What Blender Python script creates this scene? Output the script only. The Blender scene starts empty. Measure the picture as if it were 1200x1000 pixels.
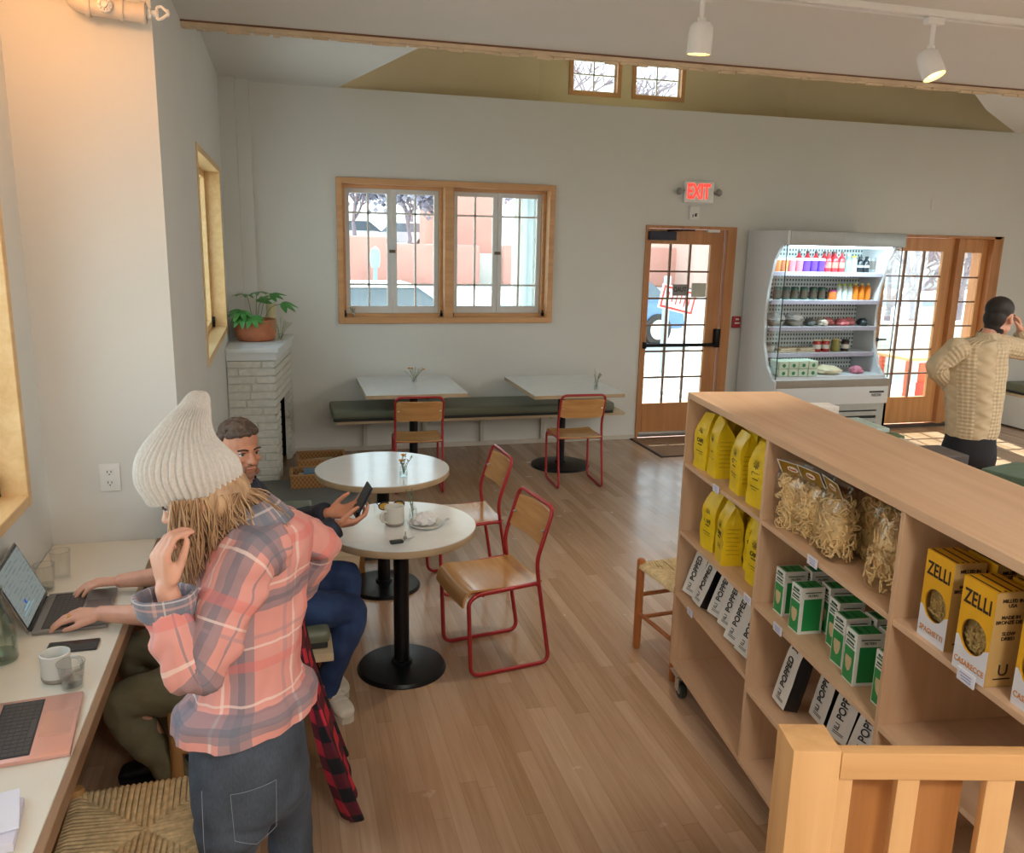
import bpy, bmesh, math, random
from mathutils import Vector, Matrix, noise
random.seed(7)
C = bpy.context.scene.collection
PI = math.pi
V3 = Vector

# ---------------------------------------------------------------- camera model
CAMF, PITCH, ROLL, YAW, ZC = 988.137, 0.22018, 0.02261, 0.26893, 2.10455
_fw = V3((math.sin(YAW)*math.cos(PITCH), math.cos(YAW)*math.cos(PITCH), -math.sin(PITCH)))
_rt = V3((math.cos(YAW), -math.sin(YAW), 0)); _up = _rt.cross(_fw)
_R = _rt*math.cos(ROLL) + _up*math.sin(ROLL); _U = -_rt*math.sin(ROLL) + _up*math.cos(ROLL)
CAMP = V3((0, 0, ZC))
def at(px, py, y):                      # point of the room seen at that pixel, at room depth y
    d = _fw*CAMF + _R*(px-600) + _U*(500-py)
    return CAMP + d*(y/d.y)

# ---------------------------------------------------------------- materials
def srgb(h):
    if isinstance(h, str):
        h = h.lstrip('#'); c = [int(h[i:i+2], 16)/255 for i in (0, 2, 4)]
    else: c = list(h)
    return tuple((x/12.92 if x <= .04045 else ((x+.055)/1.055)**2.4) for x in c) + (1,)
class NT:
    def __init__(s, name):
        s.m = bpy.data.materials.new(name); s.m.use_nodes = True; s.t = s.m.node_tree; s.t.nodes.clear()
        s.out = s.t.nodes.new('ShaderNodeOutputMaterial')
    def n(s, typ, **kw):
        nd = s.t.nodes.new(typ)
        for k, v in kw.items():
            if k.startswith('_'): setattr(nd, k[1:], v)
            elif k in nd.inputs.keys() or k.replace('_', ' ') in nd.inputs.keys():
                s.inp(nd.inputs[k if k in nd.inputs.keys() else k.replace('_', ' ')], v)
        return nd
    def inp(s, sock, v):
        if isinstance(v, bpy.types.NodeSocket): s.t.links.new(v, sock)
        elif isinstance(v, bpy.types.Node): s.t.links.new(v.outputs[0], sock)
        else: sock.default_value = v
    def math(s, op, a, b=0.0, c=0.0):
        nd = s.t.nodes.new('ShaderNodeMath'); nd.operation = op
        s.inp(nd.inputs[0], a); s.inp(nd.inputs[1], b); s.inp(nd.inputs[2], c); return nd.outputs[0]
    def mix(s, f, a, b, mode='MIX'):
        nd = s.t.nodes.new('ShaderNodeMix'); nd.data_type = 'RGBA'; nd.blend_type = mode
        s.inp(nd.inputs[0], f); s.inp(nd.inputs[6], a); s.inp(nd.inputs[7], b); return nd.outputs[2]
    def ramp(s, f, stops, interp='LINEAR'):
        nd = s.t.nodes.new('ShaderNodeValToRGB'); cr = nd.color_ramp; cr.interpolation = interp
        while len(cr.elements) < len(stops): cr.elements.new(.5)
        for e, (p, c) in zip(cr.elements, stops): e.position = p; e.color = c
        s.inp(nd.inputs[0], f); return nd.outputs[0]
    def coord(s, kind='Object', scale=(1, 1, 1), rot=(0, 0, 0), loc=(0, 0, 0)):
        tc = s.t.nodes.new('ShaderNodeTexCoord'); mp = s.t.nodes.new('ShaderNodeMapping')
        s.t.links.new(tc.outputs[kind], mp.inputs[0])
        mp.inputs['Location'].default_value = loc; mp.inputs['Rotation'].default_value = rot; mp.inputs['Scale'].default_value = scale
        return mp.outputs[0]
    def bsdf(s, color, rough=.5, metal=0, bump=None, bstr=.1, bdist=.01, **kw):
        b = s.t.nodes.new('ShaderNodeBsdfPrincipled')
        s.inp(b.inputs['Base Color'], color); s.inp(b.inputs['Roughness'], rough); s.inp(b.inputs['Metallic'], metal)
        for k, v in kw.items(): s.inp(b.inputs[k.replace('_', ' ')], v)
        if bump is not None:
            bp = s.t.nodes.new('ShaderNodeBump'); bp.inputs['Strength'].default_value = bstr; bp.inputs['Distance'].default_value = bdist
            s.inp(bp.inputs['Height'], bump); s.t.links.new(bp.outputs[0], b.inputs['Normal'])
        s.t.links.new(b.outputs[0], s.out.inputs[0]); return b
MAT = {}
def mat(name, col, rough=.5, metal=0, var=.04, vscale=20, bump=0, bscale=120, **kw):
    if name in MAT: return MAT[name]
    s = NT(name); c = srgb(col)
    nz = s.n('ShaderNodeTexNoise', Vector=s.coord(), Scale=float(vscale), Detail=3.0)
    lo = tuple(max(0, x*(1-var)) for x in c[:3])+(1,); hi = tuple(min(1, x*(1+var)) for x in c[:3])+(1,)
    cc = s.ramp(nz.outputs[0], [(.3, lo), (.7, hi)])
    bp = None
    if bump: bp = s.n('ShaderNodeTexNoise', Vector=s.coord(), Scale=float(bscale), Detail=2.0).outputs[0]
    s.bsdf(cc, rough, metal, bump=bp, bstr=bump, bdist=.003, **kw)
    MAT[name] = s.m; return s.m
def wood(name, c1, c2, axis=0, rough=.5, scale=6., bump=.05, fine=1.0):
    if name in MAT: return MAT[name]
    s = NT(name); sc = [scale*6, scale*6, scale*6]; sc[axis] = scale*.35
    v = s.coord(scale=tuple(sc))
    n1 = s.n('ShaderNodeTexNoise', Vector=v, Scale=1.0, Detail=5.0, Roughness=.6, Distortion=.6)
    n2 = s.n('ShaderNodeTexNoise', Vector=s.coord(), Scale=3.0, Detail=2.0)
    f = s.math('MULTIPLY_ADD', n1.outputs[0], .75*fine, s.math('MULTIPLY', n2.outputs[0], .25))
    col = s.ramp(f, [(.25, srgb(c2)), (.62, srgb(c1))])
    s.bsdf(col, rough, bump=n1.outputs[0], bstr=bump, bdist=.002)
    MAT[name] = s.m; return s.m
def emis(name, col, st):
    if name in MAT: return MAT[name]
    s = NT(name); e = s.n('ShaderNodeEmission', Color=srgb(col), Strength=float(st))
    s.t.links.new(e.outputs[0], s.out.inputs[0]); MAT[name] = s.m; return s.m
def glassmat(name, tint='#f4fbf8', rough=.02, fac=.10, fmax=.6):
    if name in MAT: return MAT[name]
    s = NT(name); tr = s.n('ShaderNodeBsdfTransparent', Color=srgb(tint)); gl = s.n('ShaderNodeBsdfGlossy', Roughness=rough)
    lw = s.n('ShaderNodeLayerWeight', Blend=.35); f = s.math('MULTIPLY_ADD', lw.outputs[1], fmax, fac*.3)
    mx = s.t.nodes.new('ShaderNodeMixShader'); s.inp(mx.inputs[0], f); s.inp(mx.inputs[1], tr); s.inp(mx.inputs[2], gl)
    s.t.links.new(mx.outputs[0], s.out.inputs[0]); MAT[name] = s.m; return s.m

# ---------------------------------------------------------------- mesh helpers
def T(x=0, y=0, z=0, rz=0, rx=0, ry=0):
    return Matrix.Translation((x, y, z)) @ Matrix.Rotation(rz, 4, 'Z') @ Matrix.Rotation(ry, 4, 'Y') @ Matrix.Rotation(rx, 4, 'X')
def BM(): return bmesh.new()
def box(bm, a, b, M=None, bev=0, seg=2):
    x0, y0, z0 = a; x1, y1, z1 = b
    vs = [bm.verts.new(p) for p in ((x0,y0,z0),(x1,y0,z0),(x1,y1,z0),(x0,y1,z0),(x0,y0,z1),(x1,y0,z1),(x1,y1,z1),(x0,y1,z1))]
    fs = [bm.faces.new([vs[i] for i in f]) for f in ((3,2,1,0),(4,5,6,7),(0,1,5,4),(1,2,6,5),(2,3,7,6),(3,0,4,7))]
    if bev:
        es = list({e for f in fs for e in f.edges})
        r = bmesh.ops.bevel(bm, geom=es, offset=bev, segments=seg, profile=.6, affect='EDGES', clamp_overlap=True)
        vs = list({v for f in r['faces'] for v in f.verts} | {v for v in vs if v.is_valid})
    if M is not None:
        vv = set(vs)
        for f in [f for v in vs if v.is_valid for f in v.link_faces]: vv.update(f.verts)
        for v in vv:
            if v.is_valid: v.co = M @ v.co
    return vs
def frame(d):
    d = d.normalized(); a = V3((0, 0, 1)) if abs(d.z) < .9 else V3((1, 0, 0))
    u = d.cross(a).normalized(); return u, d.cross(u).normalized()
def skin_rings(bm, rings, closed=False, cap=True, uvl=None, uvs=None):
    n = len(rings[0]); k = len(rings)
    for i in range(k if closed else k-1):
        A = rings[i]; B = rings[(i+1) % k]
        for j in range(n):
            j2 = (j+1) % n
            f = bm.faces.new((A[j], A[j2], B[j2], B[j])); f.smooth = True
            if uvl is not None:
                us = uvs
                q = (us(j, i), us(j+1, i), us(j+1, i+1), us(j, i+1))
                for l, uv in zip(f.loops, q): l[uvl].uv = uv
    if cap and not closed:
        try:
            bm.faces.new(list(reversed(rings[0]))); bm.faces.new(rings[-1])
        except ValueError: pass
def cyl(bm, p0, p1, r0, r1=None, seg=16, M=None):
    p0 = V3(p0); p1 = V3(p1); r1 = r0 if r1 is None else r1; u, v = frame(p1-p0); R = []
    for p, r in ((p0, r0), (p1, r1)):
        R.append([bm.verts.new((M @ q) if M is not None else q) for q in [p + (u*math.cos(2*PI*i/seg) + v*math.sin(2*PI*i/seg))*r for i in range(seg)]])
    skin_rings(bm, R)
def catmull(P, n, closed=False):
    out = []; k = len(P); segs = k if closed else k-1
    for i in range(segs):
        if closed: a, b, c, d = P[(i-1) % k], P[i], P[(i+1) % k], P[(i+2) % k]
        else: a, b, c, d = P[max(i-1, 0)], P[i], P[i+1], P[min(i+2, k-1)]
        for j in range(n):
            t = j/n; out.append(.5*((2*b) + (-a+c)*t + (2*a-5*b+4*c-d)*t*t + (-a+3*b-3*c+d)*t**3))
    if not closed: out.append(P[-1])
    return out
def tube(bm, pts, r, seg=8, closed=False, sm=0, M=None, cap=True, radii=None):
    P = [V3(p) for p in pts]
    if radii is not None:
        if sm:
            Q = catmull([V3((x, 0, 0)) for x in radii], sm, closed); radii = [q.x for q in Q]
    if sm: P = catmull(P, sm, closed)
    k = len(P); R = []; u = None
    for i, p in enumerate(P):
        d = (P[(i+1) % k]-P[i-1]) if closed else (P[min(i+1, k-1)]-P[max(i-1, 0)])
        if d.length < 1e-9: d = V3((0, 0, 1))
        d.normalize()
        if u is None: u, _ = frame(d)
        u = (u - d*u.dot(d)).normalized(); v = d.cross(u); rr = radii[i] if radii is not None else r
        R.append([bm.verts.new((M @ q) if M is not None else q) for q in [p + (u*math.cos(2*PI*j/seg) + v*math.sin(2*PI*j/seg))*rr for j in range(seg)]])
    skin_rings(bm, R, closed, cap)
def fillet(pts, r, n=4):                  # rounds the corners of a polyline
    P = [V3(p) for p in pts]; out = [P[0]]
    for i in range(1, len(P)-1):
        a = P[i-1]-P[i]; b = P[i+1]-P[i]; q = min(r, a.length*.49, b.length*.49); A = P[i]+a.normalized()*q; B = P[i]+b.normalized()*q
        for j in range(n+1):
            t = j/n; out.append(A*(1-t)**2 + P[i]*2*t*(1-t) + B*t*t)
    out.append(P[-1]); return out
def lathe(bm, prof, seg=24, M=None, rib=None):
    R = []
    for (r, z) in prof:
        R.append([bm.verts.new((M @ q) if M is not None else q) for q in [V3((max(r, 1e-4)*math.cos(2*PI*i/seg), max(r, 1e-4)*math.sin(2*PI*i/seg), z)) for i in range(seg)]])
    skin_rings(bm, R)
def sph(bm, c, r, seg=12, M=None, R=None):      # r: number or triple; R: rotation
    r = (r, r, r) if not hasattr(r, '__len__') else r; mm = Matrix.Translation(c)
    if R is not None: mm = mm @ R
    mm = mm @ Matrix.Diagonal((r[0], r[1], r[2], 1))
    if M is not None: mm = M @ mm
    res = bmesh.ops.create_uvsphere(bm, u_segments=seg, v_segments=max(6, seg*2//3), radius=1, matrix=mm)
    for v in res['verts']:
        for f in v.link_faces: f.smooth = True
def cap_chain(bm, pts, seg=12):               # [(point, radius)...] tapered capsules for remeshed bodies
    for p, r in pts: sph(bm, p, r, seg)
    for (p, r), (q, s) in zip(pts, pts[1:]):
        if (V3(q)-V3(p)).length > 1e-5: cyl(bm, p, q, r, s, seg)
def prism(bm, poly, z0, z1, M=None):
    a = [bm.verts.new((M @ V3((x, y, z0))) if M is not None else (x, y, z0)) for x, y in poly]
    b = [bm.verts.new((M @ V3((x, y, z1))) if M is not None else (x, y, z1)) for x, y in poly]
    bm.faces.new(list(reversed(a))); bm.faces.new(b)
    for i in range(len(poly)):
        j = (i+1) % len(poly); bm.faces.new((a[i], a[j], b[j], b[i]))
def quad(bm, pts): return bm.faces.new([bm.verts.new(p) for p in pts])
def loft(bm, rings, seg=32, n=6, cap=True, disp=None, power=2.0, uv=True, useg=None):
    """rings: (centre, axis u, axis v, ru, rv); smooth surface through the ellipses, uv in metres"""
    c = catmull([V3(r[0]) for r in rings], n); U = catmull([V3(r[1]).normalized() for r in rings], n)
    W = catmull([V3(r[2]).normalized() for r in rings], n); RR = catmull([V3((r[3], r[4], 0)) for r in rings], n)
    uvl = bm.loops.layers.uv.verify(); L = [0]
    for i in range(1, len(c)): L.append(L[-1] + (c[i]-c[i-1]).length)
    rm = sum((r.x+r.y)/2 for r in RR)/len(RR); R = []
    for i, p in enumerate(c):
        u = U[i].normalized(); w = W[i].normalized(); ring = []
        for j in range(seg):
            a = 2*PI*j/seg; ca, sa = math.cos(a), math.sin(a)
            if power != 2.0:
                k = (abs(ca)**power + abs(sa)**power)**(-1/power); ca, sa = ca*k, sa*k
            o = u*ca*RR[i].x + w*sa*RR[i].y
            if disp: o = o + o.normalized()*disp(a, L[i]/max(L[-1], 1e-6), p+o)
            ring.append(bm.verts.new(p+o))
        R.append(ring)
    skin_rings(bm, R, False, cap, uvl, lambda j, i: (2*PI*rm*j/seg, L[min(i, len(L)-1)]))
def limb(bm, pts, seg=24, n=6, disp=None, cap=True, ref=None, flat=1.0):
    """[(point, radius)] -> a tapering cloth tube with uv in metres"""
    P = [V3(p) for p, _ in pts]; rings = []; u = V3(ref).normalized() if ref is not None else None
    for i, (p, r) in enumerate(pts):
        d = (P[min(i+1, len(P)-1)] - P[max(i-1, 0)]).normalized()
        if u is None: u, _ = frame(d)
        u = (u - d*u.dot(d)).normalized(); w = d.cross(u); rings.append((P[i], u, w, r, r*flat))
    loft(bm, rings, seg, n, cap, disp)

# ---------------------------------------------------------------- objects
def obj(name, bm, m=None, parent=None, smooth=35, label=None, inv=None, kind=None):
    me = bpy.data.meshes.new(name)
    if inv is not None: bm.transform(inv)
    bmesh.ops.recalc_face_normals(bm, faces=bm.faces[:])
    if smooth:
        for f in bm.faces: f.smooth = True
    bm.to_mesh(me); bm.free()
    if smooth and smooth < 180: me.set_sharp_from_angle(angle=math.radians(smooth))
    o = bpy.data.objects.new(name, me); C.objects.link(o)
    for x in (m if isinstance(m, (list, tuple)) else [m]):
        if x is not None: me.materials.append(x)
    if parent is not None: o.parent = parent
    if label: o['label'] = label
    if kind: o['kind'] = kind
    return o
def thing(name, label, cat, loc=(0, 0, 0), rz=0, group=None):
    o = bpy.data.objects.new(name, None); C.objects.link(o); o.empty_display_size = .05
    o.location = loc; o.rotation_euler = (0, 0, rz); o['label'] = label; o['category'] = cat
    if group: o['group'] = group
    return o
def tag(o, label, cat, group=None, loc=None, rz=None):
    o['label'] = label; o['category'] = cat
    if group: o['group'] = group
    if loc is not None: o.location = loc
    if rz is not None: o.rotation_euler = (0, 0, rz)
    return o
def struct(name, bm, m=None, smooth=0, parent=None):
    o = obj(name, bm, m, parent, smooth)
    if parent is None: o['kind'] = 'structure'
    return o
def sroot(name, loc=(0, 0, 0)):
    o = bpy.data.objects.new(name, None); C.objects.link(o); o.location = loc; o['kind'] = 'structure'; return o
KIDS = {}
def dup(root, loc, rz=None, label=None, group=None, rot=None, scale=None):
    def rec(o, parent):
        c = o.copy(); C.objects.link(c); c.parent = parent
        for ch in [x for x in bpy.data.objects if x.parent == o]: rec(ch, c)
        return c
    r = root.copy(); C.objects.link(r); r.location = loc
    if rz is not None: r.rotation_euler = (0, 0, rz)
    if rot is not None: r.rotation_euler = rot
    if scale is not None: r.scale = (scale,)*3 if not hasattr(scale, '__len__') else scale
    if label: r['label'] = label
    if group: r['group'] = group
    for ch in list(root.children): rec(ch, r)
    return r
def modif(o, typ, **kw):
    m = o.modifiers.new(typ.title(), typ)
    for k, v in kw.items(): setattr(m, k, v)
    return m
def text_bm(bm, s, size, M, extrude=.0006, align='CENTER', sx=1.0, bold=0.0, spacing=1.0):
    cu = bpy.data.curves.new('t', 'FONT'); cu.body = s; cu.size = size; cu.extrude = extrude; cu.align_x = align; cu.align_y = 'CENTER'
    cu.offset = bold; cu.resolution_u = 3; cu.space_character = spacing
    ob = bpy.data.objects.new('t', cu); C.objects.link(ob)
    me = bpy.data.meshes.new_from_object(ob); me.transform(M @ Matrix.Diagonal((sx, 1, 1, 1)))
    bm.from_mesh(me); bpy.data.objects.remove(ob); bpy.data.curves.remove(cu); bpy.data.meshes.remove(me)
def face_M(origin, right, up):            # text plane: x along right, y along up, z out
    r = V3(right).normalized(); u = V3(up).normalized(); n = r.cross(u)
    return Matrix(((r.x, u.x, n.x, origin[0]), (r.y, u.y, n.y, origin[1]), (r.z, u.z, n.z, origin[2]), (0, 0, 0, 1)))
def light(name, typ, loc, energy, col=(1, 1, 1), rot=(0, 0, 0), **kw):
    l = bpy.data.lights.new(name, typ); l.energy = energy; l.color = col
    for k, v in kw.items(): setattr(l, k, v)
    o = bpy.data.objects.new(name, l); C.objects.link(o); o.location = loc; o.rotation_euler = rot; return o
# ---------------------------------------------------------------- shared materials
WALL = mat('wall_paint', '#dcddd8', .75, var=.015, vscale=2, bump=.04, bscale=60)
CEIL = mat('ceiling_paint', '#dfdedb', .8, var=.01, vscale=2)
CREAM = mat('cream_dormer_paint', '#e6d9b8', .8, var=.03, vscale=2)
OAK = wood('honey_wood', '#d9ab74', '#bd8850', axis=2, rough=.4, scale=3)
OAKX = wood('honey_wood_rail', '#d9ab74', '#bd8850', axis=0, rough=.4, scale=3)
WINX = wood('pine_window_wood', '#dba978', '#c08e5c', axis=0, rough=.4, scale=3)
WINY = wood('pine_sill_wood', '#ecc891', '#d8ab6c', axis=1, rough=.4, scale=3)
WHITEP = mat('white_sash_paint', '#dfe3e4', .5, var=.01)
DARKM = mat('black_metal', '#17181b', .38, .6, var=.05)
GLASS = glassmat('window_glass')
CGLASS = glassmat('clear_glass', '#fdfefe', .02, .08, .35)
STEEL = mat('brushed_steel', '#b9bbbb', .3, .9, var=.05)
WPLAS = mat('white_plastic', '#e9e9e6', .4, var=.01)

def floor_mat():
    s = NT('oak_strip_floor'); sep = s.n('ShaderNodeSeparateXYZ', Vector=s.coord()); PW_, PL_ = .068, 1.25
    xr = s.math('DIVIDE', sep.outputs[0], PW_); row = s.math('FLOOR', xr); fx_ = s.math('FRACT', xr)
    wn = s.t.nodes.new('ShaderNodeTexWhiteNoise'); wn.noise_dimensions = '1D'; s.inp(wn.inputs['W'], row)
    yr = s.math('ADD', s.math('DIVIDE', sep.outputs[1], PL_), s.math('MULTIPLY', wn.outputs[0], 17.0)); cell = s.math('FLOOR', yr); fy = s.math('FRACT', yr)
    cv = s.t.nodes.new('ShaderNodeCombineXYZ'); s.inp(cv.inputs[0], row); s.inp(cv.inputs[1], cell)
    w2 = s.t.nodes.new('ShaderNodeTexWhiteNoise'); w2.noise_dimensions = '2D'; s.inp(w2.inputs['Vector'], cv)
    gx = s.math('LESS_THAN', s.math('MINIMUM', fx_, s.math('SUBTRACT', 1.0, fx_)), .013); gy = s.math('LESS_THAN', s.math('MINIMUM', fy, s.math('SUBTRACT', 1.0, fy)), .0009); gap = s.math('MAXIMUM', gx, gy)
    g = s.n('ShaderNodeTexNoise', Vector=s.coord(scale=(48, 2.4, 10)), Scale=1.0, Detail=5.0, Roughness=.6, Distortion=.4)
    f = s.math('ADD', s.math('MULTIPLY', w2.outputs[0], .36), s.math('MULTIPLY', g.outputs[0], .58))
    col = s.ramp(f, [(.15, srgb('#9c7a58')), (.5, srgb('#b8977a')), (.85, srgb('#ccb095'))])
    col = s.mix(s.math('MULTIPLY', gap, .45), col, srgb('#6e4f38'))
    big = s.n('ShaderNodeTexNoise', Vector=s.coord(), Scale=1.1, Detail=3.0)
    col = s.mix(s.math('MULTIPLY', big.outputs[0], .16), col, srgb('#8f7868'))
    r = s.math('MULTIPLY_ADD', s.n('ShaderNodeTexNoise', Vector=s.coord(), Scale=5.0, Detail=4.0).outputs[0], .22, .12)
    s.bsdf(col, r, bump=s.math('SUBTRACT', g.outputs[0], gap), bstr=.08, bdist=.002)
    return s.m
FLOORM = floor_mat()

YB = 8.27
# floor
bm = BM(); box(bm, (-1.3, -2.6, -.12), (10.8, 8.6, 0)); struct('floor', bm, FLOORM)

def wall_with_openings(bm, u0, u1, z0, z1, opens, put):
    """put(u0,z0,u1,z1) adds one solid piece; opens = [(u0,u1,z0,z1)] sorted along u"""
    u = u0
    for (a, b, c, d) in opens:
        put(u, z0, a, z1)
        if c > z0: put(a, z0, b, c)
        if d < z1: put(a, d, b, z1)
        u = b
    put(u, z0, u1, z1)
# back wall
bm = BM()
wall_with_openings(bm, -1.3, 10.8, 0, 3.4, [(.53, 2.665, 1.265, 2.62), (3.665, 4.705, 0, 2.265), (6.55, 8.19, 0, 2.24)],
                   lambda a, b, c, d: box(bm, (a, YB, b), (c, 8.58, d)))
struct('wall_back', bm, WALL)
# left wall: x=-.455 from the alcove to the back, window opening
bm = BM()
wall_with_openings(bm, 3.88, YB, 0, 3.45, [(5.55, 7.62, 1.27, 2.62)], lambda a, b, c, d: box(bm, (-.70, a, b), (-.455, c, d)))
struct('wall_left', bm, WALL)
bm = BM(); box(bm, (-1.3, 3.88, 0), (-.70, 4.1, 3.18)); struct('wall_alcove_end', bm, WALL)
bm = BM()
wall_with_openings(bm, -2.6, 3.88, 0, 3.18, [(1.55, 3.63, 1.02, 2.42)], lambda a, b, c, d: box(bm, (-1.22, a, b), (-1.0, c, d)))
struct('wall_alcove_left', bm, WALL)
bm = BM(); box(bm, (-.455, 8.05, 0), (-.32, YB, 3.4)); box(bm, (-.32, 8.15, 0), (-.205, YB, 3.4)); struct('wall_corner_left', bm, WALL)
bm = BM(); wall_with_openings(bm, -2.6, YB, 0, 3.4, [(1.0, 4.6, .8, 2.5)], lambda a, b, c, d: box(bm, (10.6, a, b), (10.8, c, d)))
struct('wall_right', bm, WALL)
bm = BM(); box(bm, (-1.3, -2.8, 0), (10.8, -2.6, 3.2)); struct('wall_rear', bm, WALL)
# ceilings
bm = BM(); box(bm, (-1.3, -2.8, 3.18), (10.8, 5.1, 3.34)); struct('ceiling', bm, CEIL)
bm = BM()
hole = [(.57, YB), (1.0, 6.38), (1.28, 5.08), (4.3, 5.08), (6.6, 7.08), (8.15, YB)]
prism(bm, [(-.75, 5.08), (1.28, 5.08), (1.0, 6.38), (.57, YB), (.57, 8.58), (-.75, 8.58)], 3.4, 3.46)
prism(bm, [(4.3, 5.08), (10.8, 5.08), (10.8, 8.58), (8.15, 8.58), (8.15, YB), (6.6, 7.08)], 3.4, 3.46)
struct('ceiling_back', bm, CEIL)
bm = BM(); box(bm, (-.70, 5.08, 3.3), (10.6, 5.1, 3.4)); box(bm, (1.28, 5.08, 3.34), (4.3, 5.10, 4.6)); struct('wall_header', bm, CEIL)
# dormer over the back of the room
bm = BM()
def wallseg(bm, p, q, z0, z1, t=.06):
    p = V3((p[0], p[1], 0)); q = V3((q[0], q[1], 0)); d = (q-p).normalized(); n = V3((-d.y, d.x, 0))*t
    prism(bm, [(p.x, p.y), (q.x, q.y), (q.x+n.x, q.y+n.y), (p.x+n.x, p.y+n.y)], z0, z1)
wallseg(bm, (1.0, 6.38), (1.28, 5.08), 3.46, 4.6, -.06); wallseg(bm, (1.0, 6.38), (.57, YB), 3.46, 4.6)
wallseg(bm, (4.3, 5.08), (6.6, 7.08), 3.46, 4.6, -.06); wallseg(bm, (6.6, 7.08), (8.15, YB), 3.46, 4.6, -.06)
wallseg(bm, (.57, YB), (2.75, 9.2), 3.4, 4.6); wallseg(bm, (5.75, 9.2), (8.15, YB), 3.4, 4.6)
yd = 9.2
cw = [(at(667, 90, yd).x, at(728, 90, yd).x), (at(741, 90, yd).x, at(803, 90, yd).x)]
cz0 = at(697, 113, yd).z; cz1 = cz0 + .42
wall_with_openings(bm, 2.75, 5.75, 3.4, 4.6, [(a, b, cz0, cz1) for a, b in cw], lambda a, b, c, d: box(bm, (a, yd, b), (c, yd+.1, d)))
prism(bm, [(.60, YB+.03), (8.12, YB+.03), (5.75, 9.2), (2.75, 9.2)], 3.34, 3.398)
prism(bm, [(.3, YB), (1.2, 5.0), (4.5, 5.0), (8.5, YB), (5.75, 9.4), (2.75, 9.4)], 4.6, 4.66)
struct('wall_dormer', bm, CREAM)
# header edge: thin wood lip with torn paper edge under it
bm = BM(); box(bm, (-.455, 5.055, 3.150), (10.6, 5.10, 3.18))
x = -.45
while x < 6:
    w = random.uniform(.03, .12); d = random.uniform(.004, .016)
    box(bm, (x, 5.075, 3.15-d), (x+w, 5.098, 3.152)); x += w + random.uniform(.0, .02)
struct('trim_1', bm, mat('raw_plaster_edge', '#d9c6a8', .8, var=.1, vscale=8))
bm = BM(); box(bm, (-.455, 5.045, 3.172), (10.6, 5.056, 3.181)); struct('trim_2', bm, mat('dark_brown_bead', '#77513c', .7))  # thin dark brown bead along the top of the lip
# baseboard
bm = BM()
for a, b in ((-.2, 3.66), (4.71, 6.54), (8.2, 10.6)): box(bm, (a, 8.255, 0), (b, YB, .045))
struct('baseboard_back', bm, mat('shoe_moulding', '#cfc9bd', .6))
# panelling under the counter (warm wood in the photo's left bottom corner)
# ---------------------------------------------------------------- windows and doors
def frame_bm(bm, a, b, c, d, w, y0, y1, plane='x'):   # rectangular ring a..b (u) c..d (z)
    def bx(u0, z0, u1, z1):
        if plane == 'x': box(bm, (u0, y0, z0), (u1, y1, z1), bev=.003, seg=1)
        else: box(bm, (y0, u0, z0), (y1, u1, z1), bev=.003, seg=1)
    wl, wr, wb, wt = w if hasattr(w, '__len__') else (w,)*4
    bx(a, c, a+wl, d); bx(b-wr, c, b, d); bx(a+wl, c, b-wr, c+wb); bx(a+wl, d-wt, b-wr, d)
W3 = sroot('window_3')
bm = BM(); frame_bm(bm, .53, 2.665, 1.265, 2.62, .055, 8.235, 8.55); box(bm, (1.555, 8.235, 1.32), (1.640, 8.55, 2.565), bev=.003, seg=1)
frame_bm(bm, .585, 1.555, 1.32, 2.565, .03, 8.36, 8.5); frame_bm(bm, 1.64, 2.61, 1.32, 2.565, .03, 8.36, 8.5)
obj('window_frame', bm, WINX, W3, 0)
for x0, x1 in ((.615, 1.065), (1.069, 1.525), (1.67, 2.122), (2.126, 2.58)):
    bm = BM(); z0, z1 = 1.35, 2.535; st = .045
    frame_bm(bm, x0, x1, z0, z1, (st, st, .07, st), 8.42, 8.46)
    xm = (x0+x1)/2; gz0, gz1 = z0+.07, z1-st; rows = (gz0+.245*(gz1-gz0)*.8, gz0+.83*(gz1-gz0))
    box(bm, (xm-.009, 8.43, gz0), (xm+.009, 8.455, gz1))
    for zz in rows: box(bm, (x0+st, 8.43, zz-.009), (x1-st, 8.455, zz+.009))
    s = obj('window_sash', bm, WHITEP, W3, 0)
    bm = BM(); box(bm, (x0+st, 8.44, gz0), (x1-st, 8.444, gz1)); obj('pane', bm, GLASS, s, 0)
for x in (1.067, 2.124):
    bm = BM(); box(bm, (x-.03, 8.395, 1.935), (x+.03, 8.42, 1.965), bev=.004); cyl(bm, (x, 8.40, 1.95), (x, 8.38, 1.95), .012)
    obj('window_latch', bm, mat('aged_brass', '#6b6250', .4, .7), W3)
for x in (.60, 1.54, 1.655, 2.595):
    bm = BM(); box(bm, (x-.012, 8.33, 1.325), (x+.012, 8.36, 1.36), bev=.003); cyl(bm, (x, 8.345, 1.355), (x, 8.345, 1.385), .007); obj('frame_catch', bm, DARKM, W3)

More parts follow.
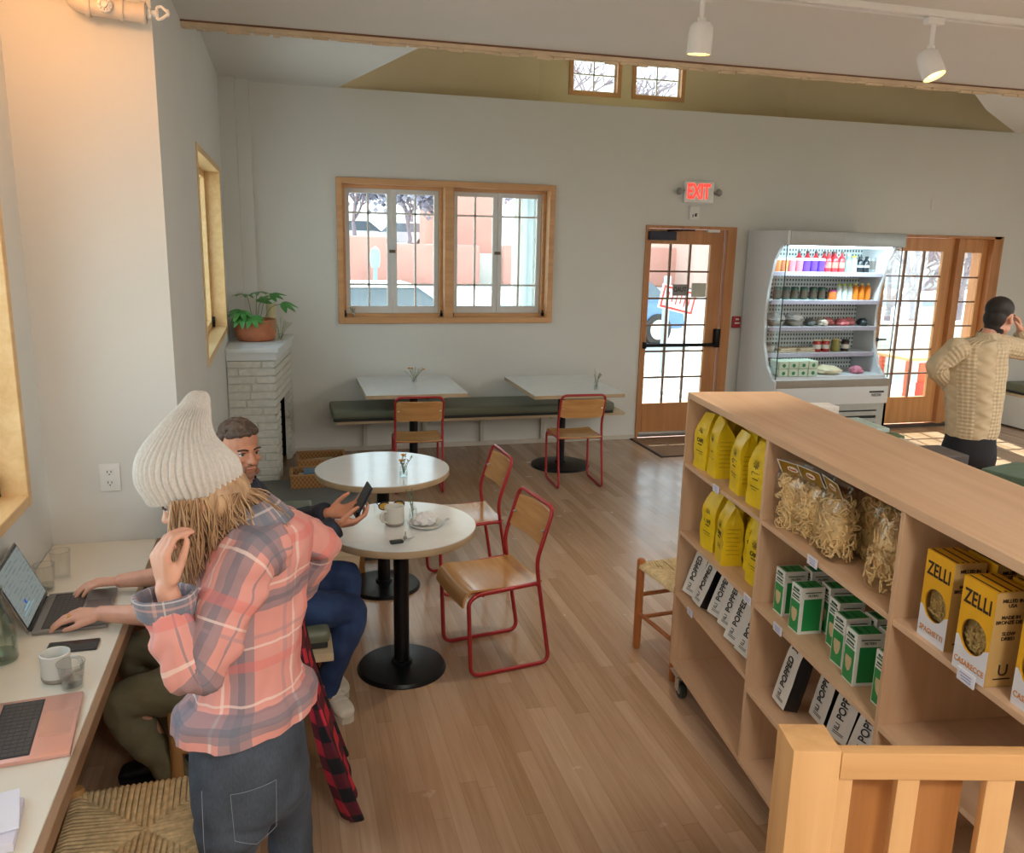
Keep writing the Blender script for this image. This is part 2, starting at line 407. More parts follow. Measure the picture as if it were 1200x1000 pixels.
def side_window(name, y0, y1, z0, z1, xin, depth):
    W = sroot(name); bm = BM()
    frame_bm(bm, y0, y1, z0, z1, .045, xin-.005-depth, xin+.008, 'y'); obj('window_frame', bm, WINY, W, 0)
    ym = (y0+y1)/2
    for a, b in ((y0+.045, ym), (ym, y1-.045)):
        bm = BM(); frame_bm(bm, a, b, z0+.045, z1-.045, .05, xin-depth+.01, xin-depth+.06, 'y')
        s = obj('window_sash', bm, WINY, W, 0)
        bm = BM(); box(bm, (xin-depth+.033, a+.05, z0+.095), (xin-depth+.037, b-.05, z1-.095)); obj('pane', bm, GLASS, s, 0)
    bm = BM(); yy = y1-.07; box(bm, (xin-depth+.06, yy-.02, z0+.06), (xin-depth+.085, yy+.012, z0+.13), bev=.003)
    cyl(bm, (xin-depth+.075, yy-.03, z0+.055), (xin-depth+.075, yy+.015, z0+.055), .010); obj('window_latch', bm, DARKM, W)
    return W
side_window('window_1', 1.55, 3.63, 1.02, 2.42, -1.0, .17)
side_window('window_2', 5.55, 7.62, 1.27, 2.62, -.455, .17)
for i, (a, b) in enumerate(cw):
    W = sroot('window_%d' % (4+i)); bm = BM(); frame_bm(bm, a, b, cz0, cz1, .045, yd-.02, yd+.1); obj('window_frame', bm, WINX, W, 0)
    bm = BM(); frame_bm(bm, a+.045, b-.045, cz0+.045, cz1-.045, .018, yd+.04, yd+.07); xm = (a+b)/2; zm = cz0+.045+.18
    box(bm, (xm-.008, yd+.045, cz0+.05), (xm+.008, yd+.065, cz1-.05)); box(bm, (a+.05, yd+.045, zm-.008), (b-.05, yd+.065, zm+.008)); s = obj('window_sash', bm, WHITEP, W, 0)
    bm = BM(); box(bm, (a+.06, yd+.053, cz0+.06), (b-.06, yd+.057, cz1-.06)); obj('pane', bm, GLASS, s, 0)
MUNT = mat('dark_muntin', '#7a5a43', .5)
def lites(bm, x0, x1, z0, z1, nc, nr, y, w=.009):
    for i in range(1, nc): x = x0+(x1-x0)*i/nc; box(bm, (x-w, y-.014, z0), (x+w, y+.014, z1))
    for i in range(1, nr): z = z0+(z1-z0)*i/nr; box(bm, (x0, y-.013, z-w), (x1, y+.013, z+w))
# door_1 (exit door)
DOORV = wood('door_wood', '#c98f5c', '#a8703f', axis=2, rough=.38, scale=3)
D1 = sroot('door_1'); bm = BM()
box(bm, (3.665, 8.25, 0), (3.69, 8.56, 2.265)); box(bm, (4.60, 8.25, 0), (4.705, 8.56, 2.265)); box(bm, (3.69, 8.25, 2.235), (4.60, 8.56, 2.265))
box(bm, (4.585, 8.36, 0), (4.60, 8.42, 2.235)); obj('door_frame', bm, DOORV, D1, 0)
bm = BM(); frame_bm(bm, 3.69, 4.583, .03, 2.232, (.055, .15, .35, .155), 8.29, 8.335); leaf = obj('door_leaf', bm, DOORV, D1, 0)
bm = BM(); lites(bm, 3.745, 4.433, .38, 2.077, 3, 6, 8.312); obj('muntins', bm, MUNT, leaf, 0)
bm = BM(); box(bm, (3.745, 8.31, .38), (4.433, 8.314, 2.077)); obj('pane', bm, GLASS, leaf, 0)
bm = BM(); box(bm, (3.685, 8.20, 2.115), (3.985, 8.285, 2.205), bev=.006); obj('door_closer', bm, mat('navy_closer', '#252a38', .45, .3), D1)
bm = BM(); tube(bm, [(3.9, 8.25, 2.215), (4.02, 8.16, 2.222), (4.22, 8.27, 2.224)], .009); obj('closer_arm', bm, DARKM, D1)
bm = BM(); box(bm, (4.36, 8.235, 2.205), (4.50, 8.29, 2.233), bev=.008); obj('door_sensor', bm, WPLAS, D1)
bm = BM(); cyl(bm, (3.70, 8.235, 1.02), (4.56, 8.235, 1.02), .019); box(bm, (4.53, 8.22, .99), (4.585, 8.29, 1.19), bev=.01); box(bm, (3.69, 8.225, .985), (3.73, 8.29, 1.055), bev=.01)
obj('push_bar', bm, DARKM, D1)
bm = BM(); box(bm, (3.70, 8.262, .012), (4.58, 8.292, .065), bev=.004); obj('door_sweep', bm, STEEL, D1)
# door_2 with sidelight
D2 = sroot('door_2'); bm = BM()
box(bm, (6.55, 8.25, 0), (6.575, 8.56, 2.24)); box(bm, (6.575, 8.25, 2.21), (8.16, 8.56, 2.24)); box(bm, (7.60, 8.28, 0), (7.69, 8.5, 2.21))
box(bm, (8.06, 8.25, 0), (8.19, 8.56, 2.24)); obj('door_frame', bm, DOORV, D2, 0)
DW2 = wood('light_door_wood', '#d9a066', '#bd8049', axis=2, rough=.38, scale=3)
bm = BM(); frame_bm(bm, 6.578, 7.592, .03, 2.208, (.12, .14, .32, .15), 8.34, 8.385); leaf = obj('door_leaf', bm, DW2, D2, 0)
bm = BM(); lites(bm, 6.698, 7.452, .35, 2.058, 3, 6, 8.362); obj('muntins', bm, MUNT, leaf, 0)
bm = BM(); box(bm, (6.698, 8.36, .35), (7.452, 8.364, 2.058)); obj('pane', bm, GLASS, leaf, 0)
bm = BM(); cyl(bm, (6.63, 8.34, 1.05), (6.63, 8.27, 1.05), .022); tube(bm, [(6.63, 8.28, 1.05), (6.75, 8.28, 1.05)], .01); obj('door_handle', bm, DARKM, D2)
bm = BM(); frame_bm(bm, 7.69, 8.06, 0, 2.21, (.06, .07, .34, .16), 8.34, 8.385); sl = obj('sidelight', bm, DW2, D2, 0)
bm = BM(); lites(bm, 7.75, 7.99, .34, 2.05, 1, 6, 8.362); obj('muntins', bm, MUNT, sl, 0)
bm = BM(); box(bm, (7.75, 8.36, .34), (7.99, 8.364, 2.05)); obj('pane', bm, GLASS, sl, 0)
bm = BM(); box(bm, (6.55, 8.24, 0), (8.19, 8.34, .025)); obj('threshold', bm, mat('dark_threshold', '#4a4642', .5, .4), D2, 0)
# right wall window
W = sroot('window_6'); bm = BM(); frame_bm(bm, 1.0, 4.6, .8, 2.5, .06, 10.58, 10.8, 'y'); box(bm, (10.65, 2.77, .86), (10.72, 2.83, 2.44)); obj('window_frame', bm, WINY, W, 0)
bm = BM(); box(bm, (10.68, 1.06, .86), (10.684, 4.54, 2.44)); obj('pane', bm, GLASS, W, 0)
WORDS = ['first', 'second', 'third', 'fourth', 'fifth', 'sixth', 'seventh', 'eighth', 'ninth', 'tenth', 'eleventh', 'twelfth']
def nth(i, n, side='left'):
    return WORDS[i] + ' from the ' + side
# ---------------------------------------------------------------- materials
RED = mat('red_tube_paint', '#a8262b', .32, .1, var=.04, Coat_Weight=.3)
PLY = wood('chair_plywood', '#d3a167', '#b07a46', axis=0, rough=.17, scale=4, bump=.02)
LAM = mat('white_tabletop_laminate', '#e2e8eb', .14, var=.03, vscale=14)
EDGE = wood('table_edge_band', '#c3ad8d', '#ae9470', axis=0, rough=.5, scale=3)
LAMW = mat('cream_counter_laminate', '#e2ddce', .3, var=.01)
OLIVE = mat('olive_vinyl', '#6f7461', .42, var=.04, bump=.03)
OLIVED = mat('dark_cushion_base', '#2b2d2e', .6)
BEECH = wood('pale_bench_wood', '#d8c3a0', '#bfa782', axis=0, rough=.5, scale=4)
BLK = mat('black_table_base', '#15171b', .33, .4, var=.1)
BRICKP = None
def brick_mat():
    s = NT('white_painted_brick'); 
    nz = s.n('ShaderNodeTexNoise', Vector=s.coord(), Scale=25.0, Detail=4.0)
    s.bsdf(s.ramp(nz.outputs[0], [(.3, srgb('#cfd0c6')), (.7, srgb('#dfe0d8'))]), .6, bump=nz.outputs[0], bstr=.3, bdist=.004); return s.m
BRICKP = brick_mat()
# ---------------------------------------------------------------- counter in the alcove
cw_ = thing('wall_counter', 'long cream laminate counter with wood edge fixed along the left alcove wall', 'counter', (-1.0, 1.0, 0))
I = Matrix.Translation((1.0, -1.0, 0))
bm = BM(); box(bm, (-.998, 0.2, .733), (-.575, 3.878, .75), bev=.002, seg=1); obj('countertop', bm, LAMW, cw_, 0, inv=I)
bm = BM(); box(bm, (-.575, 0.2, .705), (-.553, 3.878, .7503), bev=.002, seg=1); box(bm, (-.998, .2, .705), (-.575, 3.878, .7325)); obj('wood_edge', bm, wood('counter_edge_wood', '#9c7a5a', '#86654a', axis=1, rough=.5, scale=4), cw_, 0, inv=I)
bm = BM()
for y in (.6, 2.0, 3.3):
    box(bm, (-.998, y, .45), (-.96, y+.05, .705)); box(bm, (-.96, y, .665), (-.64, y+.05, .705))
obj('bracket', bm, BEECH, cw_, 0, inv=I)
# warm wainscot under the counter
bm = BM(); box(bm, (-.998, .2, .0), (-.985, 3.878, .70)); box(bm, (-.985, 3.866, 0), (-.46, 3.878, .7)); struct('trim_3', bm, mat('warm_wainscot', '#b98a63', .6, var=.05, vscale=4))
# ---------------------------------------------------------------- fireplace
FP = thing('brick_fireplace', 'white painted brick fireplace with dark firebox and ledge in left back corner', 'fireplace', (-.2, 7.7, 0))
I = Matrix.Translation((.2, -7.7, 0))
core = [(-.452, 7.27), (-.068, 7.27), (.038, 7.975), (-.452, 7.975)]
core2 = [(-.205, 7.97), (.038, 7.97), (.08, 8.265), (-.203, 8.265)]
xl, zt = -.065, 1.165
def lerp(a, b, t): return a+(b-a)*t
p0 = V3((-.065, 7.25, 0)); p1 = V3((.082, 8.262, 0)); fd = (p1-p0).normalized(); fn = V3((fd.y, -fd.x, 0))
fb0, fb1, fbz = .24, .80, .66     # firebox span along right face
L = (p1-p0).length
bm = BM()
prism(bm, [(-.452, 7.275), (-.088, 7.275), (-.045, 7.55), (-.452, 7.55)], .0, 1.06)
prism(bm, [(-.452, 7.55), (-.20, 7.55), (-.20, 8.045), (-.452, 8.045)], .0, 1.06)
prism(bm, [(-.20, 8.0), (-.06, 8.0), (.0, 8.262), (-.20, 8.262)], 0, 1.06)
obj('core', bm, mat('soot_black', '#1a1918', .9), FP, 0, inv=I)
bm = BM(); ch = .0665
nz_ = int(1.06/ch)
for r in range(16):
    z0 = r*ch+.004; z1 = (r+1)*ch-.004
    if z1 > 1.066: break
    xs = [-.452, -.452+.19+(r % 2)*.085-.05*(r % 3), -.066]
    for a, b in zip(xs, xs[1:]): box(bm, (a+.004, 7.25, z0), (b-.004, 7.30, z1), bev=.005, seg=1)
    y = 0.0
    k = 0; off = (r % 2)*.10
    while y < L-.01:
        e = min(y+(.2 if k else .2-off), L)
        if not (y < fb1-.02 and e > fb0+.02 and z0 < fbz) and e-y > .02:
            M = Matrix.Translation(p0) @ Matrix.Rotation(math.atan2(fd.y, fd.x), 4, 'Z')
            box(bm, (y+.004, 0.0, z0), (e-.004, .05, z1), M=M, bev=.005, seg=1)
        elif z0 < fbz and e-y > .02:
            for a, b in ((y, min(e, fb0)), (max(y, fb1), e)):
                if b-a > .03: box(bm, (a+.004, 0, z0), (b-.004, .05, z1), M=Matrix.Translation(p0) @ Matrix.Rotation(math.atan2(fd.y, fd.x), 4, 'Z'), bev=.005, seg=1)
        y = e; k += 1
obj('brick_facing', bm, BRICKP, FP, 0, inv=I)
bm = BM(); box(bm, (-.452, 7.262, .0), (-.08, 7.275, 1.06))
prism(bm, [(p0.x-.02, p0.y+.02), (p0.x-.02+fd.x*fb0, p0.y+fd.y*fb0), (p0.x-.05+fd.x*fb0, p0.y+fd.y*fb0), (p0.x-.05, p0.y+.02)], 0, 1.06)
prism(bm, [(p0.x-.02+fd.x*fb1, p0.y+fd.y*fb1), (p1.x-.02, p1.y), (p1.x-.05, p1.y), (p0.x-.05+fd.x*fb1, p0.y+fd.y*fb1)], 0, 1.06)
prism(bm, [(p0.x-.02+fd.x*fb0, p0.y+fd.y*fb0), (p0.x-.02+fd.x*fb1, p0.y+fd.y*fb1), (p0.x-.05+fd.x*fb1, p0.y+fd.y*fb1), (p0.x-.05+fd.x*fb0, p0.y+fd.y*fb0)], fbz, 1.06)
obj('mortar', bm, BRICKP, FP, 0, inv=I)
bm = BM()
for a, b, zz0, zz1 in ((.012, -.003, 1.066, 1.13), (.03, -.02, 1.13, 1.165)):
    e = a
    prism(bm, [(-.452, 7.25-e), (p0.x+e, 7.25-e), (p1.x+e, 8.266), (-.203, 8.266), (-.203, 8.148), (-.318, 8.148), (-.318, 8.048), (-.452, 8.048)], zz0, zz1)
obj('mantel_ledge', bm, mat('white_ledge_paint', '#dfe4e4', .4, var=.01), FP, 0, inv=I)
bm = BM(); box(bm, (-.45, 5.3, .003), (.62, 7.24, .03), bev=.004); tag(obj('hearth_slab', bm, mat('grey_slate', '#6f7170', .55, var=.08, vscale=8), None, 0), 'dark grey slab on the floor in front of the white brick fireplace', 'hearth')
# ---------------------------------------------------------------- bench along the back wall
BW = thing('wall_bench', 'long pale wood bench on brackets along the back wall under the windows', 'bench', (1.9, 8.0, 0))
I = Matrix.Translation((-1.9, -8.0, 0))
bm = BM(); box(bm, (.46, 7.78, .375), (3.33, 8.264, .405), bev=.004); obj('seat_board', bm, BEECH, BW, 0, inv=I)
for x in (.76, 1.35, 1.95, 2.6):
    bm = BM(); box(bm, (x-.02, 8.225, .05), (x+.02, 8.262, .375), bev=.003); box(bm, (x-.02, 7.9, .335), (x+.02, 8.225, .374), bev=.003); cyl(bm, (x, 8.225, .09), (x, 8.215, .09), .012)
    obj('bracket', bm, mat('offwhite_bracket', '#cbc7bc', .5), BW, 0, inv=I)
def cushion(name, a, b, top=.5, under=None, label='', cat='cushion'):
    t = thing(name, label, cat, ((a[0]+b[0])/2, (a[1]+b[1])/2, a[2])); J = t.matrix_world.inverted(); J = Matrix.Translation((-(a[0]+b[0])/2, -(a[1]+b[1])/2, -a[2]))
    bm = BM(); box(bm, (a[0], a[1], a[2]+.02), b, bev=.028, seg=3); obj('cushion_cover', bm, OLIVE, t, 60, inv=J)
    bm = BM(); box(bm, (a[0]+.01, a[1]+.008, a[2]), (b[0]-.01, b[1]-.01, a[2]+.035), bev=.008); obj('cushion_base', bm, OLIVED, t, 0, inv=J)
    return t
cushion('bench_cushion', (.42, 7.74, .407), (3.20, 8.25, .515), label='long olive green vinyl cushion on the back wall bench')
# side bench on the left wall
SB = thing('side_bench', 'wooden bench against the left wall behind the round tables', 'bench', (-.1, 4.2, 0)); I = Matrix.Translation((.1, -4.2, 0))
bm = BM(); box(bm, (-.45, 3.30, .36), (.16, 5.22, .395), bev=.004); obj('seat_board', bm, BEECH, SB, 0, inv=I)
bm = BM(); box(bm, (-.45, 3.36, .02), (.02, 3.40, .36)); box(bm, (-.45, 5.12, .02), (.02, 5.16, .36)); box(bm, (-.02, 3.40, .02), (.02, 5.12, .36)); obj('bench_panel', bm, OAKX, SB, 0, inv=I)
bm = BM(); box(bm, (-.44, 3.37, 0), (.0, 5.15, .022)); obj('plinth', bm, DARKM, SB, 0, inv=I)
cushion('bench_cushion', (-.44, 3.34, .397), (.15, 5.20, .48), label='grey green cushion on the side bench where a man in jeans sits')
bm = BM(); prism(bm, [(.161, 4.08), (.33, 4.12), (.46, 5.14), (.161, 5.2)], .36, .394); obj('seat_extension', bm, BEECH, SB, 0, inv=I)
bm = BM(); box(bm, (.33, 5.09, 0), (.455, 5.125, .359)); obj('end_panel', bm, OAKX, SB, 0, inv=I)
# right hand bench
RB = thing('box_bench', 'white box bench against the back wall at the far right', 'bench', (9.2, 8.0, 0)); I = Matrix.Translation((-9.2, -8.0, 0))
bm = BM(); box(bm, (8.45, 7.72, .02), (10.5, 8.262, .38)); obj('bench_box', bm, WALL, RB, 0, inv=I)
bm = BM(); box(bm, (8.45, 7.68, .38), (10.5, 8.262, .41), bev=.004); obj('seat_board', bm, BEECH, RB, 0, inv=I)
bm = BM(); box(bm, (8.5, 7.74, 0), (10.45, 8.25, .02)); obj('plinth', bm, DARKM, RB, 0, inv=I)
cushion('bench_cushion', (8.47, 7.70, .412), (10.4, 8.25, .53), label='olive green cushion on the box bench at the far right')
# ---------------------------------------------------------------- tables
def disc_base(t, r):
    bm = BM(); lathe(bm, [(0, 0), (r, 0), (r, .006), (r-.01, .020), (.10, .032), (.055, .034), (0, .034)], 48); obj('table_base', bm, BLK, t, 30)
    bm = BM(); lathe(bm, [(0, .030), (.038, .030), (.038, .705), (0, .705)], 24); lathe(bm, [(0, .03), (.052, .03), (.05, .045), (.038, .05)], 24); obj('column', bm, BLK, t, 30)
    bm = BM(); 
    for a in (0, PI/2): box(bm, (-.2, -.02, .700), (.2, .02, .713), M=Matrix.Rotation(a+.6, 4, 'Z'))
    obj('top_bracket', bm, BLK, t, 0)
def round_table(x, y, R, label):
    t = thing('round_table', label, 'table', (x, y, 0), 0, 'round cafe tables'); disc_base(t, .22)
    bm = BM(); lathe(bm, [(0, .746), (R-.0015, .746), (R-.0015, .750), (0, .7502)], 96); obj('tabletop', bm, LAM, t, 40)
    bm = BM(); lathe(bm, [(0, .713), (R-.004, .713), (R, .718), (R, .7465), (0, .7465)], 96); obj('table_edge', bm, EDGE, t, 40)
round_table(.517, 3.845, .36, 'round white topped cafe table nearest the camera with mug and plate on it')
round_table(.55, 4.87, .395, 'round white topped cafe table behind the one with the mug')
def square_table(x0, x1, y0, y1, base, label):
    t = thing('square_table', label, 'table', (base[0], base[1], 0), 0, 'square tables at the wall bench'); disc_base(t, .28)
    x0 -= base[0]; x1 -= base[0]; y0 -= base[1]; y1 -= base[1]
    bm = BM(); box(bm, (x0, y0, .7465), (x1, y1, .7505), bev=.001, seg=1); obj('tabletop', bm, LAM, t, 0)
    bm = BM(); box(bm, (x0, y0, .713), (x1, y1, .7465), bev=.002, seg=1); obj('table_edge', bm, EDGE, t, 0)
square_table(.68, 1.575, 7.22, 8.20, (1.12, 7.42), 'square white table at the left end of the back wall bench')
square_table(2.13, 2.99, 7.0, 8.06, (2.51, 7.36), 'square white table at the right end of the back wall bench')
# ---------------------------------------------------------------- red tube chairs
def make_chair(label):
    t = thing('tube_chair', label, 'chair', (0, 0, 0), 0, 'red tube chairs'); r = .0105
    for s in (-1, 1):
        x = s*.195
        pts = fillet([(x, -.165, .445), (x, .165, .432), (x, .205, .40), (x, .19, r), (x, -.235, r), (x, -.165, .445)], .055, 6)
        bm = BM(); tube(bm, pts, r, 10); obj('sled_leg', bm, RED, t, 60)
    bm = BM(); pts = fillet([(-.195, -.165, .445), (-.195, -.15, .56), (-.195, -.235, .825), (.195, -.235, .825), (.195, -.15, .56), (.195, -.165, .445)], .05, 6)
    tube(bm, pts, r, 10); obj('back_frame', bm, RED, t, 60)
    bm = BM(); tube(bm, [(-.195, -.155, .437), (.195, -.155, .437)], r*.9, 8); tube(bm, [(-.195, .13, .424), (.195, .13, .424)], r*.8, 8); obj('cross_bar', bm, RED, t, 60)
    bm = BM(); prof = [(-.185, .452), (-.10, .446), (0, .444), (.10, .448), (.17, .452), (.205, .444), (.228, .415), (.235, .37)]
    R = []; th_ = .010
    P = catmull([V3((0, a, b)) for a, b in prof], 4)
    for i, q in enumerate(P):
        d = (P[min(i+1, len(P)-1)]-P[max(i-1, 0)]).normalized(); nn = V3((0, -d.z, d.y)); ring = []
        xs = [-.19+.38*j/10 for j in range(11)]
        for x in xs: ring.append(bm.verts.new((x, q.y, q.z + .008*(abs(x)/.19)**2 - .004)))
        for x in reversed(xs): v = V3((x, q.y, q.z + .008*(abs(x)/.19)**2 - .004)) - nn*th_; ring.append(bm.verts.new(v))
        R.append(ring)
    skin_rings(bm, R); obj('seat', bm, PLY, t, 50)
    bm = BM(); R = []
    for i in range(13):
        x = -.188+.376*i/12; bow = .028*(1-(x/.188)**2); e = .01 if i in (0, 12) else 0
        pts = [(x, -.180-bow*.9+.008, .625+e), (x, -.232-bow*.9+.008, .792-e), (x, -.242-bow*.9+.008, .789-e), (x, -.190-bow*.9+.008, .622+e)]
        R.append([bm.verts.new(p) for p in pts])
    skin_rings(bm, R); obj('backrest', bm, PLY, t, 50)
    bm = BM()
    for s in (-1, 1): cyl(bm, (s*.17, -.185, .70), (s*.17, -.215, .708), .006, seg=8)
    obj('rivet', bm, STEEL, t, 40)
    return t
ch0 = make_chair('red tube chair nearest the camera, right of the round table with the mug')
ch0.location = (.985, 3.88, 0); ch0.rotation_euler = (0, 0, math.radians(99))
dup(ch0, (1.045, 4.83, 0), math.radians(93), 'red tube chair behind the nearest one, beside the farther round table')
dup(ch0, (1.075, 6.91, 0), -.07, 'red tube chair with its back to the camera at the left square table')
dup(ch0, (2.445, 6.81, 0), -.04, 'red tube chair with its back to the camera at the right square table')
# ---------------------------------------------------------------- rush stools
RUSH = mat('woven_rush', '#cbb489', .75, var=.22, vscale=45)
def make_stool(name, label, m, h=.45, w=.40, seat=True, d=None):
    d = d or w
    t = thing(name, label, 'stool', (0, 0, 0), 0, 'rush seat stools'); a = w/2-.02; b = d/2-.02
    for sx, sy in ((-1, -1), (1, -1), (1, 1), (-1, 1)):
        bm = BM(); lathe(bm, [(0, 0), (.017, 0), (.02, .02), (.0215, .25), (.021, h+.008), (.017, h+.018), (0, h+.02)], 16, M=T(sx*a, sy*b, 0)); obj('leg', bm, m, t, 50)
    bm = BM()
    for z, ax in ((.17, 0), (.20, 1), (.30, 0)):
        for s in (-1, 1):
            if ax == 0: cyl(bm, (-a, s*b, z), (a, s*b, z), .011, seg=10)
            else: cyl(bm, (s*a, -b, z), (s*a, b, z), .011, seg=10)
    obj('stretcher', bm, m, t, 50)
    bm = BM(); N = 26; hw = a+.004; hd = b+.004
    for side in range(4):
        for i in range(N):
            tt = -1+2*(i+.5)/N; jit = random.uniform(-.001, .001)
            L0 = abs(tt); zt_ = h-.006
            if side % 2 == 0:
                s = 1 if side == 0 else -1; x = tt*hw; p = [(x, s*(hd+.010), zt_-.022), (x, s*(hd+.006), zt_-.004), (x, s*hd*.93, zt_+.002+jit), (x+jit*2, s*hd*(L0*.5+.47), zt_-.004+jit), (x+jit, s*hd*L0, zt_-.012)]
            else:
                s = 1 if side == 1 else -1; y = tt*hd; p = [(s*(hw+.010), y, zt_-.022), (s*(hw+.006), y, zt_-.004), (s*hw*.93, y, zt_+.002+jit), (s*hw*(L0*.5+.47), y+jit*2, zt_-.004+jit), (s*hw*L0, y+jit, zt_-.012)]
            if L0 > .93: p = p[:3]
            tube(bm, p, .0072*(w/.4), 6)
    box(bm, (-hw*.97, -hd*.97, h-.036), (hw*.97, hd*.97, h-.016)); obj('rush_seat', bm, RUSH, t, 60)
    return t
HW = wood('stool_maple', '#c79a62', '#ab7c48', axis=2, rough=.4, scale=4)
st = make_stool('rush_stool', 'wide rush seat stool in front of the counter beside the standing woman', HW, .45, .46, d=.44)
st.location = (-.425, 2.285, 0); st.rotation_euler = (0, 0, .03)
ORW = wood('stool_orange_wood', '#b8713a', '#99572a', axis=2, rough=.4, scale=4)
s2 = make_stool('rush_stool', 'orange wooden rush seat stool standing behind the plywood shelf unit', ORW, .48, .40)
s2.location = (1.95, 3.62, 0); s2.rotation_euler = (0, 0, .10)
s3 = make_stool('rush_chair', 'rush seat wooden chair of the person typing, jacket over its back', HW, .45, .42); s3.location = (-.225, 3.06, 0); s3['category'] = 'chair'; del s3['group']
for sy in (-1, 1): bm = BM(); lathe(bm, [(0, .44), (.019, .44), (.017, .76), (.012, .785), (0, .79)], 14, M=T(.19, sy*.19, 0)); obj('back_post', bm, HW, s3, 50)
for z in (.60, .72): bm = BM(); box(bm, (.182, -.18, z), (.196, .18, z+.05), bev=.004); obj('back_slat', bm, HW, s3, 40)
# ---------------------------------------------------------------- wood rail in the foreground
RW = wood('rail_beech', '#d8a871', '#c8935c', axis=0, rough=.42, scale=3, bump=.02)
RWV = wood('rail_beech_upright', '#dcae78', '#cb9861', axis=2, rough=.42, scale=3, bump=.02)
rl = thing('wooden_railing', 'pale wood railing with upright slats at the bottom right in front of shelves', 'railing', (.93, 1.22, 0), -.245)
bm = BM(); box(bm, (-.045, -.045, 0), (.045, .045, 1.2), bev=.003, seg=2); obj('newel_post', bm, RWV, rl, 40)
bm = BM(); box(bm, (.045, -.046, 1.142), (.52, -.018, 1.197), bev=.003); obj('top_rail', bm, RW, rl, 40)
bm = BM(); box(bm, (.045, -.046, .10), (.52, -.018, .16), bev=.003); obj('bottom_rail', bm, RW, rl, 40)
for x, w_ in ((.056, .017), (.178, .021), (.352, .027), (.490, .022)):
    bm = BM(); box(bm, (x-w_, -.041, .16), (x+w_, -.023, 1.143), bev=.002); obj('slat', bm, RWV, rl, 40)
bm = BM(); box(bm, (.045, .018, .0), (.318, .034, 1.135), bev=.002); obj('back_board', bm, wood('amber_board', '#bd824a', '#a06534', axis=2, rough=.45, scale=3.5), rl, 0)
# ---------------------------------------------------------------- plywood shelf unit on castors
SA = (1.742, 3.374); STH = .113
SPLY = wood('birch_plywood', '#dab795', '#c9a17c', axis=1, rough=.5, scale=3, bump=.02)
SPLYV = wood('birch_plywood_upright', '#d6b28f', '#c49d78', axis=2, rough=.5, scale=3, bump=.02)
def layered():
    s = NT('plywood_edge'); v = s.coord(); sep = s.n('ShaderNodeSeparateXYZ', Vector=v)
    f = s.math('FRACT', s.math('MULTIPLY', sep.outputs[2], 170.0)); n = s.n('ShaderNodeTexNoise', Vector=v, Scale=60.0)
    s.bsdf(s.ramp(f, [(.0, srgb('#dcbf99')), (.5, srgb('#b18c66'))], 'CONSTANT'), .55); return s.m
PEDGE = layered()
D = .439; LV = [[.13, .497, .804, 1.128], [.13, .459, .804, 1.128], [.13, .45, .806, 1.125]]
SU = thing('shelf_unit', 'long birch plywood display shelf unit on castors filled with groceries', 'shelf unit', (SA[0], SA[1], 0), -STH)
W_ = .808; TH = .018; ZT = 1.45
bm = BM(); box(bm, (0, -3*W_-.01, ZT-.028), (D, 0.0, ZT), bev=.0015, seg=1); obj('top_board', bm, SPLY, SU, 0)
for i in range(4):
    bm = BM(); s = i*W_ + (0 if i == 0 else 0); y1 = -s if i == 0 else -s+TH/2; box(bm, (0, y1-TH, .13), (D, y1, ZT-.028), bev=.001, seg=1); obj('side_panel' if i in (0, 3) else 'divider', bm, SPLYV, SU, 0)
bm = BM(); box(bm, (D-.014, -3*W_+.01, .148), (D-.002, -TH, ZT-.028)); obj('back_panel', bm, SPLYV, SU, 0)
for i in range(3):
    for j, z in enumerate(LV[i]):
        y1 = -i*W_-(TH if i == 0 else TH/2); y0 = -(i+1)*W_+TH/2
        bm = BM(); box(bm, (.002, y0, z-.018 if j else .13), (D-.014, y1, z if j else .148), bev=.001, seg=1); obj('shelf', bm, SPLY, SU, 0)
for (x, s) in ((.03, .10), (.38, .10), (.06, 1.2), (.38, 1.2), (.06, 2.35), (.38, 2.35)):
    c = bpy.data.objects.new('castor', None); C.objects.link(c); c.parent = SU; c.location = (x, -s, 0)
    bm = BM(); cyl(bm, (-.014, 0, .041), (.014, 0, .041), .040, seg=24); obj('tyre', bm, mat('dark_rubber', '#2c3634', .5), c, 30)
    bm = BM(); cyl(bm, (-.016, 0, .041), (.016, 0, .041), .022, seg=16); cyl(bm, (-.026, 0, .041), (.026, 0, .041), .006, seg=8)
    for sx in (-1, 1): box(bm, (sx*.021-.002, -.018, .035), (sx*.021+.002, .03, .11))
    box(bm, (-.023, -.018, .108), (.023, .04, .114)); cyl(bm, (0, .012, .112), (0, .012, .124), .02); box(bm, (-.045, -.045, .124), (.045, .045, .13)); obj('fork', bm, STEEL, c, 30)
TAGW = mat('white_tag_card', '#dfe0ea', .4)
TAGI = mat('tag_ink', '#8d97c9', .5)
def shelf_pt(x, s, z): return (SA[0]+x*math.cos(STH)-s*math.sin(STH), SA[1]-x*math.sin(STH)-s*math.cos(STH), z)
for i, (s, z, wd) in enumerate(((.40, 1.12, 'first yellow bag shelf'), (.22, .49, 'popcorn shelf at the far end'), (.77, .80, 'second shelf at the far divider'), (1.20, 1.12, 'pasta bag shelf'), (1.02, .80, 'green box shelf'), (1.93, 1.12, 'pasta box shelf'))):
    t = thing('price_tag', 'small white price tag on the front edge of the ' + wd, 'tag', shelf_pt(-.002, s, z), -STH, 'shelf price tags')
    bm = BM(); box(bm, (-.004, -.03, -.016), (0, .03, .016), bev=.001, seg=1); obj('card', bm, TAGW, t, 0)
    bm = BM()
    for k in range(3): box(bm, (-.0046, -.02, -.008+k*.007), (-.004, .012+.004*k, -.006+k*.007))
    obj('print', bm, TAGI, t, 0)
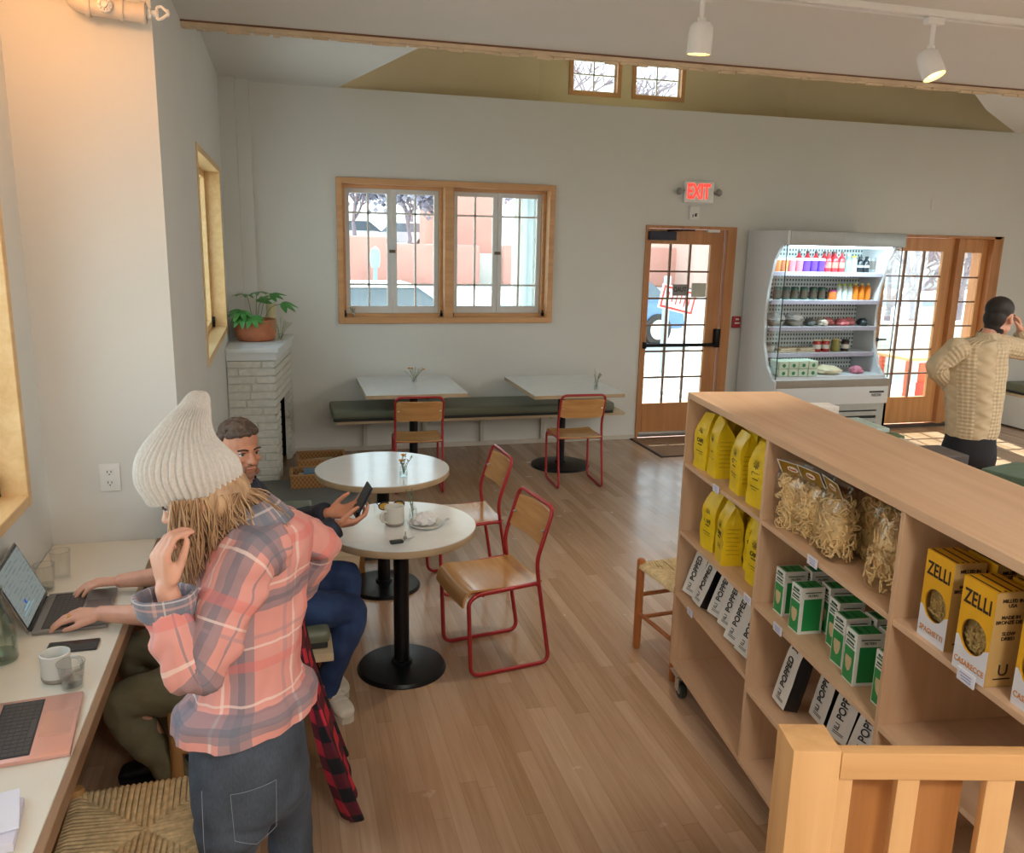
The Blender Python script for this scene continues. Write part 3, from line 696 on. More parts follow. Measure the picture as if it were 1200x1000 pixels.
# ---- yellow coffee bags
YEL = mat('yellow_foil_bag', '#e8c61c', .35, var=.06, vscale=30, bump=.25, bscale=14)
INKY = mat('bag_print', '#3d3a20', .5); INKG = mat('bag_print_pale', '#c9a512', .5)
def pouch_bm(w, d, h, top=.75, crease=.004, fold=True):
    bm = BM(); R = []; n = 9
    for i in range(n):
        t = i/(n-1); z = h*t
        dd = d/2*(1-.05*t) if t < top else d/2*(1-(t-top)/(1-top))*.95 + .004
        ww = w/2*(1.0 + .03*math.sin(t*5)) * (1 if t < top else 1-.10*(t-top)/(1-top))
        if t > top: dd *= .9
        ring = []
        for (sx, sy) in ((-1, -1), (-.33, -1.06), (.33, -1.06), (1, -1), (1.0, -.33), (.985 if t < .95 else 1, 0), (1.0, .33), (1, 1), (.33, 1.06), (-.33, 1.06), (-1, 1), (-1, .33), (-.985, 0), (-1, -.33)):
            k = random.uniform(-crease, crease)
            ring.append(bm.verts.new((sy*dd+k, sx*ww+k*.4, z)))
        R.append(ring)
    skin_rings(bm, R); return bm
def yellow_bag(label):
    t = thing('coffee_bag', label, 'bag', (0, 0, 0), 0, 'yellow bags on the shelf unit'); w, d, h = .115, .085, .25
    bm = pouch_bm(w, d, h, .70+.04*random.random(), .0048); tl = random.uniform(-.25, .25); sk = random.uniform(-.02, .02)
    for v in bm.verts:
        if v.co.z > h*.68: q = (v.co.z-h*.68)/(h*.32); v.co.z += v.co.y*tl*q; v.co.y += sk*q; v.co.x += sk*.6*q+.006*noise.noise(v.co*40)
    bmesh.ops.subdivide_edges(bm, edges=bm.edges[:], cuts=1, use_grid_fill=True, smooth=.4); obj('pouch', bm, YEL, t, 40)
    bm = BM(); 
    for k in range(16):
        a = 2*PI*k/16; a2 = 2*PI*(k+.5)/16; sp = .016 if k % 2 else .022
        M = Matrix.Translation((-d/2-.003, 0, .165)) 
        f = quad(bm, [M @ V3((0, 0, 0)), M @ V3((0, sp*math.cos(a), sp*math.sin(a))), M @ V3((-.0005, .8*sp*math.cos(a2), .8*sp*math.sin(a2)))])
    M = face_M((-d/2-.0035, 0, .125), (0, -1, 0), (0, 0, 1)); text_bm(bm, 'CAFE', .024, M, bold=.0006); text_bm(bm, 'con leche', .010, face_M((-d/2-.0035, 0, .108), (0, -1, 0), (0, 0, 1)))
    box(bm, (-d/2-.0035, -.03, .075), (-d/2-.003, .03, .078)); box(bm, (-d/2-.0035, -.03, .065), (-d/2-.003, .02, .067))
    obj('print', bm, INKY, t, 0)
    bm = BM()
    for k in range(7): box(bm, (-.03, -w/2-.0052, .05+k*.018), (.025-.004*(k % 3), -w/2-.0045, .054+k*.018))
    obj('side_print', bm, INKG, t, 0)
    return t
YB3 = None
SIN = SU
def put(o, x, s, z, rz=0, first=False, **k):
    loc = shelf_pt(x, s, z); r = -STH+rz
    if first:
        o.location = loc; o.rotation_euler = (0, 0, r)
        for kk, vv in k.items(): o[kk] = vv
        return o
    return dup(o, loc, r, **k)
ysp = [(.075, .105, 1.128, .10), (.082, .235, 1.128, -.12), (.080, .475, 1.128, -.10), (.080, .66, 1.128, .12), (.185, .12, 1.128, .0), (.20, .30, 1.128, .2), (.20, .45, 1.128, -.1), (.21, .58, 1.128, .1), (.20, .70, 1.128, 0)]
ylab = ['yellow bag at the far end of the top shelf row', 'second yellow bag in the front row of the top shelf', 'third yellow bag in the front row of the top shelf', 'yellow bag beside the divider in the top front row', 'yellow bag standing behind the first one on the top shelf', 'yellow bag behind the second one on the top shelf', 'yellow bag behind the third one on the top shelf', 'yellow bag in the back row near the divider, top shelf', 'last yellow bag in the back row against the divider']
for i, ((x, s, z, r), lb) in enumerate(zip(ysp, ylab)): put(yellow_bag('x'), x, s, z, r, True, label=lb)
ysp = [(.075, .25, .804, .12), (.072, .405, .804, -.16), (.145, .54, .804, .05), (.105, .655, .804, .1), (.185, .30, .804, .0), (.20, .43, .804, .15)]
ylab = ['farthest yellow bag on the second shelf', 'widest facing yellow bag in the front row of the second shelf', 'yellow bag right of the widest one on the second shelf', 'yellow bag half hidden by the divider on the second shelf', 'yellow bag behind the farthest one, second shelf', 'yellow bag behind the widest one, second shelf']
for (x, s, z, r), lb in zip(ysp, ylab): put(yellow_bag('x'), x, s, z, r, True, label=lb)
# ---- popcorn bags
POPW = mat('white_paper_bag', '#dcd8cf', .5, var=.03, bump=.1, bscale=20); POPK = mat('black_bag_side', '#1c1b1d', .35, bump=.2, bscale=20); INKK = mat('black_ink', '#1f1d1c', .5)
def pop_bag(label):
    t = thing('popcorn_bag', label, 'bag', (0, 0, 0), 0, 'popcorn bags on the shelf unit'); w, d, h = .096, .055, .25
    bm = pouch_bm(w, d, h, .85, .0012)
    bm.faces.ensure_lookup_table()
    for f in bm.faces:
        c = f.calc_center_median(); f.material_index = 1 if abs(c.y) > w*.44 and c.z < h*.93 else 0
    obj('pouch', bm, [POPW, POPK], t, 30)
    bm = BM(); M = face_M((-d/2-.0038, .004, .125), (0, 0, 1), (0, 1, 0)); text_bm(bm, 'POPPED', .046, M, sx=.72, bold=.0006)
    text_bm(bm, ']', .046, face_M((-d/2-.0038, .004, .212), (0, 0, 1), (0, 1, 0)), sx=.7); text_bm(bm, 'ILI', .03, face_M((-d/2-.0038, .006, .042), (0, 0, 1), (0, 1, 0)), sx=.8)
    for k in range(2): box(bm, (-d/2-.0042, -.03, .018+k*.006), (-d/2-.0036, .02, .020+k*.006))
    obj('print', bm, INKK, t, 0)
    return t
pb = pop_bag('x'); LEAN = math.radians(20)
def lean(o, x, s, z, ry, rz, first, **k):
    loc = shelf_pt(x, s, z)
    if first: o.location = loc; q = o
    else: q = dup(o, loc, **k)
    for kk, vv in k.items(): q[kk] = vv
    q.rotation_euler = (0, ry, -STH+rz); return q
sp = [(.055, .09, 'first'), (.055, .195, 'second'), (.085, .32, 'third'), (.085, .43, 'fourth'), (.06, .56, 'fifth'), (.06, .665, 'sixth')]
for i, (x, s, w) in enumerate(sp):
    lean(pb, x, s, .512, LEAN+.02*(i % 3), [.24, .02, .24, .18, .16, .12][i], i == 0, label='white popcorn bag, %s from the far end in the row under the yellow bags' % w)
sp = [(.075, .975, .24, -.02, 'farthest'), (.16, 1.09, .22, .0, 'second'), (.165, 1.205, .3, .2, 'third'), (.16, 1.335, .42, .3, 'fourth'), (.15, 1.455, .5, .25, 'nearest')]
for x, s, ry, rz, w in sp: lean(pb, x, s, .477, ry, rz, False, label='white and black popcorn bag, %s in the row under the green boxes' % w)
lean(pb, .10, 2.2, .468, .3, 0, False, label='white popcorn bag seen between the slats of the wooden railing')
# ---- green filter boxes
GRN = mat('green_carton', '#1f8f4a', .4, var=.03); CARTW = mat('white_carton', '#e3e6e0', .45, var=.02); TANP = mat('tan_print', '#cdb98f', .5); DKG = mat('dark_green_print', '#14532f', .5)
def green_box(label):
    t = thing('filter_box', label, 'box', (0, 0, 0), 0, 'green boxes on the shelf unit'); w, d, h = .066, .088, .168
    bm = BM(); box(bm, (-d/2, -w/2, 0), (d/2, w/2, h), bev=.0012, seg=1); obj('carton', bm, CARTW, t, 0)
    bm = BM(); e = .0006; x = -d/2
    box(bm, (x-e, -w/2+.004, .006), (x, w/2-.004, .112)); box(bm, (-d/2+.012, -w/2-e, .012), (d/2-.01, -w/2, .128)); box(bm, (-d/2+.006, -w/2+.006, h), (d/2-.006, w/2-.006, h+e)); obj('green_panel', bm, GRN, t, 0)
    bm = BM(); pts = [(-.017, .085), (.017, .085), (.019, .07), (.012, .045), (0, .036), (-.012, .045), (-.019, .07)]
    M = face_M((x-2*e, 0, 0), (0, -1, 0), (0, 0, 1)); prism(bm, pts, 0, .0005, M); obj('cup_emblem', bm, TANP, t, 0)
    bm = BM(); box(bm, (x-2*e, -w/2+.008, .120), (x-e, w/2-.008, .1235)); box(bm, (x-2*e, -w/2+.012, .128), (x-e, w/2-.012, .134)); box(bm, (x-2*e, -w/2+.008, .142), (x-e, w/2-.008, .146))
    text_bm(bm, 'FILTERS', .011, face_M((x-.0012, 0, .154), (0, -1, 0), (0, 0, 1)), bold=.0003); box(bm, (-.03, -w/2-2*e, .150), (.03, -w/2-e, .153))
    text_bm(bm, 'FILTERS', .011, face_M((0, -w/2-.0008, .14), (1, 0, 0), (0, 0, 1))); box(bm, (-.03, -.02, h+e), (-.02, .02, h+2*e)); box(bm, (.0, -.02, h+e), (.004, .02, h+2*e)); obj('print', bm, DKG, t, 0)
    return t
gb = green_box('x')
gs = [(.092, .905, 'farthest box of the front row'), (.082, 1.045, 'second box of the front row'), (.150, 1.175, 'third box, set back in the row'), (.105, 1.285, 'fourth box, just behind the nearest pair'), (.085, 1.39, 'large looking front box right of centre'), (.095, 1.535, 'box cut by the divider at the near end'),
      (.19, .915, 'back row box behind the farthest one'), (.182, 1.06, 'back row box behind the second one'), (.20, 1.30, 'back row box behind the fourth one'), (.182, 1.405, 'back row box right behind the front box')]
for i, (x, s, w) in enumerate(gs): put(gb, x, s, .804, random.uniform(-.05, .05), i == 0, label='green and white filter box, ' + w)
# ---- pasta in clear bags
PASTA = mat('dried_pasta', '#efcf98', .5, var=.12, vscale=30, Subsurface_Weight=.0); CARDY = mat('ochre_header_card', '#c99a2e', .5); REDP = mat('red_print', '#b5402c', .5)
CELLO = glassmat('cellophane', '#fefefb', .10, .08, .28)
def pasta_bag(label, seed, w=.17, d=.10, h=.20, card=True):
    random.seed(seed)
    t = thing('pasta_bag', label, 'bag', (0, 0, 0), 0, 'clear bags of pasta'); bm = BM()
    for k in range(250):
        z = random.uniform(.012, h-.02); k2 = 1-.25*(z/h)**3; a = random.uniform(0, 2*PI)
        shell = random.uniform(.55, .93); cx = d/2*shell*k2*math.cos(a); cy = w/2*shell*k2*math.sin(a)
        d1 = V3((random.gauss(0, .4), random.gauss(0, 1), random.gauss(0, .8))).normalized(); d2 = V3((random.gauss(0, .4), random.gauss(0, 1), random.gauss(0, 1))).normalized()
        r = random.uniform(.010, .020); c = V3((cx, cy, z)); ph = random.uniform(0, 6.28); turn = random.uniform(2.5, 5.5); pts = []
        for q in range(7):
            an = ph + turn*q/6; p = c + d1*r*math.cos(an) + d2*r*math.sin(an) + V3((0, 0, (q-3)*.001))
            p.x = max(-d/2*.95, min(d/2*.95, p.x)); p.y = max(-w/2*.95, min(w/2*.95, p.y)); p.z = max(.004, min(h-.004, p.z)); pts.append(p)
        tube(bm, pts, .0029, 5)
    sph(bm, (0, 0, h*.48), (d*.36, w*.38, h*.44), 12)
    obj('pasta', bm, PASTA, t, 60, kind='stuff')
    bm = BM(); rings = []
    for z, kd, kw in ((.0, .85, .92), (.01, 1.02, 1.04), (.08, 1.06, 1.06), (.15, .98, 1.03), (.19, .8, 1.0), (.22, .35, .97), (.245, .08, .95)):
        rings.append((V3((0, 0, z*h/.2)), V3((1, 0, 0)), V3((0, 1, 0)), d/2*kd, w/2*kw))
    loft(bm, rings, 28, 3, True, lambda a, v, p: .003*noise.noise(p*45), power=3.0); obj('clear_film', bm, CELLO, t, 60)
    if card:
        bm = BM(); M = T(-.012, 0, h*.99, 0, 0, -.45)
        quad(bm, [M @ V3(p) for p in ((-.004, -w*.36, 0), (-.004, w*.36, 0), (-.004, w*.36, .06), (-.004, -w*.36, .06))]); quad(bm, [M @ V3(p) for p in ((.004, -w*.36, 0), (.004, w*.36, 0), (-.004, w*.36, .06), (-.004, -w*.36, .06))])
        bmesh.ops.solidify(bm, geom=bm.faces[:], thickness=.001); obj('header_card', bm, CARDY, t, 0)
        bm = BM(); M2 = M @ face_M((-.0056, 0, .03), (0, -1, 0), (0, 0, 1)); pts = [(.024*math.cos(a*PI/10), .013*math.sin(a*PI/10)) for a in range(20)]; prism(bm, pts, 0, .0006, M2); obj('seal', bm, mat('cream_seal', '#eadfc6', .5), t, 0)
        bm = BM(); text_bm(bm, 'Rossa', .013, M2 @ Matrix.Translation((0, 0, .0008)), bold=.0004); obj('seal_print', bm, REDP, t, 0)
        bm = BM(); 
        for y0, y1 in (((-w*.36), (-w*.36)), (w*.36, w*.36)): box(bm, (-.0062, y0-.002, 0), (-.005, y0+.002, .06), M=M)
        box(bm, (-.0062, -w*.36, .058), (-.005, w*.36, .061), M=M); obj('card_border', bm, CARTW, t, 0)
    return t
pl = [(.085, .925, .35, 'x', 'farthest'), (.095, 1.03, .15, 'x', 'second'), (.085, 1.175, -.12, 'x', 'third and most prominent'), (.20, 1.21, .2, 'x', 'half hidden back row')]
for i, (x, s, rz, _, w) in enumerate(pl):
    o = pasta_bag('clear bag of curly dried pasta with ochre card, %s' % w, 100+i, .165, .115, .205); o.location = shelf_pt(x, s, 1.128); o.rotation_euler = (0, [-.10, -.06, .0, .02][i], -STH+rz)
o = pasta_bag('clear bag of curly dried pasta without a card, nearest to the divider', 120, .20, .13, .225, False); o.location = shelf_pt(.115, 1.405, 1.128); o.rotation_euler = (0, .10, -STH-.55)
random.seed(11)
# ---- ZELLI pasta boxes
ZY = mat('zelli_yellow', '#e2a91f', .4, var=.03); ZW = mat('zelli_white', '#dcdde4', .42, var=.02); ZO = mat('orange_lettering', '#c98a52', .5); KR = wood('kraft_side', '#cfa96a', '#c09a5c', axis=2, rough=.6, scale=3)
ZK = mat('zelli_ink', '#33211a', .5); PST = mat('short_pasta', '#e3cf9f', .5, var=.2, vscale=60); WIN = glassmat('box_window', '#f6f3ea', .06, .1, .3)
def zelli(label, word, seed):
    random.seed(seed); t = thing('pasta_box', label, 'box', (0, 0, 0), 0, 'yellow pasta boxes'); w, d, h = .108, .085, .232; x = -d/2
    bm = BM(); cy_, cz, r = 0, .098, .043; n = 28
    # front face with a round hole, top and rest of carton
    ring = [bm.verts.new((x, cy_+r*math.cos(2*PI*i/n), cz+r*math.sin(2*PI*i/n))) for i in range(n)]
    ring2 = [bm.verts.new((x+.006, cy_+r*math.cos(2*PI*i/n), cz+r*math.sin(2*PI*i/n))) for i in range(n)]
    def edge_pt(a):
        ca, sa = math.cos(a), math.sin(a); k = []
        if ca > 1e-6: k.append((w/2)/ca)
        if ca < -1e-6: k.append((-w/2)/ca)
        if sa > 1e-6: k.append((h-cz)/sa)
        if sa < -1e-6: k.append((-cz)/sa)
        m = min(k); return (x, ca*m, cz+sa*m)
    angs = [2*PI*i/n for i in range(n)]; outer = [bm.verts.new(edge_pt(a)) for a in angs]
    corners = [(w/2, 0), (w/2, h), (-w/2, h), (-w/2, 0)]
    for i in range(n):
        j = (i+1) % n; f = bm.faces.new((ring[i], ring[j], outer[j], outer[i])); zc = f.calc_center_median().z; bm.faces.new((ring2[i], ring2[j], ring[j], ring[i])).material_index = 0
        f.material_index = 0
        a, b = outer[i].co, outer[j].co
        if abs(a.y-b.y) > 1e-5 and abs(a.z-b.z) > 1e-5:
            cc = min(corners, key=lambda c: (V3((x, c[0], c[1]))-(a+b)/2).length); bm.faces.new((outer[i], outer[j], bm.verts.new((x, cc[0], cc[1]))))
    for a, b, mi in (((x, -w/2, 0), (d/2, -w/2+.0008, h), 1), ((x, w/2-.0008, 0), (d/2, w/2, h), 1), ((x, -w/2, h-.0008), (d/2, w/2, h), 0), ((x, -w/2, 0), (d/2, w/2, .0008), 0), ((d/2-.0008, -w/2, 0), (d/2, w/2, h), 0)):
        k0 = len(bm.faces); box(bm, a, b); bm.faces.ensure_lookup_table()
        for f in bm.faces[k0:]: f.material_index = mi
    obj('carton', bm, [ZY, KR], t, 0)
    # lower white band of the front
    bm = BM(); e = .0004; R1 = []; R2 = []
    m = 14; zlim = .088
    for i in range(m+1):
        y = -w/2+w*i/m; top = zlim-.004*math.sin(i); bot = 0
        if abs(y) < r: top = min(top, cz-math.sqrt(max(r*r-y*y, 0)))
        R1.append(bm.verts.new((x-e, y, top))); R2.append(bm.verts.new((x-e, y, bot)))
    for i in range(m): bm.faces.new((R1[i], R1[i+1], R2[i+1], R2[i]))
    obj('white_band', bm, ZW, t, 0)
    bm = BM(); prism(bm, [((r-.001)*math.cos(a), (r-.001)*math.sin(a)) for a in angs], 0, .0006, face_M((x+.003, 0, cz), (0, -1, 0), (0, 0, 1))); obj('window_film', bm, WIN, t, 0)
    bm = BM()
    for k in range(46):
        rr = math.sqrt(random.random())*(r-.004); a = random.uniform(0, 6.28); c = V3((x+.017+random.uniform(-.002, .004), rr*math.cos(a), cz+rr*math.sin(a))); dr = V3((random.gauss(0, .2), random.gauss(0, 1), random.gauss(0, 1))).normalized(); L_ = random.uniform(.009, .014)
        perp = dr.cross(V3((1, 0, 0))).normalized()*.003
        tube(bm, [c-dr*L_+perp, c-dr*L_*.3-perp, c+dr*L_*.3+perp, c+dr*L_-perp], .0036, 6)
    box(bm, (x+.021, -r-.003, cz-r-.003), (x+.024, r+.003, cz+r+.003)); obj('pasta', bm, PST, t, 50, kind='stuff')
    bm = BM(); text_bm(bm, 'ZELLI', .050, face_M((x-.0008, 0, .186), (0, -1, 0), (0, 0, 1)), sx=.72, bold=.0007, spacing=1.05)
    s_ = -w/2-.0006
    for k, (z, tx) in enumerate(((.205, 'MILLED IN\nUSA'), (.165, 'MADE IN\nBRONZE DIES'), (.125, 'SLOW\nDRIED'))): text_bm(bm, tx, .012, face_M((0, s_, z), (1, 0, 0), (0, 0, 1)), bold=.0002)
    for k in range(5): box(bm, (-.035+k*.014, -w/2+.004, h), (-.029+k*.014, -w/2+.010 if k % 2 else w/2-.004, h+.0003))
    box(bm, (-.022, s_, .018), (.022, -w/2, .021)); text_bm(bm, 'U', .04, face_M((0, s_, .04), (1, 0, 0), (0, 0, 1))); obj('print', bm, ZK, t, 0)
    bm = BM(); text_bm(bm, word, .0195, face_M((x-.001, 0, .026), (0, -1, 0), (0, 0, 1)), sx=.85, bold=.0003, spacing=1.1); obj('word_print', bm, ZO, t, 0)
    return t
z1 = zelli('x', 'SPAGHETTI', 1); put(z1, .060, 1.762, 1.125, .0, True, label='yellow pasta box lettered SPAGHETTI, farthest of the front boxes')
z2 = zelli('x', 'CASARECCE', 2); put(z2, .040, 1.930, 1.125, .02, True, label='yellow pasta box lettered CASARECCE in the middle of the front row')
put(z2, .060, 2.10, 1.125, 0, label='yellow pasta box cut off by the right edge of the photo')
put(z1, .160, 1.780, 1.125, 0, label='yellow pasta box directly behind the SPAGHETTI box'); put(z2, .145, 1.955, 1.125, 0, label='yellow pasta box directly behind the middle CASARECCE box')
put(z1, .165, 2.12, 1.125, 0, label='yellow pasta box behind the one cut off by the right edge')
# ---------------------------------------------------------------- open display fridge
FX0, FX1, FY0, FY1 = 4.84, 6.215, 7.50, 8.24
FWH = mat('fridge_white', '#d9dde0', .35, var=.01); FGR = mat('fridge_grey', '#a9adab', .35, .3); FSTR = mat('fridge_shelf_strip', '#a7a3b5', .4); FDK = mat('fridge_dark', '#26292b', .5)
FR = thing('display_fridge', 'tall white open front display fridge full of drinks against the back wall', 'fridge', (5.53, 7.87, 0)); I = Matrix.Translation((-5.53, -7.87, 0))
def perf():
    s = NT('perforated_back'); v = s.coord(scale=(28, 28, 22)); vo = s.n('ShaderNodeTexVoronoi', Vector=v, Scale=1.0, Randomness=.0)
    s.bsdf(s.ramp(vo.outputs[0], [(.22, srgb('#47575c')), (.34, srgb('#dfe9e8'))]), .4); return s.m
bm = BM(); box(bm, (FX0+.03, 8.12, .74), (FX1-.03, 8.14, 2.10)); obj('back_panel', bm, perf(), FR, 0, inv=I)
def arc_side(bm, x0, x1):
    pts = [(8.24, .10), (8.24, 2.235), (7.50, 2.235), (7.50, 2.10), (7.60, 2.10), (7.70, 1.95), (7.78, 1.65), (7.80, 1.40), (7.78, 1.1), (7.68, .86), (7.56, .74), (7.50, .72), (7.50, .10)]
    # split into convex-ish strips for a clean mesh
    a = [bm.verts.new((x0, y, z)) for y, z in pts]; b = [bm.verts.new((x1, y, z)) for y, z in pts]
    bm.faces.new(a); bm.faces.new(list(reversed(b)))
    for i in range(len(pts)): j = (i+1) % len(pts); bm.faces.new((a[i], b[i], b[j], a[j]))
bm = BM(); arc_side(bm, FX0, FX0+.03); obj('side_panel', bm, FWH, FR, 0, inv=I)
bm = BM(); arc_side(bm, FX1-.03, FX1); obj('side_panel', bm, FWH, FR, 0, inv=I)
for x in (FX0+.012, FX1-.018):
    pts = [(7.61, 2.095), (7.52, 2.095), (7.515, .745), (7.57, .745), (7.69, .87), (7.785, 1.1), (7.805, 1.40), (7.785, 1.65), (7.705, 1.95)]
    bm = BM(); a = [bm.verts.new((x, y, z)) for y, z in pts]; b = [bm.verts.new((x+.006, y, z)) for y, z in pts]
    bm.faces.new(a); bm.faces.new(list(reversed(b)))
    for i in range(len(pts)): j = (i+1) % len(pts); bm.faces.new((a[i], b[i], b[j], a[j]))
    obj('side_glass', bm, CGLASS, FR, 0, inv=I)
    bm = BM(); cyl(bm, (x+.003, 7.517, .745), (x+.003, 7.517, 2.10), .005, seg=6); obj('glass_edge', bm, FDK, FR, 30, inv=I)
bm = BM(); box(bm, (FX0+.03, 7.49, 2.095), (FX1-.0, 8.24, 2.235), bev=.008); obj('header', bm, FGR, FR, 30, inv=I)
bm = BM(); box(bm, (FX0+.03, 7.52, .10), (FX1-.03, 8.12, .735)); obj('base_body', bm, FWH, FR, 0, inv=I)
bm = BM(); box(bm, (FX0+.02, 7.488, .655), (FX1, 7.52, .735), bev=.006); obj('bumper', bm, mat('warm_grey_bumper', '#9a9388', .4), FR, 30, inv=I)
bm = BM(); box(bm, (FX0+.02, 7.492, .47), (FX1, 7.52, .655), bev=.006); fp = obj('front_panel', bm, FWH, FR, 30, inv=I)
bm = BM(); box(bm, (5.98, 7.4905, .585), (6.16, 7.492, .605)); text_bm(bm, 'FREEZERS', .038, face_M((6.07, 7.491, .56), (1, 0, 0), (0, 0, 1)), sx=.75, bold=.001); obj('badge', bm, FDK, FR, 0, inv=I)
bm = BM(); box(bm, (FX0+.02, 7.50, .10), (FX1, 7.52, .17)); box(bm, (FX0+.02, 7.50, .40), (FX1, 7.52, .47)); box(bm, (6.1, 7.50, .17), (FX1, 7.52, .40)); box(bm, (FX0+.02, 7.50, .17), (5.0, 7.52, .40))
for k in range(3): box(bm, (5.0, 7.49, .19+.075*k), (6.1, 7.515, .235+.075*k), bev=.004)
obj('grille', bm, FGR, FR, 0, inv=I)
bm = BM(); box(bm, (5.0, 7.515, .17), (6.1, 7.518, .40)); obj('grille_shadow_gap', bm, FDK, FR, 0, inv=I)
bm = BM(); box(bm, (FX0+.04, 7.54, 0), (FX1-.04, 8.2, .10)); obj('plinth', bm, FDK, FR, 0, inv=I)
FZ = [.765, .985, 1.262, 1.538, 1.828]
bm = BM(); box(bm, (FX0+.03, 7.54, .735), (FX1-.03, 8.12, .764)); obj('deck', bm, FWH, FR, 0, inv=I)
for z in FZ[1:]:
    bm = BM(); box(bm, (FX0+.035, 7.76, z-.018), (FX1-.035, 8.12, z-.002)); sh = obj('shelf', bm, FWH, FR, 0, inv=I)
    bm = BM(); box(bm, (FX0+.035, 7.745, z-.045), (FX1-.035, 7.76, z-.002), bev=.003); obj('shelf_strip', bm, FSTR, sh, 0, inv=I)
bm = BM(); box(bm, (FX0+.1, 7.56, 2.075), (FX1-.1, 7.60, 2.094)); obj('light_tube', bm, emis('cool_tube', '#dff4ff', 5), FR, 0, inv=I)
light('fridge_light', 'AREA', (5.53, 7.60, 2.06), 8, (.70, .93, 1), rot=(.35, 0, 0), shape='RECTANGLE', size=1.2, size_y=.05)
def fx(px): return 4.95+(px-915)*.01026
PR = {}
def product(kind, name, cat, prof, m, cap=None, capm=None, seg=16, extra=None):
    """one prototype per look; later ones are copies"""
    def make(label, group):
        t = thing(name, label, cat, (0, 0, -5), 0, group); bm = BM(); lathe(bm, prof, seg); obj('body', bm, m, t, 50)
        if cap: bm = BM(); lathe(bm, cap, seg); obj('lid', bm, capm, t, 50)
        if extra: bm = BM(); lathe(bm, extra[0], seg); obj('paper_label', bm, extra[1], t, 50)
        return t
    PR[kind] = [make, None]
def place(kind, x, y, z, label, group, rz=0):
    mk = PR[kind]
    if mk[1] is None: mk[1] = mk[0](label, group); mk[1].location = (x, y, z); return mk[1]
    return dup(mk[1], (x, y, z), rz, label, group)
def cupprof(r0, r1, h): return [(0, 0), (r0, 0), (r1, h), (0, h)]
def botprof(r, h, rn, sh=.62, sh2=.8): return [(0, 0), (r*.95, 0), (r, .006), (r, h*sh), (r*.8, h*(sh+.08)), (rn, h*sh2), (rn, h*.96), (0, h*.96)]
def capprof(rn, h, k=.12): return [(0, h*(1-k)), (rn*1.15, h*(1-k)), (rn*1.15, h), (0, h)]
def cm(n, c, r=.3): return mat(n, c, r, var=.02)
WL = cm('cup_lid', '#e6ebf2')
for kd, c in (('orange_cup', '#d07a45'), ('pink_cup', '#c0707c'), ('purple_cup', '#5a3aa8')):
    product(kd, 'lidded_cup', 'cup', cupprof(.037, .044, .115), cm(kd+'_m', c), [(0, .115), (.047, .115), (.046, .13), (.03, .14), (0, .14)], WL)
product('red_bottle', 'drink_bottle', 'bottle', botprof(.036, .21, .014), cm('red_drink', '#c9343c', .2), capprof(.014, .21), cm('dark_red_cap', '#5a2a25'), extra=([(0, .04), (.0365, .04), (.0365, .10), (0, .10)], cm('salmon_label', '#e27b70')))
product('teal_bottle', 'drink_bottle', 'bottle', botprof(.034, .19, .014), cm('teal_drink', '#7fb3b0', .2), capprof(.014, .19), WL)
product('clear_bottle', 'drink_bottle', 'bottle', botprof(.034, .17, .02, .7, .82), cm('water_clear', '#b7c9c6', .15), capprof(.02, .17), cm('yellow_cap', '#c9d23a'))
product('black_bottle', 'drink_bottle', 'bottle', botprof(.034, .165, .016, .65, .82), cm('black_drink', '#20242a', .25), capprof(.016, .165), cm('black_cap', '#101214'), extra=([(0, .05), (.0345, .05), (.0345, .075), (0, .075)], cm('light_label', '#aab4b8')))
product('grey_can', 'drink_can', 'can', [(0, 0), (.028, 0), (.033, .008), (.033, .145), (.028, .155), (0, .155)], cm('grey_can_m', '#8f9699', .3), extra=([(0, .03), (.0335, .03), (.0335, .12), (0, .12)], cm('brownish_label', '#75706b')))
product('green_can', 'drink_can', 'can', [(0, 0), (.034, 0), (.038, .008), (.038, .125), (.034, .132), (0, .132)], cm('dark_green_can', '#285045', .3), extra=([(0, .02), (.0385, .02), (.0385, .095), (0, .095)], cm('brown_label', '#4d4034')))
product('bright_jar', 'round_jar', 'jar', [(0, 0), (.042, 0), (.045, .02), (.045, .06), (.04, .085), (0, .085)], cm('orange_jar', '#d9793a'), [(0, .085), (.042, .085), (.042, .10), (0, .10)], cm('magenta_lid', '#a33f86'))
product('water_bottle', 'drink_bottle', 'bottle', botprof(.032, .165, .016, .7, .84), cm('pale_drink', '#c6d2cc', .15), capprof(.016, .165), cm('lime_cap', '#a9c94a'))
product('juice_bottle', 'drink_bottle', 'bottle', botprof(.036, .175, .017, .7, .84), cm('orange_juice', '#e08428', .2), capprof(.017, .175), cm('pale_yellow_cap', '#d6cf8a'))
product('red_jar', 'preserve_jar', 'jar', [(0, 0), (.04, 0), (.043, .008), (.043, .10), (.036, .112), (0, .112)], cm('red_jar_m', '#b0322f', .2), [(0, .112), (.038, .112), (.038, .13), (0, .13)], cm('pale_lid', '#d9d2b8'), extra=([(0, .03), (.0435, .03), (.0435, .075), (0, .075)], cm('white_label', '#dcd9cf')))
product('pickle_jar', 'preserve_jar', 'jar', [(0, 0), (.042, 0), (.045, .008), (.045, .11), (.038, .12), (0, .12)], cm('pickle_m', '#8d8a45', .2), [(0, .12), (.04, .12), (.04, .138), (0, .138)], cm('cream_lid', '#cfc08a'))
product('dark_jar', 'preserve_jar', 'jar', [(0, 0), (.04, 0), (.043, .008), (.043, .10), (.036, .112), (0, .112)], cm('dark_jar_m', '#3a2622', .2), [(0, .112), (.038, .112), (.038, .128), (0, .128)], cm('black_lid', '#22201f'), extra=([(0, .03), (.0435, .03), (.0435, .075), (0, .075)], cm('white_label', '#dcd9cf')))
yf = 7.86
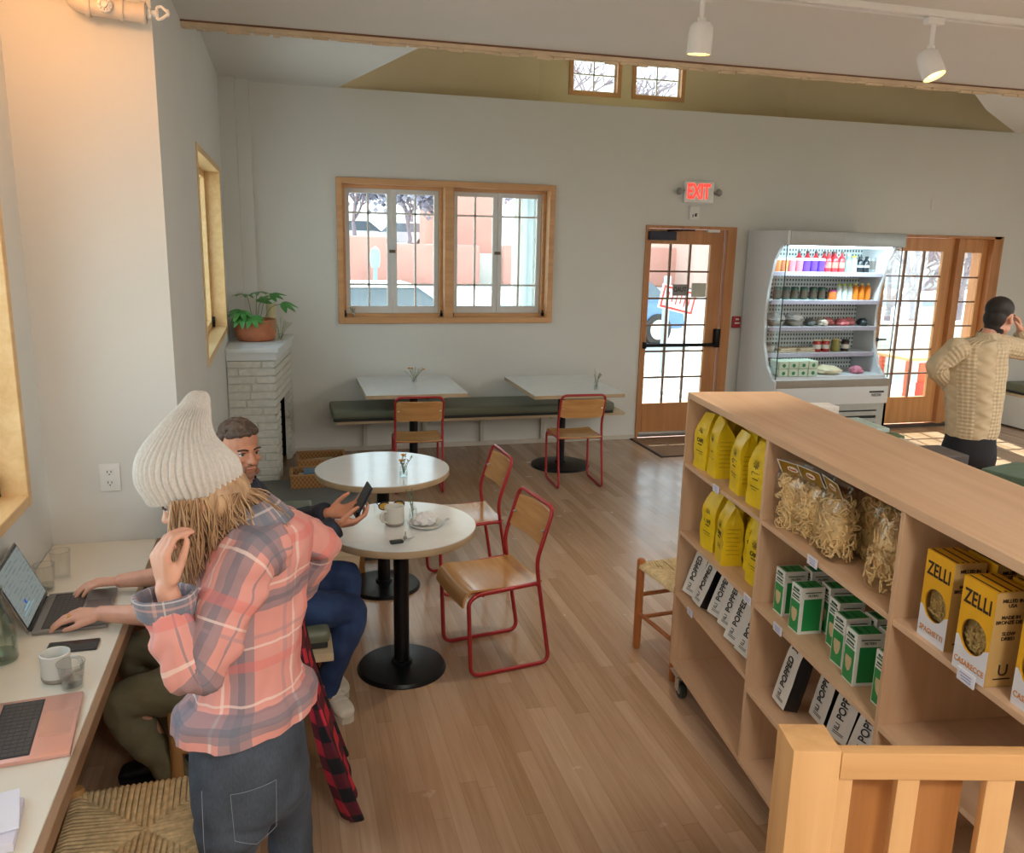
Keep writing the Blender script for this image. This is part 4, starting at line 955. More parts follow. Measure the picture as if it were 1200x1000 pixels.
def row(kind, pxs, zi, fmt, group, y=yf):
    for i, px in enumerate(pxs): place(kind, fx(px), y, FZ[zi], fmt % nth(i, len(pxs)) if len(pxs) > 1 else fmt, group)
T4 = 'top shelf of the display fridge'
row('orange_cup', (917, 925.5), 4, 'orange lidded cup, %s, on the fridge top shelf', 'orange cups in the fridge')
row('pink_cup', (934, 942.5), 4, 'dusty pink lidded cup, %s, on the fridge top shelf', 'pink cups in the fridge')
row('purple_cup', (951, 959.5, 968), 4, 'purple lidded cup, %s, on the fridge top shelf', 'purple cups in the fridge')
row('red_bottle', (976, 984, 992), 4, 'red drink bottle, %s in front row, fridge top shelf', 'red bottles in the fridge')
row('red_bottle', (950, 960, 970, 980, 990), 4, 'red drink bottle, %s in back row, fridge top shelf', 'red bottles in the fridge', 7.99)
row('teal_bottle', (1000,), 4, 'pale teal drink bottle right of the red bottles, fridge top shelf', 'mixed drinks in the fridge')
row('clear_bottle', (1007,), 4, 'clear bottle with yellow cap on the fridge top shelf', 'mixed drinks in the fridge')
row('black_bottle', (1014.5, 1022), 4, 'black drink bottle, %s, on the fridge top shelf', 'black bottles in the fridge')
row('grey_can', (1027, 1033, 1019, 1011), 4, 'grey can, %s, at the right of the fridge top shelf', 'grey cans in the fridge', 7.90)
for o in [o for o in bpy.data.objects if o.name.startswith('drink_can')][2:4]: o.location.y = 8.0
row('green_can', (920, 930, 940, 951, 962, 972), 3, 'dark green and brown can, %s, on the second fridge shelf', 'green cans in the fridge')
row('bright_jar', (985,), 3, 'small orange jar with magenta lid on the second fridge shelf', 'jars in the fridge')
row('water_bottle', (992.5, 999, 1005.5), 3, 'pale drink bottle with lime cap, %s, second fridge shelf', 'pale bottles in the fridge')
row('juice_bottle', (1012, 1019.5, 1027), 3, 'orange juice bottle, %s, on the second fridge shelf', 'orange juice bottles in the fridge')
row('red_jar', (973, 983), 1, 'red preserve jar, %s, on the fourth fridge shelf', 'red jars in the fridge')
row('pickle_jar', (995,), 1, 'olive green pickle jar with cream lid on the fourth fridge shelf', 'jars in the fridge')
row('dark_jar', (1007,), 1, 'dark brown jar with white label on the fourth fridge shelf', 'jars in the fridge')
# wrapped bowls, packs
KB = cm('kraft_bowl', '#8f8a7d', .6); PW = mat('plastic_wrap', '#dfe9ee', .25, bump=.4, bscale=30)
def blob(name, r, m, seed, amp, parent=None, loc=(0, 0, 0)):
    bm = BM(); res = bmesh.ops.create_uvsphere(bm, u_segments=20, v_segments=14, radius=1)
    for v in bm.verts:
        k = 1+amp*noise.noise(v.co*2.3+V3((seed, 0, 0))); v.co = V3((v.co.x*r[0]*k, v.co.y*r[1]*k, max(-r[2], v.co.z*r[2]*k)))
        v.co.z = max(v.co.z, -r[2]*.75) + r[2]*.75; v.co += V3(loc)
    return obj(name, bm, m, parent, 60)
for i, px in enumerate((922, 944)):
    t = thing('wrapped_bowl', 'kraft bowl of food in plastic wrap, %s, third fridge shelf' % nth(i, 2), 'bowl', (fx(px), 7.88, FZ[2]), 0, 'wrapped bowls in the fridge')
    bm = BM(); lathe(bm, [(0, 0), (.07, 0), (.10, .05), (.098, .052), (0, .05)], 24); obj('bowl', bm, KB, t, 40); blob('plastic_wrap', (.092, .085, .05), PW, i*3, .5, t, (0, 0, .045))
for i, (px, c, w, y, lb) in enumerate(((962, '#737b7c', .05, 7.86, 'small grey round pack next to the wrapped bowls'), (974, '#c9c2b4', .06, 7.84, 'pale yellow soft pack left of the pink packs'), (987, '#d98a8c', .07, 7.92, 'pink soft pack, left one, on third fridge shelf'), (999, '#d4777d', .07, 7.85, 'pink soft pack, middle one, on third fridge shelf'), (1011, '#cf8083', .07, 7.9, 'pink soft pack, right one, on third fridge shelf'), (1023, '#2d3b3d', .045, 7.84, 'dark small pack at the right end of the third fridge shelf'))):
    tag(blob('soft_pack', (w, .07, .045), mat('pack_%d' % i, c, .3, var=.25, vscale=25), i*2.1, .4), lb, 'pack', 'packs on the third fridge shelf', (fx(px), y, FZ[2]))
tag(blob('rolled_pack', (.07, .06, .055), mat('silver_roll', '#b7b3aa', .3, var=.3, vscale=18), 5, .2), 'silver wrapped roll at the left of the fourth fridge shelf', 'pack', None, (fx(916), 7.86, FZ[1]))
for i, px in enumerate((935, 957)):
    bm = BM(); box(bm, (-.11, -.07, 0), (.11, .07, .022), bev=.008); box(bm, (-.105, -.065, .024), (.108, .068, .045), bev=.008, M=T(.01, 0, 0, .15)); tag(obj('wrapped_sandwich', bm, mat('cream_wrap', '#d9cfb6', .5, var=.1, vscale=20)), 'cream wrapped flat sandwich pack, %s, fourth fridge shelf' % nth(i, 2), 'sandwich', 'wrapped sandwiches in the fridge', (fx(px), 7.87, FZ[1]), .05*i)
EGG = mat('pale_green_carton', '#cfe3cf', .6, var=.03); EGR = cm('egg_green', '#2e8a63')
k = 0
for r in range(2):
    for i in range(4):
        t = thing('egg_carton', 'pale green dotted carton, %s in %s row on the fridge floor' % (nth(i, 4), ('lower', 'upper')[r]), 'carton', (fx(917+i*11.3), 7.66, FZ[0]+.001+r*.081), 0, 'green dot cartons in the fridge')
        bm = BM(); box(bm, (-.055, -.1, 0), (.055, .1, .08), bev=.012); obj('carton', bm, EGG, t, 40)
        bm = BM(); cyl(bm, (0, -.1, .035), (0, -.1025, .035), .019, seg=20); obj('green_dot', bm, EGR, t, 40)
tag(blob('bread_bag', (.16, .12, .05), mat('bread_bag_m', '#d8cfae', .35, var=.12, vscale=10), 9, .3), 'clear bag of pale flatbreads on the fridge floor right of the cartons', 'bag', None, (fx(977), 7.72, FZ[0]))
tag(blob('pink_pack', (.07, .07, .045), mat('pink_pack_m', '#c77c93', .35, var=.3, vscale=30), 4, .3), 'pink and white pack at the right end of the fridge floor', 'pack', None, (fx(1012), 7.70, FZ[0]))
# ---------------------------------------------------------------- signs and small fittings on the back wall
t = thing('exit_sign', 'lit red EXIT sign with two lamp heads above the glass door', 'exit sign', (4.22, 8.2695, 2.5))
bm = BM(); box(bm, (-.165, -.05, 0), (.165, 0, .215), bev=.01); obj('housing', bm, WPLAS, t, 40)
EXR = emis('exit_red', '#ff2a22', 2.6)
def exitface():
    s = NT('exit_face'); s.bsdf(srgb('#dfb7a4'), .4); return s.m
bm = BM(); text_bm(bm, 'EXIT', .205, face_M((-.012, -.0515, .108), (1, 0, 0), (0, 0, 1)), sx=.62, bold=.006); obj('exit_letters', bm, EXR, t, 0)
for s in (-1, 1):
    bm = BM(); cyl(bm, (s*.165, -.03, .11), (s*.20, -.03, .11), .012, seg=10); sph(bm, (s*.225, -.045, .11), (.032, .03, .038), 12); obj('lamp_head', bm, mat('grey_lamp_head', '#8f8f8a', .4), t, 40)
t = thing('emergency_box', 'small white emergency device with dark mark below the exit sign', 'device', (4.19, 8.2695, 2.33)); bm = BM(); box(bm, (-.055, -.035, 0), (.055, 0, .14), bev=.008); obj('case', bm, WPLAS, t, 40)
bm = BM(); box(bm, (-.025, -.037, .025), (-.015, -.035, .055)); cyl(bm, (.012, -.0355, .045), (.012, -.037, .045), .014, seg=12); box(bm, (.0, -.0375, .058), (.03, -.036, .064)); obj('mark', bm, FDK, t, 0)
t = thing('fire_alarm_pull', 'red fire alarm pull station on the wall between door and fridge', 'alarm', (4.78, 8.2695, 1.2)); bm = BM(); box(bm, (-.045, -.035, 0), (.045, 0, .125), bev=.006); obj('alarm_body', bm, mat('alarm_red', '#b02a32', .35), t, 40)
bm = BM(); box(bm, (-.028, -.045, .045), (.028, -.035, .062), bev=.003); box(bm, (-.02, -.037, .085), (.02, -.035, .105)); obj('pull_bar', bm, WPLAS, t, 0)
t = thing('switch_plate', 'white blank switch plate high on the back wall right of the fridge', 'switch plate', (7.18, 8.2695, 2.52)); bm = BM(); box(bm, (-.05, -.008, 0), (.05, 0, .12), bev=.004); obj('plate', bm, WALL, t, 40)
bm = BM(); box(bm, (-.018, -.011, .025), (.018, -.008, .095), bev=.002); obj('cover', bm, WALL, t, 40)
t = thing('wall_outlet', 'white double wall outlet on the peach end wall above the counter', 'outlet', (-.748, 3.878, 1.045)); M = T(0, 0, 0)
bm = BM(); box(bm, (-.042, -.008, -.062), (.042, 0, .062), bev=.004); obj('cover_plate', bm, WPLAS, t, 40)
for z in (-.024, .024):
    bm = BM(); box(bm, (-.017, -.011, z-.016), (.017, -.008, z+.016), bev=.006); so = obj('socket', bm, WPLAS, t, 40)
    bm = BM(); box(bm, (-.009, -.0118, z-.002), (-.006, -.011, z+.008)); box(bm, (.006, -.0118, z-.002), (.009, -.011, z+.008)); cyl(bm, (0, -.0118, z-.009), (0, -.011, z-.009), .003, seg=8); obj('slot', bm, FDK, so, 0)
t = thing('heater_unit', 'white wall mounted air unit at the top left edge of the photo', 'air conditioner', (-.9345, 2.6, 2.86)); I2 = Matrix.Translation((0, 0, 0))
bm = BM(); box(bm, (-.065, -.45, 0), (.10, .42, .28), bev=.03, seg=3); obj('casing', bm, WPLAS, t, 40)
bm = BM(); box(bm, (.0, -.40, -.006), (.075, .38, .004)); obj('air_louver', bm, FGR, t, 0)
# doormat, door notices
t = thing('doormat', 'brown doormat with dark border inside the exit door', 'mat', (4.17, 7.85, 0)); bm = BM(); prism(bm, [(-.55, .38), (.55, .38), (.55, -.38), (-.55, -.38)], 0, .012); obj('mat_body', bm, mat('mat_brown', '#8f6d52', .9, var=.1, vscale=60, bump=.3, bscale=300), t, 0)
bm = BM(); 
for a, b in (((-.57, -.40), (.57, -.38)), ((-.57, .38), (.57, .40)), ((-.57, -.38), (-.55, .38)), ((.55, -.38), (.57, .38))): box(bm, (a[0], a[1], 0), (b[0], b[1], .009))
obj('mat_border', bm, mat('mat_edge', '#3b2a28', .8), t, 0)
t = thing('door_notice', 'small grey notice with mirrored lettering stuck on the exit door glass', 'notice', (4.11, 8.305, 1.60)); bm = BM(); box(bm, (-.085, -.001, -.06), (.085, .001, .06)); obj('sheet', bm, mat('grey_notice', '#8f908e', .5), t, 0)
bm = BM(); text_bm(bm, 'TUAD', .07, face_M((0, -.002, .005), (-1, 0, 0), (0, 0, 1)) , sx=.8, bold=.001); obj('notice_print', bm, FDK, t, 0)
bm = BM(); box(bm, (-.085, -.001, -.075), (.085, .001, .075)); tag(obj('door_sticker', bm, mat('pale_notice', '#c3c9bd', .5), None, 0), 'pale blank notice stuck high at the right of the exit door glass', 'notice', None, (4.33, 8.305, 1.60))
# ---------------------------------------------------------------- ceiling track and spots, pipe
t = thing('track_rail', 'white double lighting track running across the near ceiling', 'lighting track', (3.0, 3.60, 3.18))
bm = BM(); box(bm, (-1.9, -.035, -.03), (4.0, -.010, -.0005), bev=.003); box(bm, (-1.9, .012, -.03), (4.0, .037, -.0005), bev=.003); obj('rail', bm, WPLAS, t, 0)
bm = BM(); box(bm, (-1.9, -.010, -.012), (4.0, .012, -.0005)); obj('groove', bm, mat('grey_groove', '#8d8880', .5), t, 0)
def spot(px, y, z_c, tilt, rz, label, L):
    c = at(px[0], px[1], y)
    t = thing('spot_lamp', label, 'spotlight', (c.x, y, 3.15), 0, 'white track spotlights'); dz = c.z-3.15
    bm = BM(); box(bm, (-.045, -.018, -.03), (.045, .018, 0), bev=.004); cyl(bm, (0, 0, -.03), (0, 0, dz+.055), .011, seg=10); box(bm, (-.018, -.008, dz+.03), (.018, .008, dz+.075), bev=.004); obj('stem', bm, WPLAS, t, 40)
    M = Matrix.Translation((0, 0, dz)) @ Matrix.Rotation(rz, 4, 'Z') @ Matrix.Rotation(tilt, 4, 'X')
    bm = BM(); lathe(bm, [(.0, .055), (.035, .052), (.05, .035), (.053, 0), (.053, -.075), (.049, -.075), (.046, -.03), (.0, -.028)], 32, M=M); obj('lamp_can', bm, WPLAS, t, 40)
    bm = BM(); lathe(bm, [(0, -.034), (.033, -.034), (.033, -.030), (0, -.030)], 24, M=M); obj('bulb', bm, emis('spot_bulb', '#ffe0a8', 22), t, 40)
    bm = BM(); lathe(bm, [(.0455, -.032), (.0485, -.074), (.0478, -.074), (.0448, -.032)], 32, M=M); obj('reflector', bm, mat('warm_reflector', '#e6cf93', .25, .2), t, 40)
    l = light('spot_light', 'SPOT', (0, 0, 0), 34, (1, .88, .70), spot_size=1.2, spot_blend=.6, shadow_soft_size=.03); l.matrix_world = Matrix.Translation((c.x, y, 0)) @ Matrix.Translation((0, 0, 3.15)) @ M @ Matrix.Translation((0, 0, -.08))
spot((821, 42), 3.60, 0, .10, .1, 'white cylindrical track spot hanging left, pointing straight down', 0)
spot((1089, 73), 3.60, 0, -.45, .5, 'white cylindrical track spot hanging right, tilted towards the viewer', 0)
# pipe with couplings at the top left
PIPEM = mat('painted_pipe', '#d8cec0', .45, var=.03)
y = 3.80; a = at(92, -8, y); a1 = at(84, 3, y); b = at(172, 16, y)
t = thing('sprinkler_pipe', 'beige painted pipe with couplings running under the ceiling at top left', 'pipe', tuple(a)); I3 = Matrix.Translation(-a)
bm = BM(); tube(bm, fillet([V3((a.x-.02, a.y, 3.179)), a1+V3((.0, 0, .0)), b], .06, 6), .036, 16)
for px in (104, 143, 168): q = at(px, lerp(6, 15, (px-100)/70.), y); dd = (b-a1).normalized(); cyl(bm, q-dd*.008, q+dd*.008, .041, seg=18)
obj('pipe_run', bm, PIPEM, t, 40, inv=I3)
bm = BM(); q = at(177, 16, y); cyl(bm, b, q, .022, seg=12); q2 = at(184, 16, y); cyl(bm, q, q2, .012, seg=10); q3 = at(189, 15, y)
for k in (-1, 1): tube(bm, [q2+V3((0, 0, k*.022)), q3+V3((0, 0, k*.022)), q3+V3((.03, 0, 0))], .006, 6)
tube(bm, [q2+V3((0, 0, .022)), q2-V3((0, 0, .022))], .006, 6); cyl(bm, q3+V3((.02, 0, 0)), q3+V3((.028, 0, 0)), .014, seg=10); obj('sprinkler_head', bm, WPLAS, t, 40, inv=I3)
bm = BM(); q = at(123, 6, y-.04)
for k in range(10): aa = 2*PI*k/10; cyl(bm, q+V3((.022*math.cos(aa), -.01, .022*math.sin(aa))), q+V3((.014*math.cos(aa), -.016, .014*math.sin(aa))), .004, seg=6)
cyl(bm, q+V3((0, .01, 0)), q+V3((0, -.01, 0)), .026, seg=14); cyl(bm, q+V3((0, -.01, 0)), q+V3((0, -.02, 0)), .01, seg=10); obj('valve_rosette', bm, WPLAS, t, 40, inv=I3)
ZT_ = .7505
CER = mat('white_glaze', '#d8d8d0', .25, var=.02); CERG = mat('raw_grey_foot', '#9c958a', .6); INKL = mat('grey_print', '#77766e', .5)
def cup(name, label, loc, r, h, rz, foot=True, mark=True, group=None):
    t = thing(name, label, 'mug', loc, rz, group); bm = BM()
    lathe(bm, [(0, .0), (r*.82, .0), (r*.9, .004), (r, .02), (r, h), (r-.004, h+.001), (r-.006, h-.003), (r-.006, .012), (0, .010)], 32); obj('cup_body', bm, CER, t, 40)
    bm = BM(); tube(bm, [(r-.003, 0, h*.80), (r+.020, 0, h*.82), (r+.032, 0, h*.62), (r+.026, 0, h*.36), (r-.003, 0, h*.24)], .0058, 8, sm=5); obj('handle', bm, CER, t, 60)
    if foot: bm = BM(); lathe(bm, [(0, -.0), (r*.83, -.0), (r*.93, .004), (r+.0006, .012), (r+.0006, .016), (r*.9, .016), (0, .004)], 32); obj('raw_foot', bm, CERG, t, 40)
    if mark:
        bm = BM(); M = Matrix.Rotation(-PI*.62, 4, 'Z'); prism(bm, [(-.008, 0), (.008, 0), (.01, .012), (.004, .03), (-.004, .03), (-.01, .012)], 0, .0008, M @ face_M((r+.0002, 0, h*.35), (0, 1, 0), (0, 0, 1))); obj('printed_mark', bm, INKL, t, 0)
    return t
cup('mug', 'white mug with raw grey foot on the round table beside the plate', (.487, 3.85, ZT_), .047, .092, PI*1.18)
cup('mug', 'white mug standing on the counter between phone and water glass', (-.705, 2.635, .7505), .043, .088, -.15, mark=False)
def glass(label, loc, r0, r1, h, water=0.0, name='water_glass', cat='glass'):
    t = thing(name, label, cat, loc); bm = BM()
    lathe(bm, [(0, 0), (r0, 0), (r1, h), (r1-.0025, h), (r0-.002, .008), (0, .008)], 32); obj('glass_wall', bm, CGLASS, t, 50)
    bm = BM(); tube(bm, [(r1*math.cos(a*PI/12)-.0, r1*math.sin(a*PI/12), h) for a in range(24)], .0016, 6, True); obj('rim', bm, glassmat('rim_glass', '#fafcfb', .05, .2, .4), t, 60)
    if water: bm = BM(); k = water; lathe(bm, [(0, .009), (r0-.003, .009), (lerp(r0, r1, k)-.0035, h*k), (0, h*k)], 32); obj('water', bm, glassmat('water', '#f4faf9', .02, .15, .5), t, 50)
    return t
glass('short clear glass of water standing beside the white mug on the counter', (-.648, 2.572, .7505), .029, .040, .082, .35)
glass('clear tumbler near the corner of the counter, nearer the end wall', (-.875, 3.475, .7505), .030, .038, .115, 0)
glass('clear tumbler near the corner of the counter, nearer the laptop', (-.905, 3.36, .7505), .030, .038, .105, .25)
t = thing('water_carafe', 'greenish clear glass carafe on the counter at the left edge', 'carafe', (-.90, 2.80, .7505)); bm = BM()
lathe(bm, [(0, 0), (.042, 0), (.047, .01), (.047, .09), (.043, .13), (.024, .18), (.020, .21), (.024, .25), (.021, .25), (.017, .21), (.021, .18), (.039, .13), (.043, .09), (.043, .014), (0, .012)], 32); obj('glass_wall', bm, glassmat('green_glass', '#f1f8f4', .03, .15, .4), t, 60)
bm = BM(); lathe(bm, [(0, .0125), (.041, .0145), (.041, .03), (0, .03)], 24); obj('water', bm, glassmat('green_water', '#c3dccb', .02, .4, .6), t, 60)
# phone, notebook
t = thing('phone', 'dark phone lying on the counter behind the white mug', 'phone', (-.705, 2.845, .7505), .02); bm = BM(); box(bm, (-.078, -.038, 0), (.078, .038, .008), bev=.004); obj('phone_body', bm, mat('phone_case', '#3d3b3c', .4), t, 40)
bm = BM(); box(bm, (-.072, -.033, .008), (.072, .033, .0084)); obj('phone_screen', bm, mat('phone_glass', '#22242a', .08), t, 0)
t = thing('notebook', 'white paper pad with a loose sheet at the bottom left of the counter', 'notebook', (-.745, 1.915, .7505), .12); bm = BM(); box(bm, (-.12, -.085, 0), (.12, .085, .022), bev=.003); obj('pad', bm, mat('lavender_white_paper', '#d9d7e6', .6, var=.01), t, 40)
bm = BM(); box(bm, (-.135, -.075, .0225), (.118, .08, .0235), M=T(0, .02, .004, .12, .02)); obj('loose_sheet', bm, mat('white_sheet', '#e4e6f2', .6, var=.01), t, 0)
# ---- laptops
def laptop(label, loc, rz, bodyc, w, d, ang, keyc, lit):
    t = thing('laptop', label, 'laptop', loc, rz, None); body = mat('laptop_'+bodyc[1:], bodyc, .32, .55, var=.01)
    bm = BM(); box(bm, (0, -w/2, 0), (d, w/2, .0135), bev=.005); obj('base', bm, body, t, 40)
    bm = BM(); box(bm, (.028, -w/2+.018, .0136), (d*.58, w/2-.018, .0141)); obj('key_well', bm, mat('key_well', '#2a2a2d', .5), t, 0)
    bm = BM(); kx0 = .032; kw = (w-.05)/14; rows = 6; kh = (d*.58-.004-kx0)/rows
    for r in range(rows):
        y = -w/2+.025
        for c in range(14):
            if r == rows-1 and 4 <= c <= 8:
                if c == 4: box(bm, (kx0+r*kh+.0012, y+c*kw+.001, .0142), (kx0+(r+1)*kh-.0012, y+(c+5)*kw-.001, .0152))
                continue
            box(bm, (kx0+r*kh+.0012, y+c*kw+.001, .0142), (kx0+(r+1)*kh-.0012, y+(c+1)*kw-.001, .0152))
    obj('keys', bm, mat('laptop_keys', keyc, .55, var=.05), t, 0)
    bm = BM(); box(bm, (d*.62, -.065, .0136), (d-.010, .065, .0139)); obj('trackpad', bm, mat('trackpad_'+bodyc[1:], bodyc, .2, .5, var=.0), t, 0)
    M = T(-.002, 0, .010, 0, 0, -ang)
    bm = BM(); box(bm, (-.006, -w/2, .004), (0, w/2, d*1.0), M=M, bev=.0025); lid = obj('screen_lid', bm, body, t, 40)
    bm = BM(); box(bm, (0.0002, -w/2+.004, .008), (.0010, w/2-.004, d*1.0-.004), M=M); obj('screen_bezel', bm, mat('bezel_black', '#191a1c', .15), lid, 0)
    bm = BM(); box(bm, (.0012, -w/2+.010, .020), (.0018, w/2-.010, d*.94), M=M); obj('screen_panel', bm, lit, lid, 0)
    bm = BM(); cyl(bm, (-.002, -w*.42, .010), (-.002, w*.42, .010), .006, seg=10); obj('hinge', bm, mat('bezel_black', '#191a1c', .15), t, 40)
    return t, lid, M
def screen_mat():
    s = NT('laptop_page'); v = s.coord('Object'); sep = s.n('ShaderNodeSeparateXYZ', Vector=v)
    ln = s.math('FRACT', s.math('MULTIPLY', sep.outputs[2], 70.0)); wv = s.n('ShaderNodeTexNoise', Vector=s.coord(scale=(1, 9, 70)), Scale=3.0)
    f = s.math('MULTIPLY', s.math('LESS_THAN', ln, .35), s.math('GREATER_THAN', wv.outputs[0], .52))
    col = s.mix(f, srgb('#a9b0aa'), srgb('#929b97')); e = s.n('ShaderNodeEmission', Strength=.30, Color=col); s.t.links.new(e.outputs[0], s.out.inputs[0]); return s.m
lt, lid, LM = laptop('space grey open laptop the man in khaki trousers is typing on', (-.868, 3.125, .7505), .06, '#8d8885', .335, .235, .40, '#4a4645', screen_mat())
bm = BM(); box(bm, (.002, -.06, .07), (.0023, -.045, .085), M=LM); obj('page_icon', bm, emis('blue_icon', '#3557b8', .5), lid, 0)
bm = BM(); box(bm, (.002, -.10, .06), (.0022, -.02, .066), M=LM); box(bm, (.002, -.13, .05), (.0022, .02, .053), M=LM); obj('page_line', bm, emis('screen_pale', '#9bc3cf', .4), lid, 0)
laptop('rose gold open laptop in the foreground on the counter', (-.822, 2.335, .7505), .10, '#dfaea2', .325, .232, .45, '#48494e', mat('dark_screen', '#1c1e22', .1))
# ---- things on the round tables
t = thing('plate', 'white plate with a crumpled napkin on the round table', 'plate', (.630, 3.80, ZT_)); bm = BM(); lathe(bm, [(0, 0), (.06, 0), (.078, .012), (.082, .020), (.079, .020), (.062, .006), (0, .005)], 40); obj('dish', bm, CER, t, 50)
bm = BM(); res = bmesh.ops.create_icosphere(bm, subdivisions=5, radius=1)
for v in bm.verts:
    n = v.co.normalized(); k = 1+.30*noise.noise(n*2.2)+.18*noise.ridged_multi_fractal(n*2.6, 1, 2, 3, 1, 2)-.18; v.co = V3((n.x*.056*k, n.y*.046*k, max(n.z*.040*k, -.012)+.018))
tag(obj('napkin', bm, mat('white_napkin', '#dfe1e3', .8, var=.01), None, 180), 'crumpled white paper napkin lying on the plate', 'napkin', None, (.628, 3.815, ZT_+.006))
t = thing('fork', 'small metal fork lying on the edge of the plate with the napkin', 'fork', (.700, 3.765, ZT_+.0225), .9); bm = BM(); box(bm, (-.05, -.004, 0), (.035, .004, .002), bev=.0008); box(bm, (.035, -.009, 0), (.05, .009, .002), bev=.0008)
for k in range(4): box(bm, (.05, -.009+k*.0052, 0), (.072, -.0065+k*.0052, .002))
obj('fork_body', bm, STEEL, t, 0)
def sprig(t, base, seed, n, h, spread, leafc, flower=None, name='sprig'):
    random.seed(seed); bs = BM(); bl = BM(); bf = BM()
    for k in range(n):
        a = random.uniform(0, 6.28); tip = V3((base[0]+spread*math.cos(a)*random.uniform(.3, 1), base[1]+spread*math.sin(a)*random.uniform(.3, 1), base[2]+h*random.uniform(.75, 1.05))); mid = (V3(base)+tip)/2+V3((0, 0, h*.12))
        P = catmull([V3(base), mid, tip], 6); tube(bs, P, .0011, 5)
        for i in range(3, len(P)):
            for q in range(3):
                d = V3((random.gauss(0, 1), random.gauss(0, 1), random.gauss(.4, .6))).normalized(); u, v = frame(d); L_ = random.uniform(.008, .016); w = L_*.22
                c = P[i]; bl.faces.new([bl.verts.new(c), bl.verts.new(c+d*L_*.5+u*w), bl.verts.new(c+d*L_), bl.verts.new(c+d*L_*.5-u*w)])
        if flower and k < flower[1]:
            sph(bf, tip, (.011, .011, .008), 10)
            for q in range(7): aa = 2*PI*q/7; sph(bf, tip+V3((.010*math.cos(aa), .010*math.sin(aa), .001)), (.006, .006, .003), 6)
    obj('stem', bs, mat('stem_green', '#6d7c4a', .6), t, 60); obj('leaves', bl, mat(leafc[0], leafc[1], .6, var=.15), t, 0)
    if flower: obj('blossom', bf, mat(flower[0], flower[2], .6, var=.1), t, 60)
    else: bf.free()
def vase(label, loc, seed, fl=('amber_petal', 2, '#d59a3c'), h=.07, r=.024, leaf=('sprig_leaf', '#77855c'), n=7, sh=.12, sp=.055):
    t = thing('bud_vase', label, 'vase', loc); bm = BM(); lathe(bm, [(0, 0), (r, 0), (r*1.05, h*.3), (r*.8, h), (r*.8-.002, h), (r*1.0-.002, h*.3), (r-.002, .006), (0, .005)], 20); obj('glass_wall', bm, CGLASS, t, 50)
    bm = BM(); lathe(bm, [(0, .006), (r-.003, .006), (r*.95-.003, h*.5), (0, h*.5)], 20); obj('water', bm, glassmat('water', '#f4faf9', .02, .15, .5), t, 50)
    sprig(t, (0, 0, .01), seed, n, sh, sp, leaf, fl); return t
vase('small glass vase with amber flower and sprigs on the farther round table', (.645, 4.66, ZT_), 3)
vase('little glass with a rosemary sprig on the round table behind the plate', (.585, 3.90, ZT_), 4, None, .06, .022, ('rosemary_leaf', '#6f7f6f'), 4, .14, .05)
vase('small glass vase with flowers on the left square table', (1.19, 7.83, ZT_), 5, ('amber_petal', 3, '#d59a3c'), n=9, sp=.10, sh=.13)
vase('small glass vase with dark twigs on the right square table', (2.78, 7.20, ZT_), 6, None, .09, .022, ('grey_leaf', '#6b6a60'), 7, .17, .07)
vase('small vase with white blossom on the left corner of the back window sill', (.675, 8.29, 1.322), 7, ('white_petal', 3, '#dfe0d6'), .05, .018, ('sprig_leaf', '#77855c'), 5, .10, .05)
# sunglasses and keys
t = thing('sunglasses', 'dark sunglasses with amber lenses lying behind the mug', 'sunglasses', (.50, 4.06, ZT_), .05); AMB = mat('amber_lens', '#c99a35', .15)
for s in (-1, 1):
    pts = [V3((s*.036+.028*math.cos(a*PI/10), 0, .027+.020*math.sin(a*PI/10))) for a in range(20)]; bm = BM(); tube(bm, pts, .0032, 6, True); obj('frame_rim', bm, DARKM, t, 60)
    bm = BM(); prism(bm, [(p.x, p.z) for p in pts], -.001, .001, Matrix.Rotation(PI/2, 4, 'X')); obj('lens', bm, AMB, t, 0)
    bm = BM(); tube(bm, [(s*.066, 0, .034), (s*.070, .06, .030), (s*.068, .13, .006)], .0024, 6, sm=4); obj('temple', bm, DARKM, t, 60)
bm = BM(); tube(bm, [(-.010, 0, .034), (0, -.002, .038), (.010, 0, .034)], .003, 6); obj('bridge', bm, DARKM, t, 60)
t = thing('car_keys', 'black key fob with a bunch of keys on the round table edge', 'keys', (.472, 3.60, ZT_), .15); bm = BM(); box(bm, (-.038, -.016, 0), (.022, .016, .013), bev=.006); obj('key_fob', bm, mat('fob_black', '#2f332f', .35), t, 40)
bm = BM(); tube(bm, [(.030+.010*math.cos(a*PI/8), .010*math.sin(a*PI/8), .008+.003*math.sin(a)) for a in range(16)], .001, 5, True); obj('key_ring', bm, STEEL, t, 60)
for k, (a, z) in enumerate(((.5, .006), (-.2, .010), (1.2, .012))):
    bm = BM(); M = T(.032, 0, z, a, 0, -.25*k); box(bm, (0, -.009, 0), (.018, .009, .002), M=M, bev=.0009); box(bm, (.018, -.003, 0), (.045, .003, .002), M=M); obj('key', bm, STEEL, t, 0)
